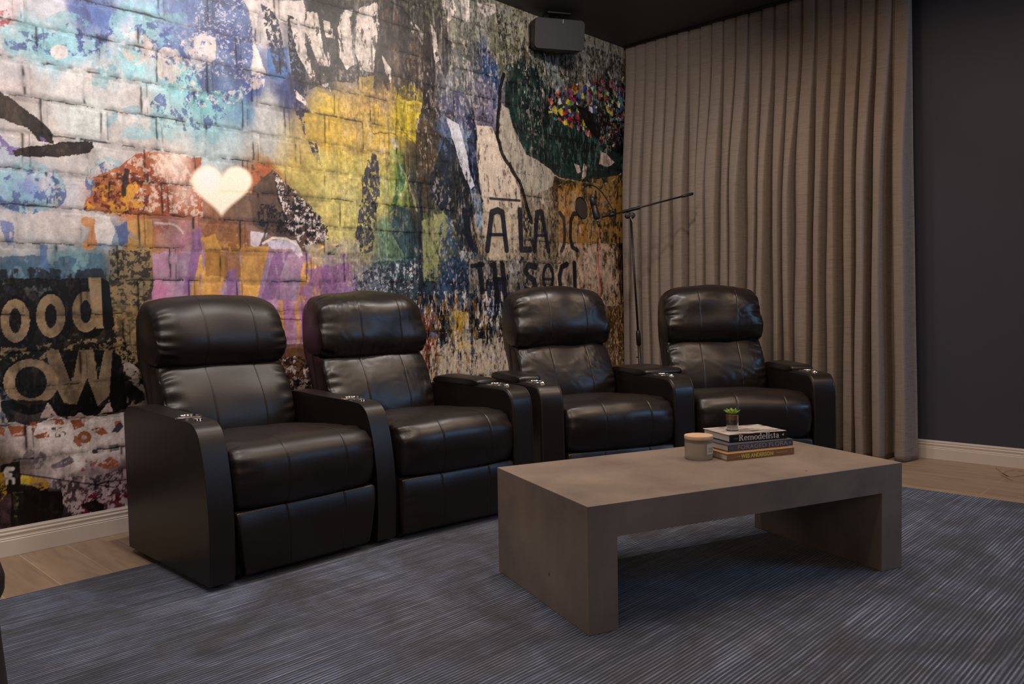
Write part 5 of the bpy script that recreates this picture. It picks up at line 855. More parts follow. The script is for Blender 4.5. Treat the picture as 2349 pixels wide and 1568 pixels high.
IMG = IMG * (1 + 0.16 * np.exp(-((fz - 0.139) / 0.004) ** 2))[..., None]
# grime in the lower half and to the right: dark pits and pale flakes
reg = np.clip((GX - 2.3) / 0.8, 0, 1) * 0.9 + 0.1
pit = np.clip((fbm(GX * 85, GZ * 48, 0, 4) - 0.545) * 14, 0, 1) * np.clip((fbm(GX * 5, GZ * 3, 3, 3) - 0.40) * 5, 0, 1)
darken(pit * reg, 0.5)
flk = np.clip((fbm(GX * 75, GZ * 40, 2, 4) - 0.60) * 14, 0, 1) * np.clip((fbm(GX * 6, GZ * 3, 1, 3) - 0.42) * 5, 0, 1) * reg * 0.45
IMG = IMG * (1 - flk[..., None]) + srgb2lin((190, 178, 165)).astype(np.float32) * flk[..., None]
# vertical runs of thin paint
st = np.clip((fbm(GX * 95, GZ * 9, 1, 4) - 0.58) * 16, 0, 1) * np.clip((fbm(GX * 4, GZ * 3, 5, 3) - 0.42) * 5, 0, 1)
darken(st * reg, 0.42)
st = np.clip((fbm(GX * 85, GZ * 12, 3, 4) - 0.62) * 16, 0, 1) * np.clip((fbm(GX * 4, GZ * 3, 0, 3) - 0.45) * 5, 0, 1) * reg * (0.10 + 0.5 * np.clip(IMG.mean(-1) * 6, 0, 1))
IMG = IMG * (1 - st[..., None]) + srgb2lin((186, 176, 165)).astype(np.float32) * st[..., None]
# hairline scratches
scr = np.exp(-((fbm(GX * 7, GZ * 30, 5, 2) - 0.5) / 0.006) ** 2) * np.clip((fbm(GX * 3, GZ * 3, 4, 2) - 0.5) * 5, 0, 1)
darken(scr, 0.22)
# worn grain of the photographed masonry
g1 = fbm(GX * 70, GZ * 70, 2, 3)
g2 = fbm(GX * 26, GZ * 14, 4, 4)
lum = IMG.mean(-1)
gr_ = 0.35 + 0.65 * np.clip((GX - 1.9) / 1.2, 0, 1) * 1.0 + 0.25 * (GZ < 1.0) * (GX < 1.8)
IMG *= (1 + (0.9 * (g1 - 0.5)) * gr_)[..., None]
IMG *= (1 + (1.1 * (g2 - 0.5)) * gr_)[..., None]
run(LATE)
gry = IMG.mean(-1, keepdims=True)
IMG = (gry + (IMG - gry) * 0.97) * 1.12
IMG = np.clip(IMG * (np.clip(gry, 0.01, 1) / 0.40) ** 0.22, 0, .92)

nzr, nxr = GX.shape
co = np.empty((nzr * nxr, 3), np.float32)
co[:, 0] = GX.ravel()
co[:, 1] = -0.0012
co[:, 2] = GZ.ravel()
ii = np.arange(nzr * nxr).reshape(nzr, nxr)
quads = np.stack([ii[:-1, :-1], ii[:-1, 1:], ii[1:, 1:], ii[1:, :-1]], -1).reshape(-1, 4)
me = bpy.data.meshes.new('mural')
me.vertices.add(len(co))
me.vertices.foreach_set('co', co.ravel())
me.loops.add(quads.size)
me.loops.foreach_set('vertex_index', quads.ravel().astype(np.int32))
me.polygons.add(len(quads))
me.polygons.foreach_set('loop_start', (np.arange(len(quads)) * 4).astype(np.int32))
me.update(calc_edges=True)
ca = me.color_attributes.new('paint', 'FLOAT_COLOR', 'POINT')
cc = np.ones((len(co), 4), np.float32)
cc[:, :3] = IMG.reshape(-1, 3)
ca.data.foreach_set('color', cc.ravel())
m, nt, b = node_mat('printed_mural')
at = nd(nt, 'ShaderNodeVertexColor')
at.layer_name = 'paint'
tc = nd(nt, 'ShaderNodeTexCoord')
ns = nd(nt, 'ShaderNodeTexNoise', i_Scale=150.0, i_Detail=4.0)
nt.links.new(tc.outputs['Object'], ns.inputs['Vector'])
rp = ramp(nt, [(0.3, (0.86, 0.86, 0.87)), (0.62, (1.06, 1.06, 1.05))])
nt.links.new(ns.outputs['Fac'], rp.inputs['Fac'])
mx = nd(nt, 'ShaderNodeMix', data_type='RGBA', blend_type='MULTIPLY')
mx.inputs['Factor'].default_value = 0.8
nt.links.new(at.outputs['Color'], mx.inputs['A'])
nt.links.new(rp.outputs['Color'], mx.inputs['B'])
nt.links.new(mx.outputs['Result'], b.inputs['Base Color'])
b.inputs['Roughness'].default_value = 0.42
b.inputs['Specular IOR Level'].default_value = 0.3
me.materials.append(m)
mural = bpy.data.objects.new('mural', me)
COL.objects.link(mural)
mural.parent = wback
mural['label'] = 'printed wallpaper of graffiti, drips and torn posters over painted brick'
# ------------------------------------------------------------------ reclining chairs
def fold(x):
    return 1 - abs(2 * (x - math.floor(x)) - 1)

def pillow(name, prof, hw, m, parent, p=7.0, seams=(), gl=0.0, gr=0.0, gf=20, seed=0, lump=0.003, M_=110, x0=0.0, taper=None, inset=0.0, crown=0.0, zones=None, ez=None, rumple=0.0, pb=None):
    """soft cushion: side profile (y, z) swept across the width, rounded and gathered at its ends.
    zones: profile parameter range that may be wrinkled; gl, gr: depth of the gathers at either end"""
    pr, L = resample([Vector((a, b, 0)) for a, b in prof] if len(prof) > 60 else catmull([(a, b, 0) for a, b in prof], 14), M_)
    cy = sum(v.x for v in pr) / M_
    cz = sum(v.y for v in pr) / M_
    # outward normals of the profile
    area_ = sum(pr[i].x * pr[(i + 1) % M_].y - pr[(i + 1) % M_].x * pr[i].y for i in range(M_))
    sgn = 1 if area_ > 0 else -1
    nr = []
    for i in range(M_):
        t = (pr[(i + 1) % M_] - pr[i - 1]).normalized()
        nr.append(Vector((t.y * sgn, -t.x * sgn)))
    xs = set()
    N = 44
    for i in range(N + 1):
        f = -PI / 2 + PI * i / N
        xs.add(round(math.copysign(abs(math.sin(f)) ** (2.0 / p), math.sin(f)), 5))
    for k in range(1, 40):
        xs.add(round(-0.96 + 1.92 * k / 40, 5))
    for s_ in seams:
        for d in (-0.009, -0.0045, -0.002, 0, 0.002, 0.0045, 0.009):
            xs.add(round((s_ + d) / hw, 5))
    xs = sorted(x for x in xs if -1 <= x <= 1)
    # drop near-duplicates
    ys_ = [xs[0]]
    for x in xs[1:]:
        if x - ys_[-1] > 0.0045:
            ys_.append(x)
    ys_[-1] = 1.0
    xs = ys_
    verts, faces = [], []
    rnd = random.Random(seed)
    ph = [rnd.uniform(0, 6.28) for _ in range(6)]
    for t in xs:
        s = max(0.0, 1 - abs(t) ** p) ** (1.0 / p) if p else 1
        at = abs(t)
        g = (gl if t < 0 else gr) * sstep(0.66, 0.93, at)
        if at > 0.985:
            g *= 0.5
        for i in range(M_):
            v, n = pr[i], nr[i]
            if pb:
                pe = p + (pb - p) * sstep(-.02, .10, cz - v.y)
                s = max(0.0, 1 - at ** pe) ** (1.0 / pe)
            y = cy + (v.x - cy) * (inset + (1 - inset) * s)
            z = cz + (v.y - cz) * (inset + (1 - inset) * s)
            u = i / M_
            d = 0
            ny = n.x if abs(v.x) > -1 else 0
            # gathers are pulled folds radiating from the end seam
            if g > 0:
                w = math.sin(2 * PI * gf * u + 1.3 * math.sin(5 * u * 6.28 + ph[0]) + 2.2 * at * math.sin(9 * u + ph[1]))
                w2 = math.sin(2 * PI * gf * 0.53 * u + ph[2] + 3 * at)
                d += g * (0.75 * w + 0.5 * w2) * (0.6 + 0.4 * math.sin(11 * u + ph[3]))
                d -= g * 0.7
            for s_ in seams:
                dx = (t * hw - s_) / 0.0021
                d -= 0.0020 * math.exp(-dx * dx)
            X = t * hw
            pn = Vector((X * 7 + seed * 3.1, y * 7, z * 7))
            d += lump * mnoise.noise(pn) * 1.6
            if rumple:
                q = mnoise.noise(Vector((X * 5 + seed, y * 9 + z * 4, z * 5)))
                r1 = 1 - abs(mnoise.noise(Vector((X * 13 + 9 * z * (0.4 + q) + seed * 2.0, z * 4.5 + q, y * 4)))) * 5
                d += rumple * max(0, r1) ** 1.5 * (0.35 + 0.65 * sstep(-.1, .3, mnoise.noise(Vector((X * 4, z * 6, seed))))) + rumple * .9 * q
            if crown:
                d += crown * (1 - at * at)
            k = s ** 0.5 if s > 0 else 0
            hx = X
            if taper:
                hx = X * taper(z)
            verts.append((x0 + hx, y + n.x * d * k, z + n.y * d * k))
    n = len(xs)
    for a in range(n - 1):
        for i in range(M_):
            j = (i + 1) % M_
            faces.append((a * M_ + i, a * M_ + j, (a + 1) * M_ + j, (a + 1) * M_ + i))
    faces.append(tuple(range(M_)))
    faces.append(tuple((n - 1) * M_ + i for i in range(M_))[::-1])
    if sgn < 0:
        faces = [f[::-1] for f in faces]
    o = mesh_obj(name, verts, faces, m, parent, smooth=True)
    return o

def shy(P, d):
    return [(a + d, b) for a, b in P]
SEAT_P = [(-.030, .39), (-.018, .45), (.03, .492), (.12, .503), (.34, .492), (.56, .472), (.62, .43), (.615, .35), (.42, .285), (.20, .268), (.06, .258), (.0, .274), (-.024, .325)]
HEAD_P = [(.475, .79), (.455, .84), (.462, .905), (.49, .98), (.545, 1.035), (.62, 1.052), (.69, 1.035), (.735, .985), (.73, .89), (.69, .80), (.62, .762), (.54, .752), (.495, .763)]
LUMB_P = [(.425, .455), (.415, .53), (.435, .62), (.47, .70), (.505, .755), (.56, .79), (.64, .80), (.68, .74), (.655, .62), (.61, .48), (.55, .41), (.47, .41)]
SHELL_P = [(.64, .30), (.66, .45), (.70, .60), (.745, .70), (.80, .80), (.815, .90), (.805, .99), (.77, 1.022), (.72, 1.015), (.70, .95), (.68, .80), (.63, .66), (.58, .48), (.56, .32)]

HEAD_P = shy(HEAD_P, .175)
LUMB_P = [(a + .135 + .1 * max(0, b - .45), b) for a, b in LUMB_P]
SHELL_P = shy(SHELL_P, .085)

def prism(name, prof, xa, xb, m, parent, bevel=0.014, back=None, segs=4, steps=1):
    """side profile (y, z) between xa and xb; back widens the far end (wedge)"""
    bm = bmesh.new()
    va, vb = [], []
    ymax = max(q[0] for q in prof)
    for (y, z) in prof:
        va.append(bm.verts.new((xa, y, z)))
        xx = xb + (back * (y / ymax) if back else 0)
        vb.append(bm.verts.new((xx, y, z)))
    n = len(prof)
    bm.faces.new(va)
    bm.faces.new(vb[::-1])
    for i in range(n):
        j = (i + 1) % n
        bm.faces.new((va[i], vb[i], vb[j], va[j]))
    return bm_obj(name, bm, m, parent, bevel=bevel, segs=segs, angle=50)

def arc_prof(pts, n=8):
    return [(v.x, v.y) for v in catmull([(a, b, 0) for a, b in pts], n, closed=False)]

def arm_profile(kind):
    if kind == 'slim':
        top = arc_prof([(.74, .575), (.70, .606), (.60, .614), (.42, .606), (.24, .600), (.13, .595), (.085, .585), (.048, .55), (.018, .47), (-.004, .36), (-.014, .25), (-.012, .12), (-.002, .0)], 5)
        return [(.735, .0)] + top
    top = arc_prof([(.74, .55), (.71, .588), (.62, .60), (.40, .603), (.20, .603), (.085, .600), (.05, .590), (.024, .565), (.010, .525), (.004, .44), (.0, .25), (.0, .0)], 5)
    return [(.735, .0)] + top

def cup_holder(parent, x, y, z, tilt=0.0, blue=False):
    rr, rw = 0.040, 0.0045
    prof = [(rr - 0.001, -0.03), (rr - 0.001, 0.0), (rr + rw * .4, 0.004), (rr + rw, 0.0036), (rr + rw * 1.9, 0.0), (rr + rw * 1.9, -0.004)]
    o = lathe('cup_holder', prof, CHROME, parent, (x, y, z), close=False)
    d = lathe('cup_well', [(0.0005, 0.0008), (rr - 0.002, 0.0009), (rr - 0.0012, 0.0002)], CUPDARK, o, (0, 0, 0), close=False)
    return o

def chair(name, loc, th, label, left=True, right=True, kind='slim', lm=LEATHER, back_h=1.0, seed=0, rump=0.0, wedge=None, foot_taper=True, lean=0.0, sh=0.0, armw=None):
    root = empty(name, loc, R(th), label, 'recliner', 'recliners in front of the graffiti mural')
    aw = armw or (0.096 if kind == 'slim' else 0.130)
    hi = 0.313
    z0 = 0.004
    # hidden carcass between the arms
    box('base_frame', (-hi + .004, hi - .004, 0.035, 0.60, 0.022, 0.30), PLINTH, root, bevel=0.006)
    for sx in (-1, 1):
        for yy in (0.06, 0.66):
            fx_ = sx * (hi + (aw / 2 if (left if sx < 0 else right) else -0.03))
            wy = loc[1] + math.sin(R(th)) * fx_ + math.cos(R(th)) * yy
            zb = -loc[2] + .0003 if wy > -0.575 else 0.0003
            lathe('foot', [(0.018, zb), (0.02, zb + .002), (0.02, 0.026)], BLACKP, root, (fx_, yy, 0.0), segs=16)
    # seat
    pillow('seat_cushion', SEAT_P, hi, lm, root, p=13, seams=(-.105, .155), gl=.0055, gr=.0050, gf=26, seed=seed + 1, lump=.0025, crown=.012, rumple=rump * .35)
    # footrest
    tp = (lambda z: 1 - 0.11 * max(0, (0.26 - z) / 0.24)) if foot_taper else None
    pillow('footrest', [(-.012, .255), (-.022, .20), (-.020, .12), (-.012, .05), (.0, .026), (.03, .024), (.045, .06), (.045, .16), (.045, .25), (.03, .266), (.0, .266)], hi - .008, lm, root,
           p=30, seams=(-.105, .155), seed=seed + 2, lump=.002, taper=tp, gl=.0008, gr=.0008, gf=9)
    # back
    SH = [(a + lean * (b - .5), b * 1.0 + (0 if b < .9 else (back_h - 1))) for a, b in SHELL_P]
    pillow('back_shell', SH, .297, lm, root, p=14, seed=seed + 3, lump=.002, x0=sh, taper=lambda z: 1.0)
    LP = [(a + lean * (b - .5), b) for a, b in LUMB_P]
    pillow('lumbar_cushion', LP, .296, lm, root, p=9, seams=(-.095, .135), gl=.0060, gr=.0055, gf=17, seed=seed + 4, lump=.004, crown=.010, rumple=rump, x0=sh)
    HP = [(a + lean * (b - .5), b + (0 if b < .95 else (back_h - 1))) for a, b in HEAD_P]
    pillow('headrest', HP, .300, lm, root, p=(6.5 if kind == 'slim' else 5.5), seams=(-.095, .135), gl=.0068, gr=.0060, gf=19, seed=seed + 5, pb=16, lump=.004 + rump, crown=.014, rumple=rump * .8, x0=sh)
    prof = arm_profile(kind)
    prof = [(a, max(b, z0 + .016)) if b < .02 else (a, b) for a, b in prof]
    sides = ([-1] if left else []) + ([1] if right else [])
    for sx in sides:
        xa, xb = (hi + .001, hi + aw) if sx > 0 else (-hi - aw, -hi - .001)
        arm = prism('armrest', prof, xa, xb, lm, root, bevel=.013 if kind == 'slim' else .020, back=(wedge if (wedge and sx > 0) else None))
        cx = (xa + xb) / 2
        fr = [q for q in prof if q[0] < .60 and q[1] > .05]
        for xe, w_ in ((xa, 1), (xb, -1)):
            off = .0055 if kind == 'slim' else .0075
            pts = []
            for (y, z) in fr:
                wx = (wedge * (y / .74) if (wedge and sx > 0 and w_ < 0) else 0)
                pts.append((xe + w_ * off + wx, y, z))
            # lift the piping to the bevelled corner
            P2 = []
            for i, q in enumerate(pts):
                a = pts[max(i - 1, 0)]
                c = pts[min(i + 1, len(pts) - 1)]
                ty, tz = c[1] - a[1], c[2] - a[2]
                l = math.hypot(ty, tz)
                ny, nz = tz / l, -ty / l
                if nz < 0 and ny > 0:
                    ny, nz = -ny, -nz
                P2.append((q[0], q[1] - abs(tz / l) * -0.0022 , q[2] - abs(ty / l) * .0022))
            tube('piping', P2, .0021, STITCH, arm, segs=8)
        if kind == 'slim':
            cup_holder(arm, cx, .225, .6015)
            lathe('recline_button', [(.0005, .006), (.010, .0064), (.0135, .005), (.0165, .003), (.018, -.004)], CHROME, arm, (cx, .150, .5985), segs=28, close=False)
        else:
            cup_holder(arm, cx, .215, .6045)
            lathe('recline_button', [(.0005, .0085), (.010, .009), (.0145, .006), (.0165, .003), (.018, -.004)], CHROME, arm, (cx, .128, .604), segs=28, close=False)
            lidp = [(.285, .600), (.282, .612), (.292, .622), (.33, .628), (.45, .630), (.60, .630), (.67, .622), (.70, .600), (.66, .590), (.45, .588), (.32, .590)]
            ex = (wedge * .65 if (wedge and sx > 0) else 0)
            pillow('storage_lid', lidp, (xb - xa + ex) / 2 + .003, lm, arm, p=12, x0=cx + ex / 2, seed=seed + 6, lump=.0025, crown=.004)
    return root

chair('recliner', (1.630, -1.083, .0062), 0, 'black leather recliner with slim curved arms, leftmost of the row, nearest the baseboard', kind='slim', seed=1)
chair('recliner', (2.365, -1.140, .0062), -7, 'black leather recliner pressed against the right arm of the slim-armed recliner', left=False, kind='lid', lm=LEATHER2, back_h=1.016, seed=11, rump=.0035, foot_taper=False, sh=-.042)
chair('recliner', (3.230, -1.402, .0062), -24, 'black leather recliner with an armrest on both sides, backing onto the mural corner', kind='lid', lm=LEATHER2, back_h=1.030, seed=21, rump=.0035, wedge=.18, foot_taper=False)
chair('recliner', (3.870, -1.800, .0062), -42, 'black leather recliner at the right end of the row, against the curtain', left=False, kind='lid', lm=LEATHER2, back_h=1.030, seed=31, rump=.0035, foot_taper=False)
# ------------------------------------------------------------------ rug
RX0, RX1, RY0, RY1 = -1.2, 4.42, -6.6, -0.58
m, nt, b = node_mat('viscose_rug')
tc = nd(nt, 'ShaderNodeTexCoord')
sep = nd(nt, 'ShaderNodeSeparateXYZ')
nt.links.new(tc.outputs['Object'], sep.inputs['Vector'])
# wandering of the ribs
mpw = nd(nt, 'ShaderNodeMapping')
mpw.inputs['Scale'].default_value = (3.2, 3.2, 1)
nt.links.new(tc.outputs['Object'], mpw.inputs['Vector'])
nw = nd(nt, 'ShaderNodeTexNoise', i_Scale=1.6, i_Detail=2.0)
nt.links.new(mpw.outputs['Vector'], nw.inputs['Vector'])
ma = nd(nt, 'ShaderNodeMath', operation='MULTIPLY_ADD')
ma.inputs[1].default_value = 0.010
nt.links.new(nw.outputs['Fac'], ma.inputs[0])
nt.links.new(sep.outputs['Y'], ma.inputs[2])
fr = nd(nt, 'ShaderNodeMath', operation='MULTIPLY')
fr.inputs[1].default_value = 2 * PI / 0.0125
nt.links.new(ma.outputs[0], fr.inputs[0])
sn = nd(nt, 'ShaderNodeMath', operation='SINE')
nt.links.new(fr.outputs[0], sn.inputs[0])
# long streaky noise along the ribs
mps = nd(nt, 'ShaderNodeMapping')
mps.inputs['Scale'].default_value = (2.2, 130, 1)
nt.links.new(tc.outputs['Object'], mps.inputs['Vector'])
nst = nd(nt, 'ShaderNodeTexNoise', i_Scale=1.0, i_Detail=4.0, i_Roughness=0.6)
nt.links.new(mps.outputs['Vector'], nst.inputs['Vector'])
s1 = nd(nt, 'ShaderNodeMath', operation='MULTIPLY_ADD')
s1.inputs[1].default_value = 0.17
nt.links.new(sn.outputs[0], s1.inputs[0])
nt.links.new(nst.outputs['Fac'], s1.inputs[2])
nf = nd(nt, 'ShaderNodeTexNoise', i_Scale=420.0, i_Detail=2.0)
nt.links.new(tc.outputs['Object'], nf.inputs['Vector'])
s2 = nd(nt, 'ShaderNodeMath', operation='MULTIPLY_ADD')
s2.inputs[1].default_value = 0.22
nt.links.new(nf.outputs['Fac'], s2.inputs[0])
nt.links.new(s1.outputs[0], s2.inputs[2])
rp = ramp(nt, [(0.36, lin((12, 20, 42))), (0.54, lin((44, 53, 74))), (0.70, lin((87, 97, 120))), (0.88, lin((138, 145, 162)))])
nt.links.new(s2.outputs[0], rp.inputs['Fac'])
# pile lying different ways: blotches
nb = nd(nt, 'ShaderNodeTexNoise', i_Scale=3.2, i_Detail=7.0, i_Roughness=0.72, i_Distortion=0.6)
nt.links.new(tc.outputs['Object'], nb.inputs['Vector'])
rb = ramp(nt, [(0.36, (0.30, 0.27, 0.26)), (0.5, (0.66, 0.64, 0.65)), (0.66, (1.20, 1.22, 1.28))])
nt.links.new(nb.outputs['Fac'], rb.inputs['Fac'])
mx = nd(nt, 'ShaderNodeMix', data_type='RGBA', blend_type='MULTIPLY')
mx.inputs['Factor'].default_value = 1.0
nt.links.new(rp.outputs['Color'], mx.inputs['A'])
nt.links.new(rb.outputs['Color'], mx.inputs['B'])
nt.links.new(mx.outputs['Result'], b.inputs['Base Color'])
b.inputs['Roughness'].default_value = 0.75
b.inputs['Sheen Weight'].default_value = 0.25
bp = nd(nt, 'ShaderNodeBump', i_Strength=0.7, i_Distance=0.004)
nt.links.new(s2.outputs[0], bp.inputs['Height'])
nt.links.new(bp.outputs['Normal'], b.inputs['Normal'])
rug = box('rug', (RX0, RX1, RY0, RY1, 0.0002, 0.0062), m, bevel=0.003, segs=2)
tag(rug, 'large blue-grey ribbed viscose rug under the chairs and concrete table', 'rug')

# ------------------------------------------------------------------ curtain
XC = 5.235
CY0, CY1, NP = -0.015, -2.125, 22
CTOP = 3.005
def curtain():
    ns, nz = NP * 30, 90
    verts, faces = [], []
    rnd = random.Random(5)
    amp = [rnd.uniform(.75, 1.25) for _ in range(NP + 1)]
    drift = [rnd.uniform(-1, 1) for _ in range(NP + 1)]
    skew = [rnd.uniform(-.2, .5) for _ in range(NP + 1)]
    W = (CY1 - CY0) / NP
    for j in range(nz + 1):
        h = j / nz                      # 0 top, 1 bottom
        z = CTOP - (CTOP - 0.006) * h
        open_ = sstep(0.02, 0.45, h)
        for i in range(ns + 1):
            u = i / ns * NP
            k = min(NP - 1, int(u))
            f = u - k
            A = (.020 + (.080 + .030 * sstep(8, 13, u)) * open_) * amp[k]
            # pleat face is broad, valley is narrow and tucked behind the next face
            vw = .10 + (.14 + .08 * sstep(8, 13, u)) * open_ * (0.6 + .5 * amp[(k * 7) % NP])
            if k == 15:
                vw = .13 + .05 * open_
            e = abs(f - 0.5) * 2        # 0 centre of face, 1 valley
            c = 1 - sstep(1 - 2.2 * vw, 1.0 - .25 * vw, e)
            dep = A * (c ** .8) + A * .22 * math.cos(PI * (f - .5))
            # the faces lean over the valleys (omega fold)
            lat = math.sin(2 * PI * f) * .007 * open_ * amp[k] * (0.4 + 0.6 * c)
            nb = mnoise.noise(Vector((u * .55, z * .55, 3.1)))
            nb2 = mnoise.noise(Vector((u * 1.7, z * 1.3, 7.7)))
            y = CY0 + W * u + lat + open_ * (.022 * nb + .010 * nb2) * min(1, u / 1.5) * min(1, (NP - u) / 1.5) + .012 * drift[k] * open_ * math.sin(PI * f)
            x = XC - dep - .012 * open_ * nb2 + .010 * open_ * nb + (1 - open_) * (0.008 * (f - .5))
            if u > NP - 1.0:
                y -= .055 * h * (u - NP + 1)
            verts.append((x, y, z))
    for j in range(nz):
        for i in range(ns):
            a = j * (ns + 1) + i
            faces.append((a, a + 1, a + ns + 2, a + ns + 1))
    return verts, faces
m, nt, b = node_mat('slub_linen_curtain')
tc = nd(nt, 'ShaderNodeTexCoord')
mp = nd(nt, 'ShaderNodeMapping')
mp.inputs['Scale'].default_value = (16, 9, 520)
nt.links.new(tc.outputs['Object'], mp.inputs['Vector'])
n1 = nd(nt, 'ShaderNodeTexNoise', i_Scale=1.0, i_Detail=4.0)
nt.links.new(mp.outputs['Vector'], n1.inputs['Vector'])
mp2 = nd(nt, 'ShaderNodeMapping')
mp2.inputs['Scale'].default_value = (60, 400, 20)
nt.links.new(tc.outputs['Object'], mp2.inputs['Vector'])
n2 = nd(nt, 'ShaderNodeTexNoise', i_Scale=1.0, i_Detail=2.0)
nt.links.new(mp2.outputs['Vector'], n2.inputs['Vector'])
ad = nd(nt, 'ShaderNodeMath', operation='MULTIPLY_ADD')
ad.inputs[1].default_value = 0.35
nt.links.new(n2.outputs['Fac'], ad.inputs[0])
nt.links.new(n1.outputs['Fac'], ad.inputs[2])
rp = ramp(nt, [(0.46, lin((108, 98, 90))), (0.56, lin((135, 123, 114))), (0.85, lin((148, 136, 126)))])
nt.links.new(ad.outputs[0], rp.inputs['Fac'])
nt.links.new(rp.outputs['Color'], b.inputs['Base Color'])
b.inputs['Roughness'].default_value = 0.85
b.inputs['Specular IOR Level'].default_value = 0.25
bp = nd(nt, 'ShaderNodeBump', i_Strength=0.15, i_Distance=0.001)
nt.links.new(ad.outputs[0], bp.inputs['Height'])
nt.links.new(bp.outputs['Normal'], b.inputs['Normal'])
v, f = curtain()
cur = mesh_obj('curtain', v, f, m, smooth=True)
sd = cur.modifiers.new('thick', 'SOLIDIFY')
sd.thickness = 0.002
sd.offset = 1
tag(cur, 'floor-length pleated taupe linen curtain beside the dark wall', 'curtain')
trk = box('curtain_track', (XC - .045, XC - .005, CY1 + .01, CY0 - .01, 3.004, 3.0195), METALB, None, bevel=.002)
tag(trk, 'black curtain track on the ceiling above the taupe curtain', 'curtain track')

# ------------------------------------------------------------------ concrete coffee table
TX, TY, TA, TL, TW, TH, TLEG, TTOP = 1.8243, -2.3057, -0.3665, 1.3375, 0.665, 0.3987, 0.1039, 0.1031
m, nt, b = node_mat('concrete')
tc = nd(nt, 'ShaderNodeTexCoord')
n1 = nd(nt, 'ShaderNodeTexNoise', i_Scale=3.5, i_Detail=6.0, i_Roughness=0.6)
nt.links.new(tc.outputs['Object'], n1.inputs['Vector'])
rp = ramp(nt, [(0.3, lin((115, 103, 95))), (0.55, lin((137, 122, 111))), (0.75, lin((150, 134, 122)))])
nt.links.new(n1.outputs['Fac'], rp.inputs['Fac'])
# small air holes
vo = nd(nt, 'ShaderNodeTexVoronoi', i_Scale=16.0)
vo.inputs['Randomness'].default_value = 1.0
mpv = nd(nt, 'ShaderNodeMapping')
mpv.inputs['Scale'].default_value = (1.0, 1.0, 0.6)
nt.links.new(tc.outputs['Object'], mpv.inputs['Vector'])
nt.links.new(mpv.outputs['Vector'], vo.inputs['Vector'])
n3 = nd(nt, 'ShaderNodeTexNoise', i_Scale=5.0, i_Detail=1.0)
nt.links.new(tc.outputs['Object'], n3.inputs['Vector'])
g3 = nd(nt, 'ShaderNodeMapRange')
g3.inputs['From Min'].default_value = 0.50
g3.inputs['From Max'].default_value = 0.72
g3.inputs['To Min'].default_value = 0.0
g3.inputs['To Max'].default_value = 0.075
nt.links.new(n3.outputs['Fac'], g3.inputs['Value'])
lt = nd(nt, 'ShaderNodeMath', operation='LESS_THAN')
nt.links.new(vo.outputs['Distance'], lt.inputs[0])
nt.links.new(g3.outputs['Result'], lt.inputs[1])
mx = nd(nt, 'ShaderNodeMix', data_type='RGBA', blend_type='MIX')
mx.inputs['B'].default_value = (*lin((44, 40, 38)), 1)
nt.links.new(lt.outputs[0], mx.inputs['Factor'])
nt.links.new(rp.outputs['Color'], mx.inputs['A'])
nt.links.new(mx.outputs['Result'], b.inputs['Base Color'])
b.inputs['Roughness'].default_value = 0.46
b.inputs['Specular IOR Level'].default_value = 0.4
n2 = nd(nt, 'ShaderNodeTexNoise', i_Scale=90.0, i_Detail=4.0)
nt.links.new(tc.outputs['Object'], n2.inputs['Vector'])
bp = nd(nt, 'ShaderNodeBump', i_Strength=0.12, i_Distance=0.002)
nt.links.new(n2.outputs['Fac'], bp.inputs['Height'])
nt.links.new(bp.outputs['Normal'], b.inputs['Normal'])
CONC = m
Z0 = 0.0064
table = empty('coffee_table', (TX, TY, 0), TA, 'concrete waterfall coffee table with slab legs standing on the blue rug', 'coffee table')
def slab(name, x0, x1, z0_, z1_, top):
    bm = bmesh.new()
    add_box(bm, x0, x1, 0, TW, z0_, z1_)
    es = [e for e in bm.edges if not all(abs(v.co.z - (z0_ if top else z1_)) < 1e-6 for v in e.verts)
          and (top or all(abs(v.co.z - z0_) < 1e-6 for v in e.verts) or (abs(e.verts[0].co.z - e.verts[1].co.z) > .01))]
    bmesh.ops.bevel(bm, geom=es, offset=.0018, segments=2, affect='EDGES', profile=.5)
    return bm_obj(name, bm, CONC, table)
slab('tabletop', 0, TL, TH - TTOP, TH, True)
slab('leg', 0, TLEG, Z0, TH - TTOP, False)
slab('leg', TL - TLEG, TL, Z0, TH - TTOP, False)

ct, st = math.cos(TA), math.sin(TA)
def on_table(u, v, h=0.0):
    return (TX + ct * u - st * v, TY + st * u + ct * v, TH + h)

# ------------------------------------------------------------------ candle
gl, nt, b = node_mat('frosted_smoke_glass')
b.inputs['Base Color'].default_value = (*lin((228, 226, 220)), 1)
b.inputs['Roughness'].default_value = 0.3
b.inputs['Transmission Weight'].default_value = 0.9
b.inputs['IOR'].default_value = 1.15
WAXM = mat('wax', (226, 214, 190), rough=0.5)
CORK = mat('pale_wood_lid', (206, 172, 140), rough=0.6, var=0.10, vscale=40, bump=.2, bscale=200)
PAPER = mat('paper_label', (190, 180, 168), rough=0.7)
INKG = mat('label_ink', (110, 100, 92), rough=0.7)
candle = empty('candle', on_table(.746, .428, .0008), TA, 'grey frosted-glass candle jar with a pale wooden lid, left of the books', 'candle')
r = .0535
lathe('jar', [(.001, 0), (r - .006, 0), (r - .002, .003), (r - .0005, .012), (r, .040), (r, .077), (r - .004, .077), (r - .004, .040), (r - .0045, .016), (.001, .014)], gl, candle, segs=64, close=False)
lathe('wax', [(.001, .0145), (r - .0055, .0165), (r - .005, .063), (.001, .063)], WAXM, candle, segs=48, close=False)
lathe('lid', [(.001, .0772), (r + .0005, .0772), (r + .0012, .079), (r + .0012, .088), (r, .0905), (.001, .0905)], CORK, candle, segs=64, close=False)
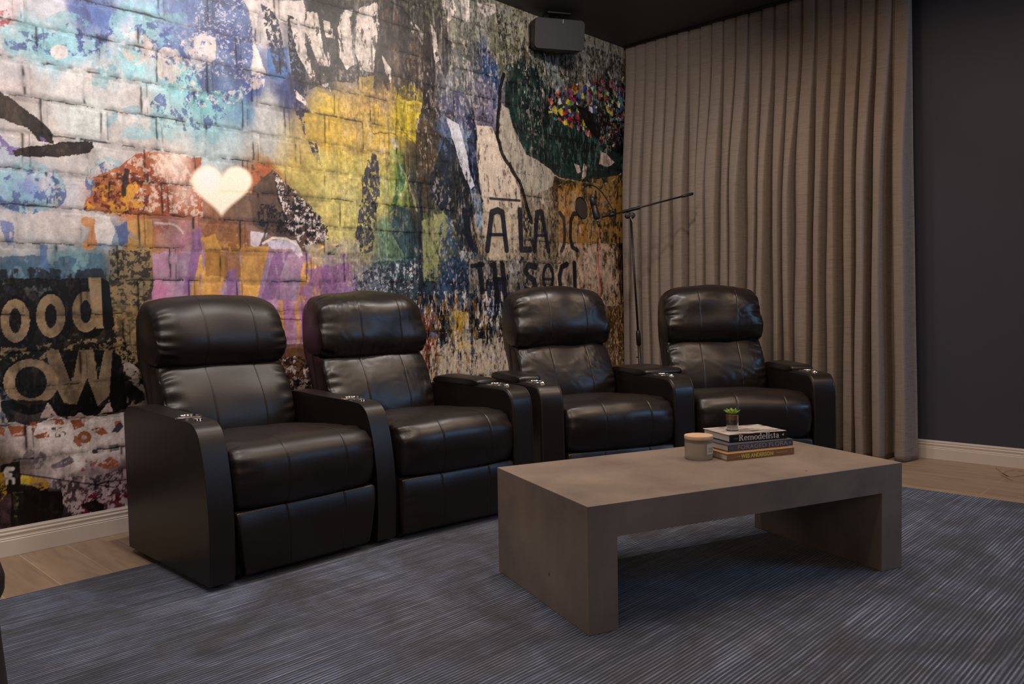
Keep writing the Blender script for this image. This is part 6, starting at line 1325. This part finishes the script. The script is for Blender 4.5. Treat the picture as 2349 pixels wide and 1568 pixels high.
# label hugging the glass on the camera's right side of the jar
a_c = math.atan2(CPOS.y - candle.location.y, CPOS.x - candle.location.x) - TA + R(58)
def patch(name, r_, a0, a1, z0_, z1_, mt, par, n=12):
    vs = []
    for i in range(n + 1):
        a = a0 + (a1 - a0) * i / n
        for q, zz_ in ((r_, z0_), (r_, z1_), (r_ + .0004, z1_), (r_ + .0004, z0_)):
            vs.append((q * math.cos(a), q * math.sin(a), zz_))
    fs = []
    for i in range(n):
        for k in range(4):
            fs.append((i * 4 + k, i * 4 + (k + 1) % 4, (i + 1) * 4 + (k + 1) % 4, (i + 1) * 4 + k))
    fs += [(0, 1, 2, 3), tuple(n * 4 + k for k in (3, 2, 1, 0))]
    return mesh_obj(name, vs, fs, mt, par, smooth=False)
lab = patch('label', r + .0002, a_c - .42, a_c + .42, .022, .062, PAPER, candle)
for k in range(3):
    patch('label_print', r + .0007, a_c - .25, a_c + .25, .034 + k * .006, .0355 + k * .006, INKG, lab)

# ------------------------------------------------------------------ books
def glyph_quads(ch):
    """bold serif letters as little quads in em units -> (quads, advance)"""
    Q = []
    def rect(x0, y0, x1, y1): Q.append([(x0, y0), (x1, y0), (x1, y1), (x0, y1)])
    def quad(*p_): Q.append(list(p_))
    def ring(cx, cy, ro, so, ri, si, a0=0, a1=360, n=20):
        for i in range(n):
            t0, t1 = R(a0 + (a1 - a0) * i / n), R(a0 + (a1 - a0) * (i + 1) / n)
            Q.append([(cx + ri * math.cos(t0), cy + si * math.sin(t0)), (cx + ro * math.cos(t0), cy + so * math.sin(t0)),
                      (cx + ro * math.cos(t1), cy + so * math.sin(t1)), (cx + ri * math.cos(t1), cy + si * math.sin(t1))])
    if ch == 'R':
        rect(.08, 0, .22, .70); rect(0, 0, .30, .04); rect(0, .66, .26, .70)
        ring(.26, .53, .28, .17, .13, .13, -90, 90); rect(.22, .66, .27, .70); rect(.22, .36, .27, .40)
        quad((.26, .37), (.42, .37), (.62, .04), (.46, .04)); rect(.46, 0, .70, .04)
        return Q, .70
    if ch == 'e':
        ring(.24, .24, .23, .25, .10, .21, 5, 330); rect(.10, .23, .44, .27)
        return Q, .50
    if ch == 'm':
        for x in (.05, .34, .63): rect(x, 0, x + .12, .36 if x else .46); rect(x - .04, 0, x + .16, .035)
        rect(.05, .3, .17, .47); rect(.0, .43, .1, .47)
        for x in (.17, .46): ring(x + .09, .34, .20, .14, .09, .09, 0, 150, 10)
        return Q, .82
    if ch == 'o':
        ring(.25, .24, .24, .25, .11, .22); return Q, .52
    if ch == 'd':
        ring(.22, .24, .21, .25, .09, .21); rect(.32, 0, .45, .74); rect(.26, .70, .4, .74); rect(.4, 0, .51, .035)
        return Q, .54
    if ch == 'l':
        rect(.07, 0, .20, .74); rect(0, .70, .1, .74); rect(.01, 0, .26, .035); return Q, .29
    if ch == 'i':
        rect(.07, 0, .20, .47); rect(0, .43, .1, .47); rect(.01, 0, .26, .035); ring(.135, .62, .075, .075, 0, 0, 0, 360, 12); return Q, .29
    if ch == 's':
        ring(.19, .35, .16, .14, .07, .10, 30, 250, 12); ring(.19, .125, .17, .135, .07, .09, -150, 75, 12); quad((.10, .28), (.19, .21), (.34, .16), (.25, .30)); return Q, .40
    if ch == 't':
        rect(.10, .05, .22, .62); rect(.02, .43, .32, .47); ring(.22, .10, .12, .11, .02, .065, 180, 300, 8); return Q, .35
    if ch == 'a':
        rect(.27, .04, .39, .34); ring(.22, .33, .17, .15, .06, .11, 0, 170, 10); ring(.19, .13, .16, .145, .06, .10); rect(.36, 0, .47, .04)
        return Q, .50
    return Q, .3

def serif_word(name, word, size, mt, parent, depth=.0004):
    vs, fs = [], []
    x = 0
    for ch in word:
        Q, adv = glyph_quads(ch)
        for q in Q:
            i0 = len(vs)
            for d in (0, -depth):
                for (a, c) in q:
                    vs.append(((x + a) * size, d, c * size))
            fs += [(i0, i0 + 1, i0 + 2, i0 + 3), (i0 + 7, i0 + 6, i0 + 5, i0 + 4)]
            for k in range(4):
                fs.append((i0 + k, i0 + 4 + k, i0 + 4 + (k + 1) % 4, i0 + (k + 1) % 4))
        x += adv
    o = mesh_obj(name, vs, fs, mt, parent)
    return o, x * size

def sans_word(name, word, size, mt, parent, loc, flip=False, sx=1.0, bold=0.0, top=False, space=1.0):
    cu = bpy.data.curves.new(name, 'FONT')
    cu.body = word
    cu.size = size
    cu.extrude = .0002
    cu.offset = bold
    cu.space_character = space
    tmp = bpy.data.objects.new('tmp', cu)
    COL.objects.link(tmp)
    bpy.context.view_layer.update()
    dg = bpy.context.evaluated_depsgraph_get()
    me = bpy.data.meshes.new_from_object(tmp.evaluated_get(dg))
    bpy.data.objects.remove(tmp)
    me.name = name
    me.materials.clear()
    me.materials.append(mt)
    rot = Matrix.Identity(4) if top else Matrix.Rotation(PI / 2, 4, 'X')
    if flip:
        w_ = max(v.co.x for v in me.vertices)
        h_ = max(v.co.y for v in me.vertices)
        for v in me.vertices:
            v.co.x = w_ - v.co.x
            v.co.y = h_ - v.co.y
    for v in me.vertices:
        v.co.x *= sx
    me.transform(rot)
    o = bpy.data.objects.new(name, me)
    COL.objects.link(o)
    o.parent = parent
    o.location = loc
    return o

PAGES, nt, b = node_mat('page_block')
tc = nd(nt, 'ShaderNodeTexCoord')
mp = nd(nt, 'ShaderNodeMapping')
mp.inputs['Scale'].default_value = (4, 4, 1600)
nt.links.new(tc.outputs['Object'], mp.inputs['Vector'])
n1 = nd(nt, 'ShaderNodeTexNoise', i_Scale=1.0, i_Detail=2.0)
nt.links.new(mp.outputs['Vector'], n1.inputs['Vector'])
rp = ramp(nt, [(0.35, lin((168, 158, 150))), (0.65, lin((222, 212, 204)))])
nt.links.new(n1.outputs['Fac'], rp.inputs['Fac'])
nt.links.new(rp.outputs['Color'], b.inputs['Base Color'])
b.inputs['Roughness'].default_value = 0.8

def book(loc, rz, L, D, T, cover, spine, label, top=None, board=.0028):
    root = empty('book', loc, rz, label, 'book', 'books stacked on the coffee table')
    # local: x along the spine, y away from the spine, z up; spine faces -y
    box('page_block', (.004, L - .004, .004, D - .005, board + .0002, T - board - .0002), PAGES, root, bevel=.0)
    c = box('cover', (0, L, .0022, D, 0, board), cover, root, bevel=.0008)
    c2_ = box('cover', (0, L, .0022, D, T - board, T), top or cover, root, bevel=.0008)
    s_ = box('spine', (0, L, 0, .0026, 0, T), spine, root, bevel=.0009)
    return root, s_, c2_

SP1 = mat('black_cover', (20, 18, 20), rough=0.35, var=.5, vscale=60)
COVP, nt, b = node_mat('printed_cover')
tc = nd(nt, 'ShaderNodeTexCoord')
mp = nd(nt, 'ShaderNodeMapping')
mp.inputs['Scale'].default_value = (7, 26, 1)
nt.links.new(tc.outputs['Object'], mp.inputs['Vector'])
n1 = nd(nt, 'ShaderNodeTexNoise', i_Scale=1.0, i_Detail=4.0, i_Distortion=0.6)
nt.links.new(mp.outputs['Vector'], n1.inputs['Vector'])
rp = ramp(nt, [(0.36, lin((96, 84, 78))), (0.44, lin((168, 156, 148))), (0.52, lin((206, 196, 188))), (0.75, lin((214, 206, 198)))])
nt.links.new(n1.outputs['Fac'], rp.inputs['Fac'])
nt.links.new(rp.outputs['Color'], b.inputs['Base Color'])
b.inputs['Roughness'].default_value = 0.3
SP2 = mat('slate_cover', (74, 76, 86), rough=0.45, var=.10, vscale=90)
SP3, nt, b = node_mat('striped_cover')
tc = nd(nt, 'ShaderNodeTexCoord')
sep = nd(nt, 'ShaderNodeSeparateXYZ')
nt.links.new(tc.outputs['Object'], sep.inputs['Vector'])
mu = nd(nt, 'ShaderNodeMath', operation='MULTIPLY')
mu.inputs[1].default_value = 2 * PI / .0042
nt.links.new(sep.outputs['Z'], mu.inputs[0])
sn = nd(nt, 'ShaderNodeMath', operation='SINE')
nt.links.new(mu.outputs[0], sn.inputs[0])
rp = ramp(nt, [(0.1, lin((112, 78, 48))), (0.75, lin((164, 124, 82)))])
nt.links.new(sn.outputs[0], rp.inputs['Fac'])
nt.links.new(rp.outputs['Color'], b.inputs['Base Color'])
b.inputs['Roughness'].default_value = 0.4
WHT = mat('white_print', (226, 214, 208), rough=0.5)
GRYP = mat('grey_print', (132, 132, 140), rough=0.5)
YELP = mat('yellow_print', (206, 190, 90), rough=0.5)
TANP = mat('tan_print', (196, 164, 124), rough=0.5)
PNK = mat('pale_pink_print', (214, 180, 176), rough=0.5)
REDP = mat('red_orange', (200, 120, 70), rough=0.5)

A3 = TA - R(3.4)
b3, s3, _ = book(on_table(.803, .331, .0006), A3, .316, .205, .0265, SP3, SP3, 'tan striped book with yellow spine lettering, bottom of the stack')
sans_word('spine_lettering', 'WES ANDERSON', .0205, YELP, s3, (.064, -.0004, .0055), sx=.93, bold=.0007, space=1.05)
sans_word('spine_lettering', 'COLLECTION', .0086, TANP, s3, (.231, -.0004, .0102), flip=True, sx=1.0)
sans_word('spine_lettering', 'THE', .0086, TANP, s3, (.045, -.0004, .0098), sx=1.0)
box('spine_rule', (.020, .044, -.0006, -.0002, .0125, .0133), TANP, s3)
box('spine_rule', (.303, .3042, -.0006, -.0002, .006, .019), TANP, s3)
A2 = TA - R(3.2)
b2, s2_, _ = book(on_table(.833, .362, .0275), A2, .312, .195, .0268, SP2, SP2, 'slate-grey cloth book with pale grey capitals, middle of the stack')
sans_word('spine_lettering', 'FORAGED FLORA', .0235, GRYP, s2_, (.044, -.0004, .0055), sx=1.24, bold=.00035, space=1.06)
for k in range(3):
    box('spine_rule', (.016 + k * .004, .0168 + k * .004, -.0006, -.0002, .006, .019), GRYP, s2_)
box('publisher_mark', (.294, .299, -.0006, -.0002, .009, .017), GRYP, s2_, bevel=.0001)
A1 = TA - R(6.5)
b1, s1_, c1_ = book(on_table(.868, .394, .0548), A1, .266, .190, .0300, SP1, SP1, 'thick black-spined book with a pale photo cover, top of the stack', top=COVP)
wd_, wl = serif_word('spine_lettering', 'Remodelista', .0345, WHT, s1_)
wd_.location = (.041, -.0004, .0036 + .001)
wd_.scale = (.188 / wl, 1, 1)
sans_word('spine_lettering', 'ARTISAN', .0058, GRYP, s1_, (.019, -.0004, .012), sx=.8)
bm = bmesh.new()
vs = [bm.verts.new(q) for q in ((.240, -.0005, .016), (.250, -.0005, .0105), (.250, -.0005, .0215))]
bm.faces.new(vs)
bm_obj('arrow_mark', bm, PNK, s1_)
bm = bmesh.new()
add_box(bm, .150, .235, .012, .020, .0303, .0305)
for k in range(3):
    add_box(bm, .125, .20 - k * .02, .085 + k * .012, .088 + k * .012, .0303, .0305)
bm_obj('cover_print', bm, mat('cover_ink', (120, 108, 100), rough=.5), c1_)

# ------------------------------------------------------------------ succulent in a glass
GLASS, nt, b = node_mat('clear_glass')
b.inputs['Base Color'].default_value = (0.95, 0.96, 0.96, 1)
b.inputs['Roughness'].default_value = 0.03
b.inputs['Transmission Weight'].default_value = 1.0
b.inputs['IOR'].default_value = 1.46
SOIL = mat('brown_moss', (134, 100, 66), rough=.9, var=.4, vscale=160, bump=.8, bscale=260)
GRAVEL = mat('white_gravel', (205, 200, 194), rough=.7, var=.25, vscale=200, bump=1, bscale=300)
DARKG = mat('dark_grit', (70, 62, 56), rough=.8, var=.4, vscale=200, bump=.8, bscale=300)
LEAF, nt, b = node_mat('succulent_leaf')
tc = nd(nt, 'ShaderNodeTexCoord')
sp = nd(nt, 'ShaderNodeVectorMath', operation='LENGTH')
nt.links.new(tc.outputs['Object'], sp.inputs[0])
mr = nd(nt, 'ShaderNodeMapRange')
mr.inputs['From Min'].default_value = 0.006
mr.inputs['From Max'].default_value = 0.036
nt.links.new(sp.outputs['Value'], mr.inputs['Value'])
rp = ramp(nt, [(0.0, lin((206, 204, 120))), (0.55, lin((148, 178, 84))), (1.0, lin((104, 140, 62)))])
nt.links.new(mr.outputs['Result'], rp.inputs['Fac'])
nt.links.new(rp.outputs['Color'], b.inputs['Base Color'])
b.inputs['Roughness'].default_value = .45
SUBS = on_table(.952, .478, .0862)
pot = empty('succulent', SUBS, 0, 'small green succulent planted in a clear glass, on top of the books', 'potted plant')
r = .0258
lathe('glass', [(.0005, 0), (r - .003, 0), (r - .0015, .001), (r, .064), (r - .0018, .0645), (r - .0036, .008), (.0005, .0075)], GLASS, pot, segs=48, close=False)
lathe('gravel', [(.0005, .0085), (r - .0042, .0090), (r - .0034, .022), (.010, .026), (.0005, .021)], GRAVEL, pot, segs=40, close=False)
lathe('dark_grit', [(.0005, .0262), (r - .0033, .0245), (r - .0025, .044), (.0005, .044)], DARKG, pot, segs=40, close=False)
lathe('soil', [(.0005, .0445), (r - .0025, .0445), (r - .0021, .061), (.014, .064), (.0005, .065)], SOIL, pot, segs=40, close=False)
rosette = bpy.data.objects.new('rosette', None)
def leaf(par, az, elev, L_, w_):
    n_ = 8
    vs, fs = [], []
    for i in range(n_ + 1):
        t = i / n_
        w = w_ * math.sin(PI * min(1, (t * .82 + .16))) ** .8 * (1 - t ** 6) + .0002
        y_ = 0
        rr = L_ * t
        zz_ = L_ * (math.sin(elev) * t + .18 * t * t)
        for k in range(5):
            a = -1 + 2 * k / 4
            vs.append((rr * math.cos(elev) , a * w, zz_ + .0022 * (a * a) + (.0 if k in (0, 4) else -.0)))
        for k in range(3, 0, -1):
            a = -1 + 2 * k / 4
            vs.append((rr * math.cos(elev), a * w, zz_ - .0028 * (1 - a * a) * (1 - t) - .0006))
    m8 = 8
    for i in range(n_):
        for k in range(m8):
            fs.append((i * m8 + k, i * m8 + (k + 1) % m8, (i + 1) * m8 + (k + 1) % m8, (i + 1) * m8 + k))
    fs += [tuple(range(m8)), tuple(n_ * m8 + k for k in range(m8))[::-1]]
    o = mesh_obj('leaf', vs, fs, LEAF, par, smooth=True)
    o.rotation_euler = (0, 0, az)
    o.location = (0, 0, .063)
    return o
k = 0
for ring_, (cnt, el, L_, w_) in enumerate([(8, 18, .036, .0088), (7, 36, .031, .0082), (5, 58, .022, .0062), (3, 76, .014, .004)]):
    for i in range(cnt):
        leaf(pot, 2 * PI * (i + .5 * (ring_ % 2)) / cnt + .2 * ring_, R(el), L_, w_)

# ------------------------------------------------------------------ hanging loudspeaker
SPC = (4.255, -0.128, 2.862)
spk = empty('loudspeaker', SPC, 0, 'black loudspeaker hanging from the ceiling over the mural near the curtain', 'loudspeaker')
spk.rotation_euler = (R(9), 0, R(-30))
def rounded_box(name, w_, d_, h_, rad, m_, par, loc=(0, 0, 0), n=8, bev=.006):
    bm = bmesh.new()
    pts = []
    for cx, cz, a0 in ((w_ / 2 - rad, h_ / 2 - rad, 0), (-w_ / 2 + rad, h_ / 2 - rad, 90), (-w_ / 2 + rad, -h_ / 2 + rad, 180), (w_ / 2 - rad, -h_ / 2 + rad, 270)):
        for k in range(n + 1):
            a = R(a0 + 90 * k / n)
            pts.append((cx + rad * math.cos(a), cz + rad * math.sin(a)))
    f_ = [bm.verts.new((x, -d_ / 2, z)) for x, z in pts]
    g_ = [bm.verts.new((x, d_ / 2, z)) for x, z in pts]
    bm.faces.new(f_)
    bm.faces.new(g_[::-1])
    for i in range(len(pts)):
        j = (i + 1) % len(pts)
        bm.faces.new((f_[i], g_[i], g_[j], f_[j]))
    o = bm_obj(name, bm, m_, par, bevel=bev, segs=3, angle=60)
    o.location = loc
    return o
SW, SD, SHH = .364, .150, .203
rounded_box('cabinet', SW, SD - .012, SHH, .030, BLACKP, spk, (0, .008, 0), bev=.004)
rounded_box('grille', SW - .002, .014, SHH - .002, .030, MESHBLK, spk, (0, -.068, 0), bev=.004)
box('indicator', (.018, .0205, -.0765, -.0752, .072, .098), mat('silver_mark', (190, 190, 190), rough=.4), spk)
mt_ = spk
def srel(p):
    return tuple(spk.matrix_basis.inverted() @ Vector(p))
bpy.context.view_layer.update()
tube('mount_pole', [srel((4.285, -0.108, 3.005)), srel((4.285, -0.108, 2.952))], .012, METALB, spk, segs=14)
tube('swivel', [srel((4.285, -0.108, 2.987)), srel((4.285, -0.108, 2.962))], .022, METALB, spk, segs=14)
pp_ = box('ceiling_plate', (-.085, .085, -.06, .06, -.006, .006), METALB, spk, bevel=.002)
pp_.matrix_parent_inverse = spk.matrix_basis.inverted()
pp_.matrix_basis = Matrix.Translation((4.285, -0.108, 3.0135)) @ Matrix.Rotation(R(-30), 4, 'Z')

# ------------------------------------------------------------------ microphone stand
MS = empty('microphone_stand', (4.6345, -0.5675, 0.0), 0, 'black boom microphone stand behind the chairs, in front of the curtain corner', 'microphone stand')
def rel(p, o):
    return tuple(a - c for a, c in zip(p, o.location))
PB, PM, PT = (4.6346, -0.5655, 0.0317), (4.6371, -0.5206, 0.7557), (4.6385, -0.4653, 1.6178)
def wtube(name, pts, rad, m_, par, root, segs=14):
    return tube(name, [rel(p, root) for p in pts], rad, m_, par, segs=segs)
wtube('pole', [PB, PM], .0105, METALB, MS, MS)
wtube('pole_extension', [PM, PT], .0075, METALB, MS, MS)
dirp = (Vector(PT) - Vector(PB)).normalized()
pmv = Vector(PM)
wtube('height_clutch', [pmv - dirp * .05, pmv - dirp * .048, pmv + dirp * .035, pmv + dirp * .055], [.013, .0165, .0165, .011], BLACKP, MS, MS)
wtube('cable_clip', [pmv - dirp * .135 - CR * .022, pmv - dirp * .135 + CR * .012], .005, BLACKP, MS, MS, 8)
for k in range(3):
    a = R(200 + 120 * k)
    b0 = Vector(PB)
    wtube('leg', [(b0.x, b0.y, .17), (b0.x + .12 * math.cos(a), b0.y + .12 * math.sin(a), .085), (b0.x + .25 * math.cos(a), b0.y + .25 * math.sin(a), .012)], .008, METALB, MS, MS)
BL_, BR_ = Vector((4.4566, -0.3504, 1.6067)), Vector((4.9676, -0.7656, 1.7697))
bd = (BR_ - BL_).normalized()
wtube('boom', [BL_, BR_], .0062, METALB, MS, MS)
wtube('boom_grip', [BR_ - bd * .085, BR_ - bd * .083, BR_, BR_ + bd * .003], [.0062, .0092, .0105, .007], BLACKP, MS, MS)
pv = Vector((4.6174, -0.4698, 1.6556))
wtube('boom_clutch', [pv - bd * .055, pv - bd * .05, pv + bd * .075, pv + bd * .08], [.007, .0115, .0115, .007], BLACKP, MS, MS)
for sg, off in ((-1, -.012), (1, .018)):
    q = pv - CU * .038 + CR * off
    wtube('tension_knob', [q - CF * .014, q - CF * .012, q + CF * .012, q + CF * .014], [.012, .021, .021, .012], BLACKP, MS, MS, 20)
wtube('thread_tie', [pv - CU * .05 + CR * .004 - CF * .024, pv - CU * .066 + CR * .009 - CF * .024, pv - CU * .10 + CR * .026 - CF * .02], .0014, WHT, MS, MS, 6)
# microphone
MA, MB_ = Vector((4.3892, -0.315, 1.7442)), Vector((4.4086, -0.3453, 1.5889))
mic = empty('microphone', MB_, 0, 'black studio microphone with a small red mark, clipped on the boom', 'microphone')
mdv = (MB_ - MA).normalized()
wtube('body', [MA, MA + mdv * .004, MA + mdv * .010, MA + mdv * .062, MA + mdv * .064, MA + mdv * .067, MA + mdv * .15, MB_ - mdv * .004, MB_], [.012, .019, .0215, .0215, .0195, .0225, .0225, .0205, .012], BLACKP, mic, mic, 28)
ring_p = MA + mdv * .0655
wtube('collar', [ring_p - mdv * .002, ring_p + mdv * .002], [.0222, .0222], METALB, mic, mic, 28)
RED = mat('red_mark', (190, 40, 34), rough=.5)
qf = MA + mdv * .072 - CF * .0222
wtube('brand_mark', [qf - CR * .006 - CU * .002, qf + CR * .010 + CU * .001], .0022, RED, mic, mic, 8)
wtube('connector', [MB_, MB_ + mdv * .016], [.0085, .0085], CHROME, mic, mic, 16)
wtube('plug', [MB_ + mdv * .016, MB_ + mdv * .055], [.0095, .0055], BLACKP, mic, mic, 16)
tp0 = MB_ + mdv * .052
pts = [Vector(p) for p in ((4.3932, -0.3697, 1.4143), (4.3857, -0.3698, 1.2936), (4.3844, -0.3765, 1.1726), (4.3832, -0.3831, 1.0517), (4.3626, -0.4066, 0.8105), (4.3401, -0.4338, 0.4811))]
cb = tube('microphone_cable', [tuple(v) for v in catmull([tp0] + pts, 8, closed=False)], .0024, RED, None, segs=8)
tag(cb, 'thin red cable hanging down from the microphone in front of the mural', 'cable')
# pop filter
pc = Vector((4.2733, -0.3161, 1.6599))
pf = empty('pop_filter', pc, 0, 'round black mesh pop filter on a gooseneck beside the microphone', 'pop filter')
nrm_ = (CF * -.60 + CR * .78 + CU * .12).normalized()
ua = nrm_.cross(Vector((0, 0, 1))).normalized()
ub = nrm_.cross(ua)
rim = [pc + (ua * math.cos(2 * PI * k / 40) + ub * math.sin(2 * PI * k / 40)) * .074 for k in range(40)]
tube('rim', [rel(p, pf) for p in rim], .0045, BLACKP, pf, segs=8, closed=True)
vs = [rel(pc + (ua * math.cos(2 * PI * k / 40) + ub * math.sin(2 * PI * k / 40)) * .073 + nrm_ * d, pf) for d in (-.0012, .0012) for k in range(40)]
fs = [tuple(range(40)), tuple(range(79, 39, -1))] + [(k, (k + 1) % 40, 40 + (k + 1) % 40, 40 + k) for k in range(40)]
mesh_obj('mesh_screen', vs, fs, mat('nylon_mesh', (46, 34, 24), rough=.8, var=.3, vscale=300), pf)
gn = [Vector(p) for p in ((4.2807, -0.3191, 1.7315), (4.3029, -0.3097, 1.7851), (4.3526, -0.3011, 1.8206), (4.4182, -0.3108, 1.8257), (4.4705, -0.3387, 1.785), (4.5075, -0.3668, 1.7183), (4.534, -0.399, 1.6441))]
tube('gooseneck', [rel(v, pf) for v in catmull(gn, 8, closed=False)], .0042, METALB, pf, segs=10)

cl = Vector((4.5144, -0.3944, 1.6249))
wtube('clamp', [cl - bd * .022, cl + bd * .022], [.016, .016], BLACKP, pf, pf)
wtube('clamp_screw', [cl + bd * .005 + CU * .012, cl + bd * .012 + CU * .034], [.006, .009], BLACKP, pf, pf)

# ------------------------------------------------------------------ loose twine on the floor at the right
TW_ = mat('straw_twine', (176, 150, 124), rough=.8)
tw = empty('twine', (5.150, -2.677, 0.003), 0, 'loose pale twine lying on the oak floor by the right baseboard', 'twine')
for pts in ([(5.269, -2.596, 0.003), (5.196, -2.63, 0.003), (5.117, -2.668, 0.003), (5.061, -2.701, 0.003), (5.064, -2.727, 0.003), (5.109, -2.744, 0.003), (5.176, -2.774, 0.003)], [(5.077, -2.663, 0.005), (5.037, -2.686, 0.005), (5.0, -2.711, 0.005), (4.958, -2.742, 0.005)], [(5.147, -2.66, 0.007), (5.219, -2.674, 0.007), (5.267, -2.695, 0.007), (5.258, -2.721, 0.007), (5.248, -2.753, 0.007)], [(5.126, -2.649, 0.009), (5.097, -2.673, 0.009), (5.041, -2.705, 0.009)]):
    tube('strand', [rel(v, tw) for v in catmull(pts, 6, closed=False)], .0022, TW_, tw, segs=6)

# ------------------------------------------------------------------ dark leather seat of unknown kind, drum shape made up; only its edge shows at the left of the photo
OTT = mat('brown_leather', (44, 28, 24), rough=.5, bump=.12, bscale=200)
ot = empty('leather_seat', (0.111, -2.232, 0.0), 0, 'dark brown leather seat edge, built as a drum, cut off by the left edge of the photo', 'stool')
lathe('seat_pad', [(.0005, .532), (.20, .533), (.222, .540), (.2295, .556), (.2305, .574), (.226, .592), (.21, .606), (.15, .612), (.0005, .613)], OTT, ot, segs=72, close=False)
lathe('body', [(.0005, .0065), (.228, .007), (.238, .02), (.240, .12), (.236, .26), (.230, .36), (.222, .47), (.219, .531), (.0005, .532)], OTT, ot, segs=72, close=False)
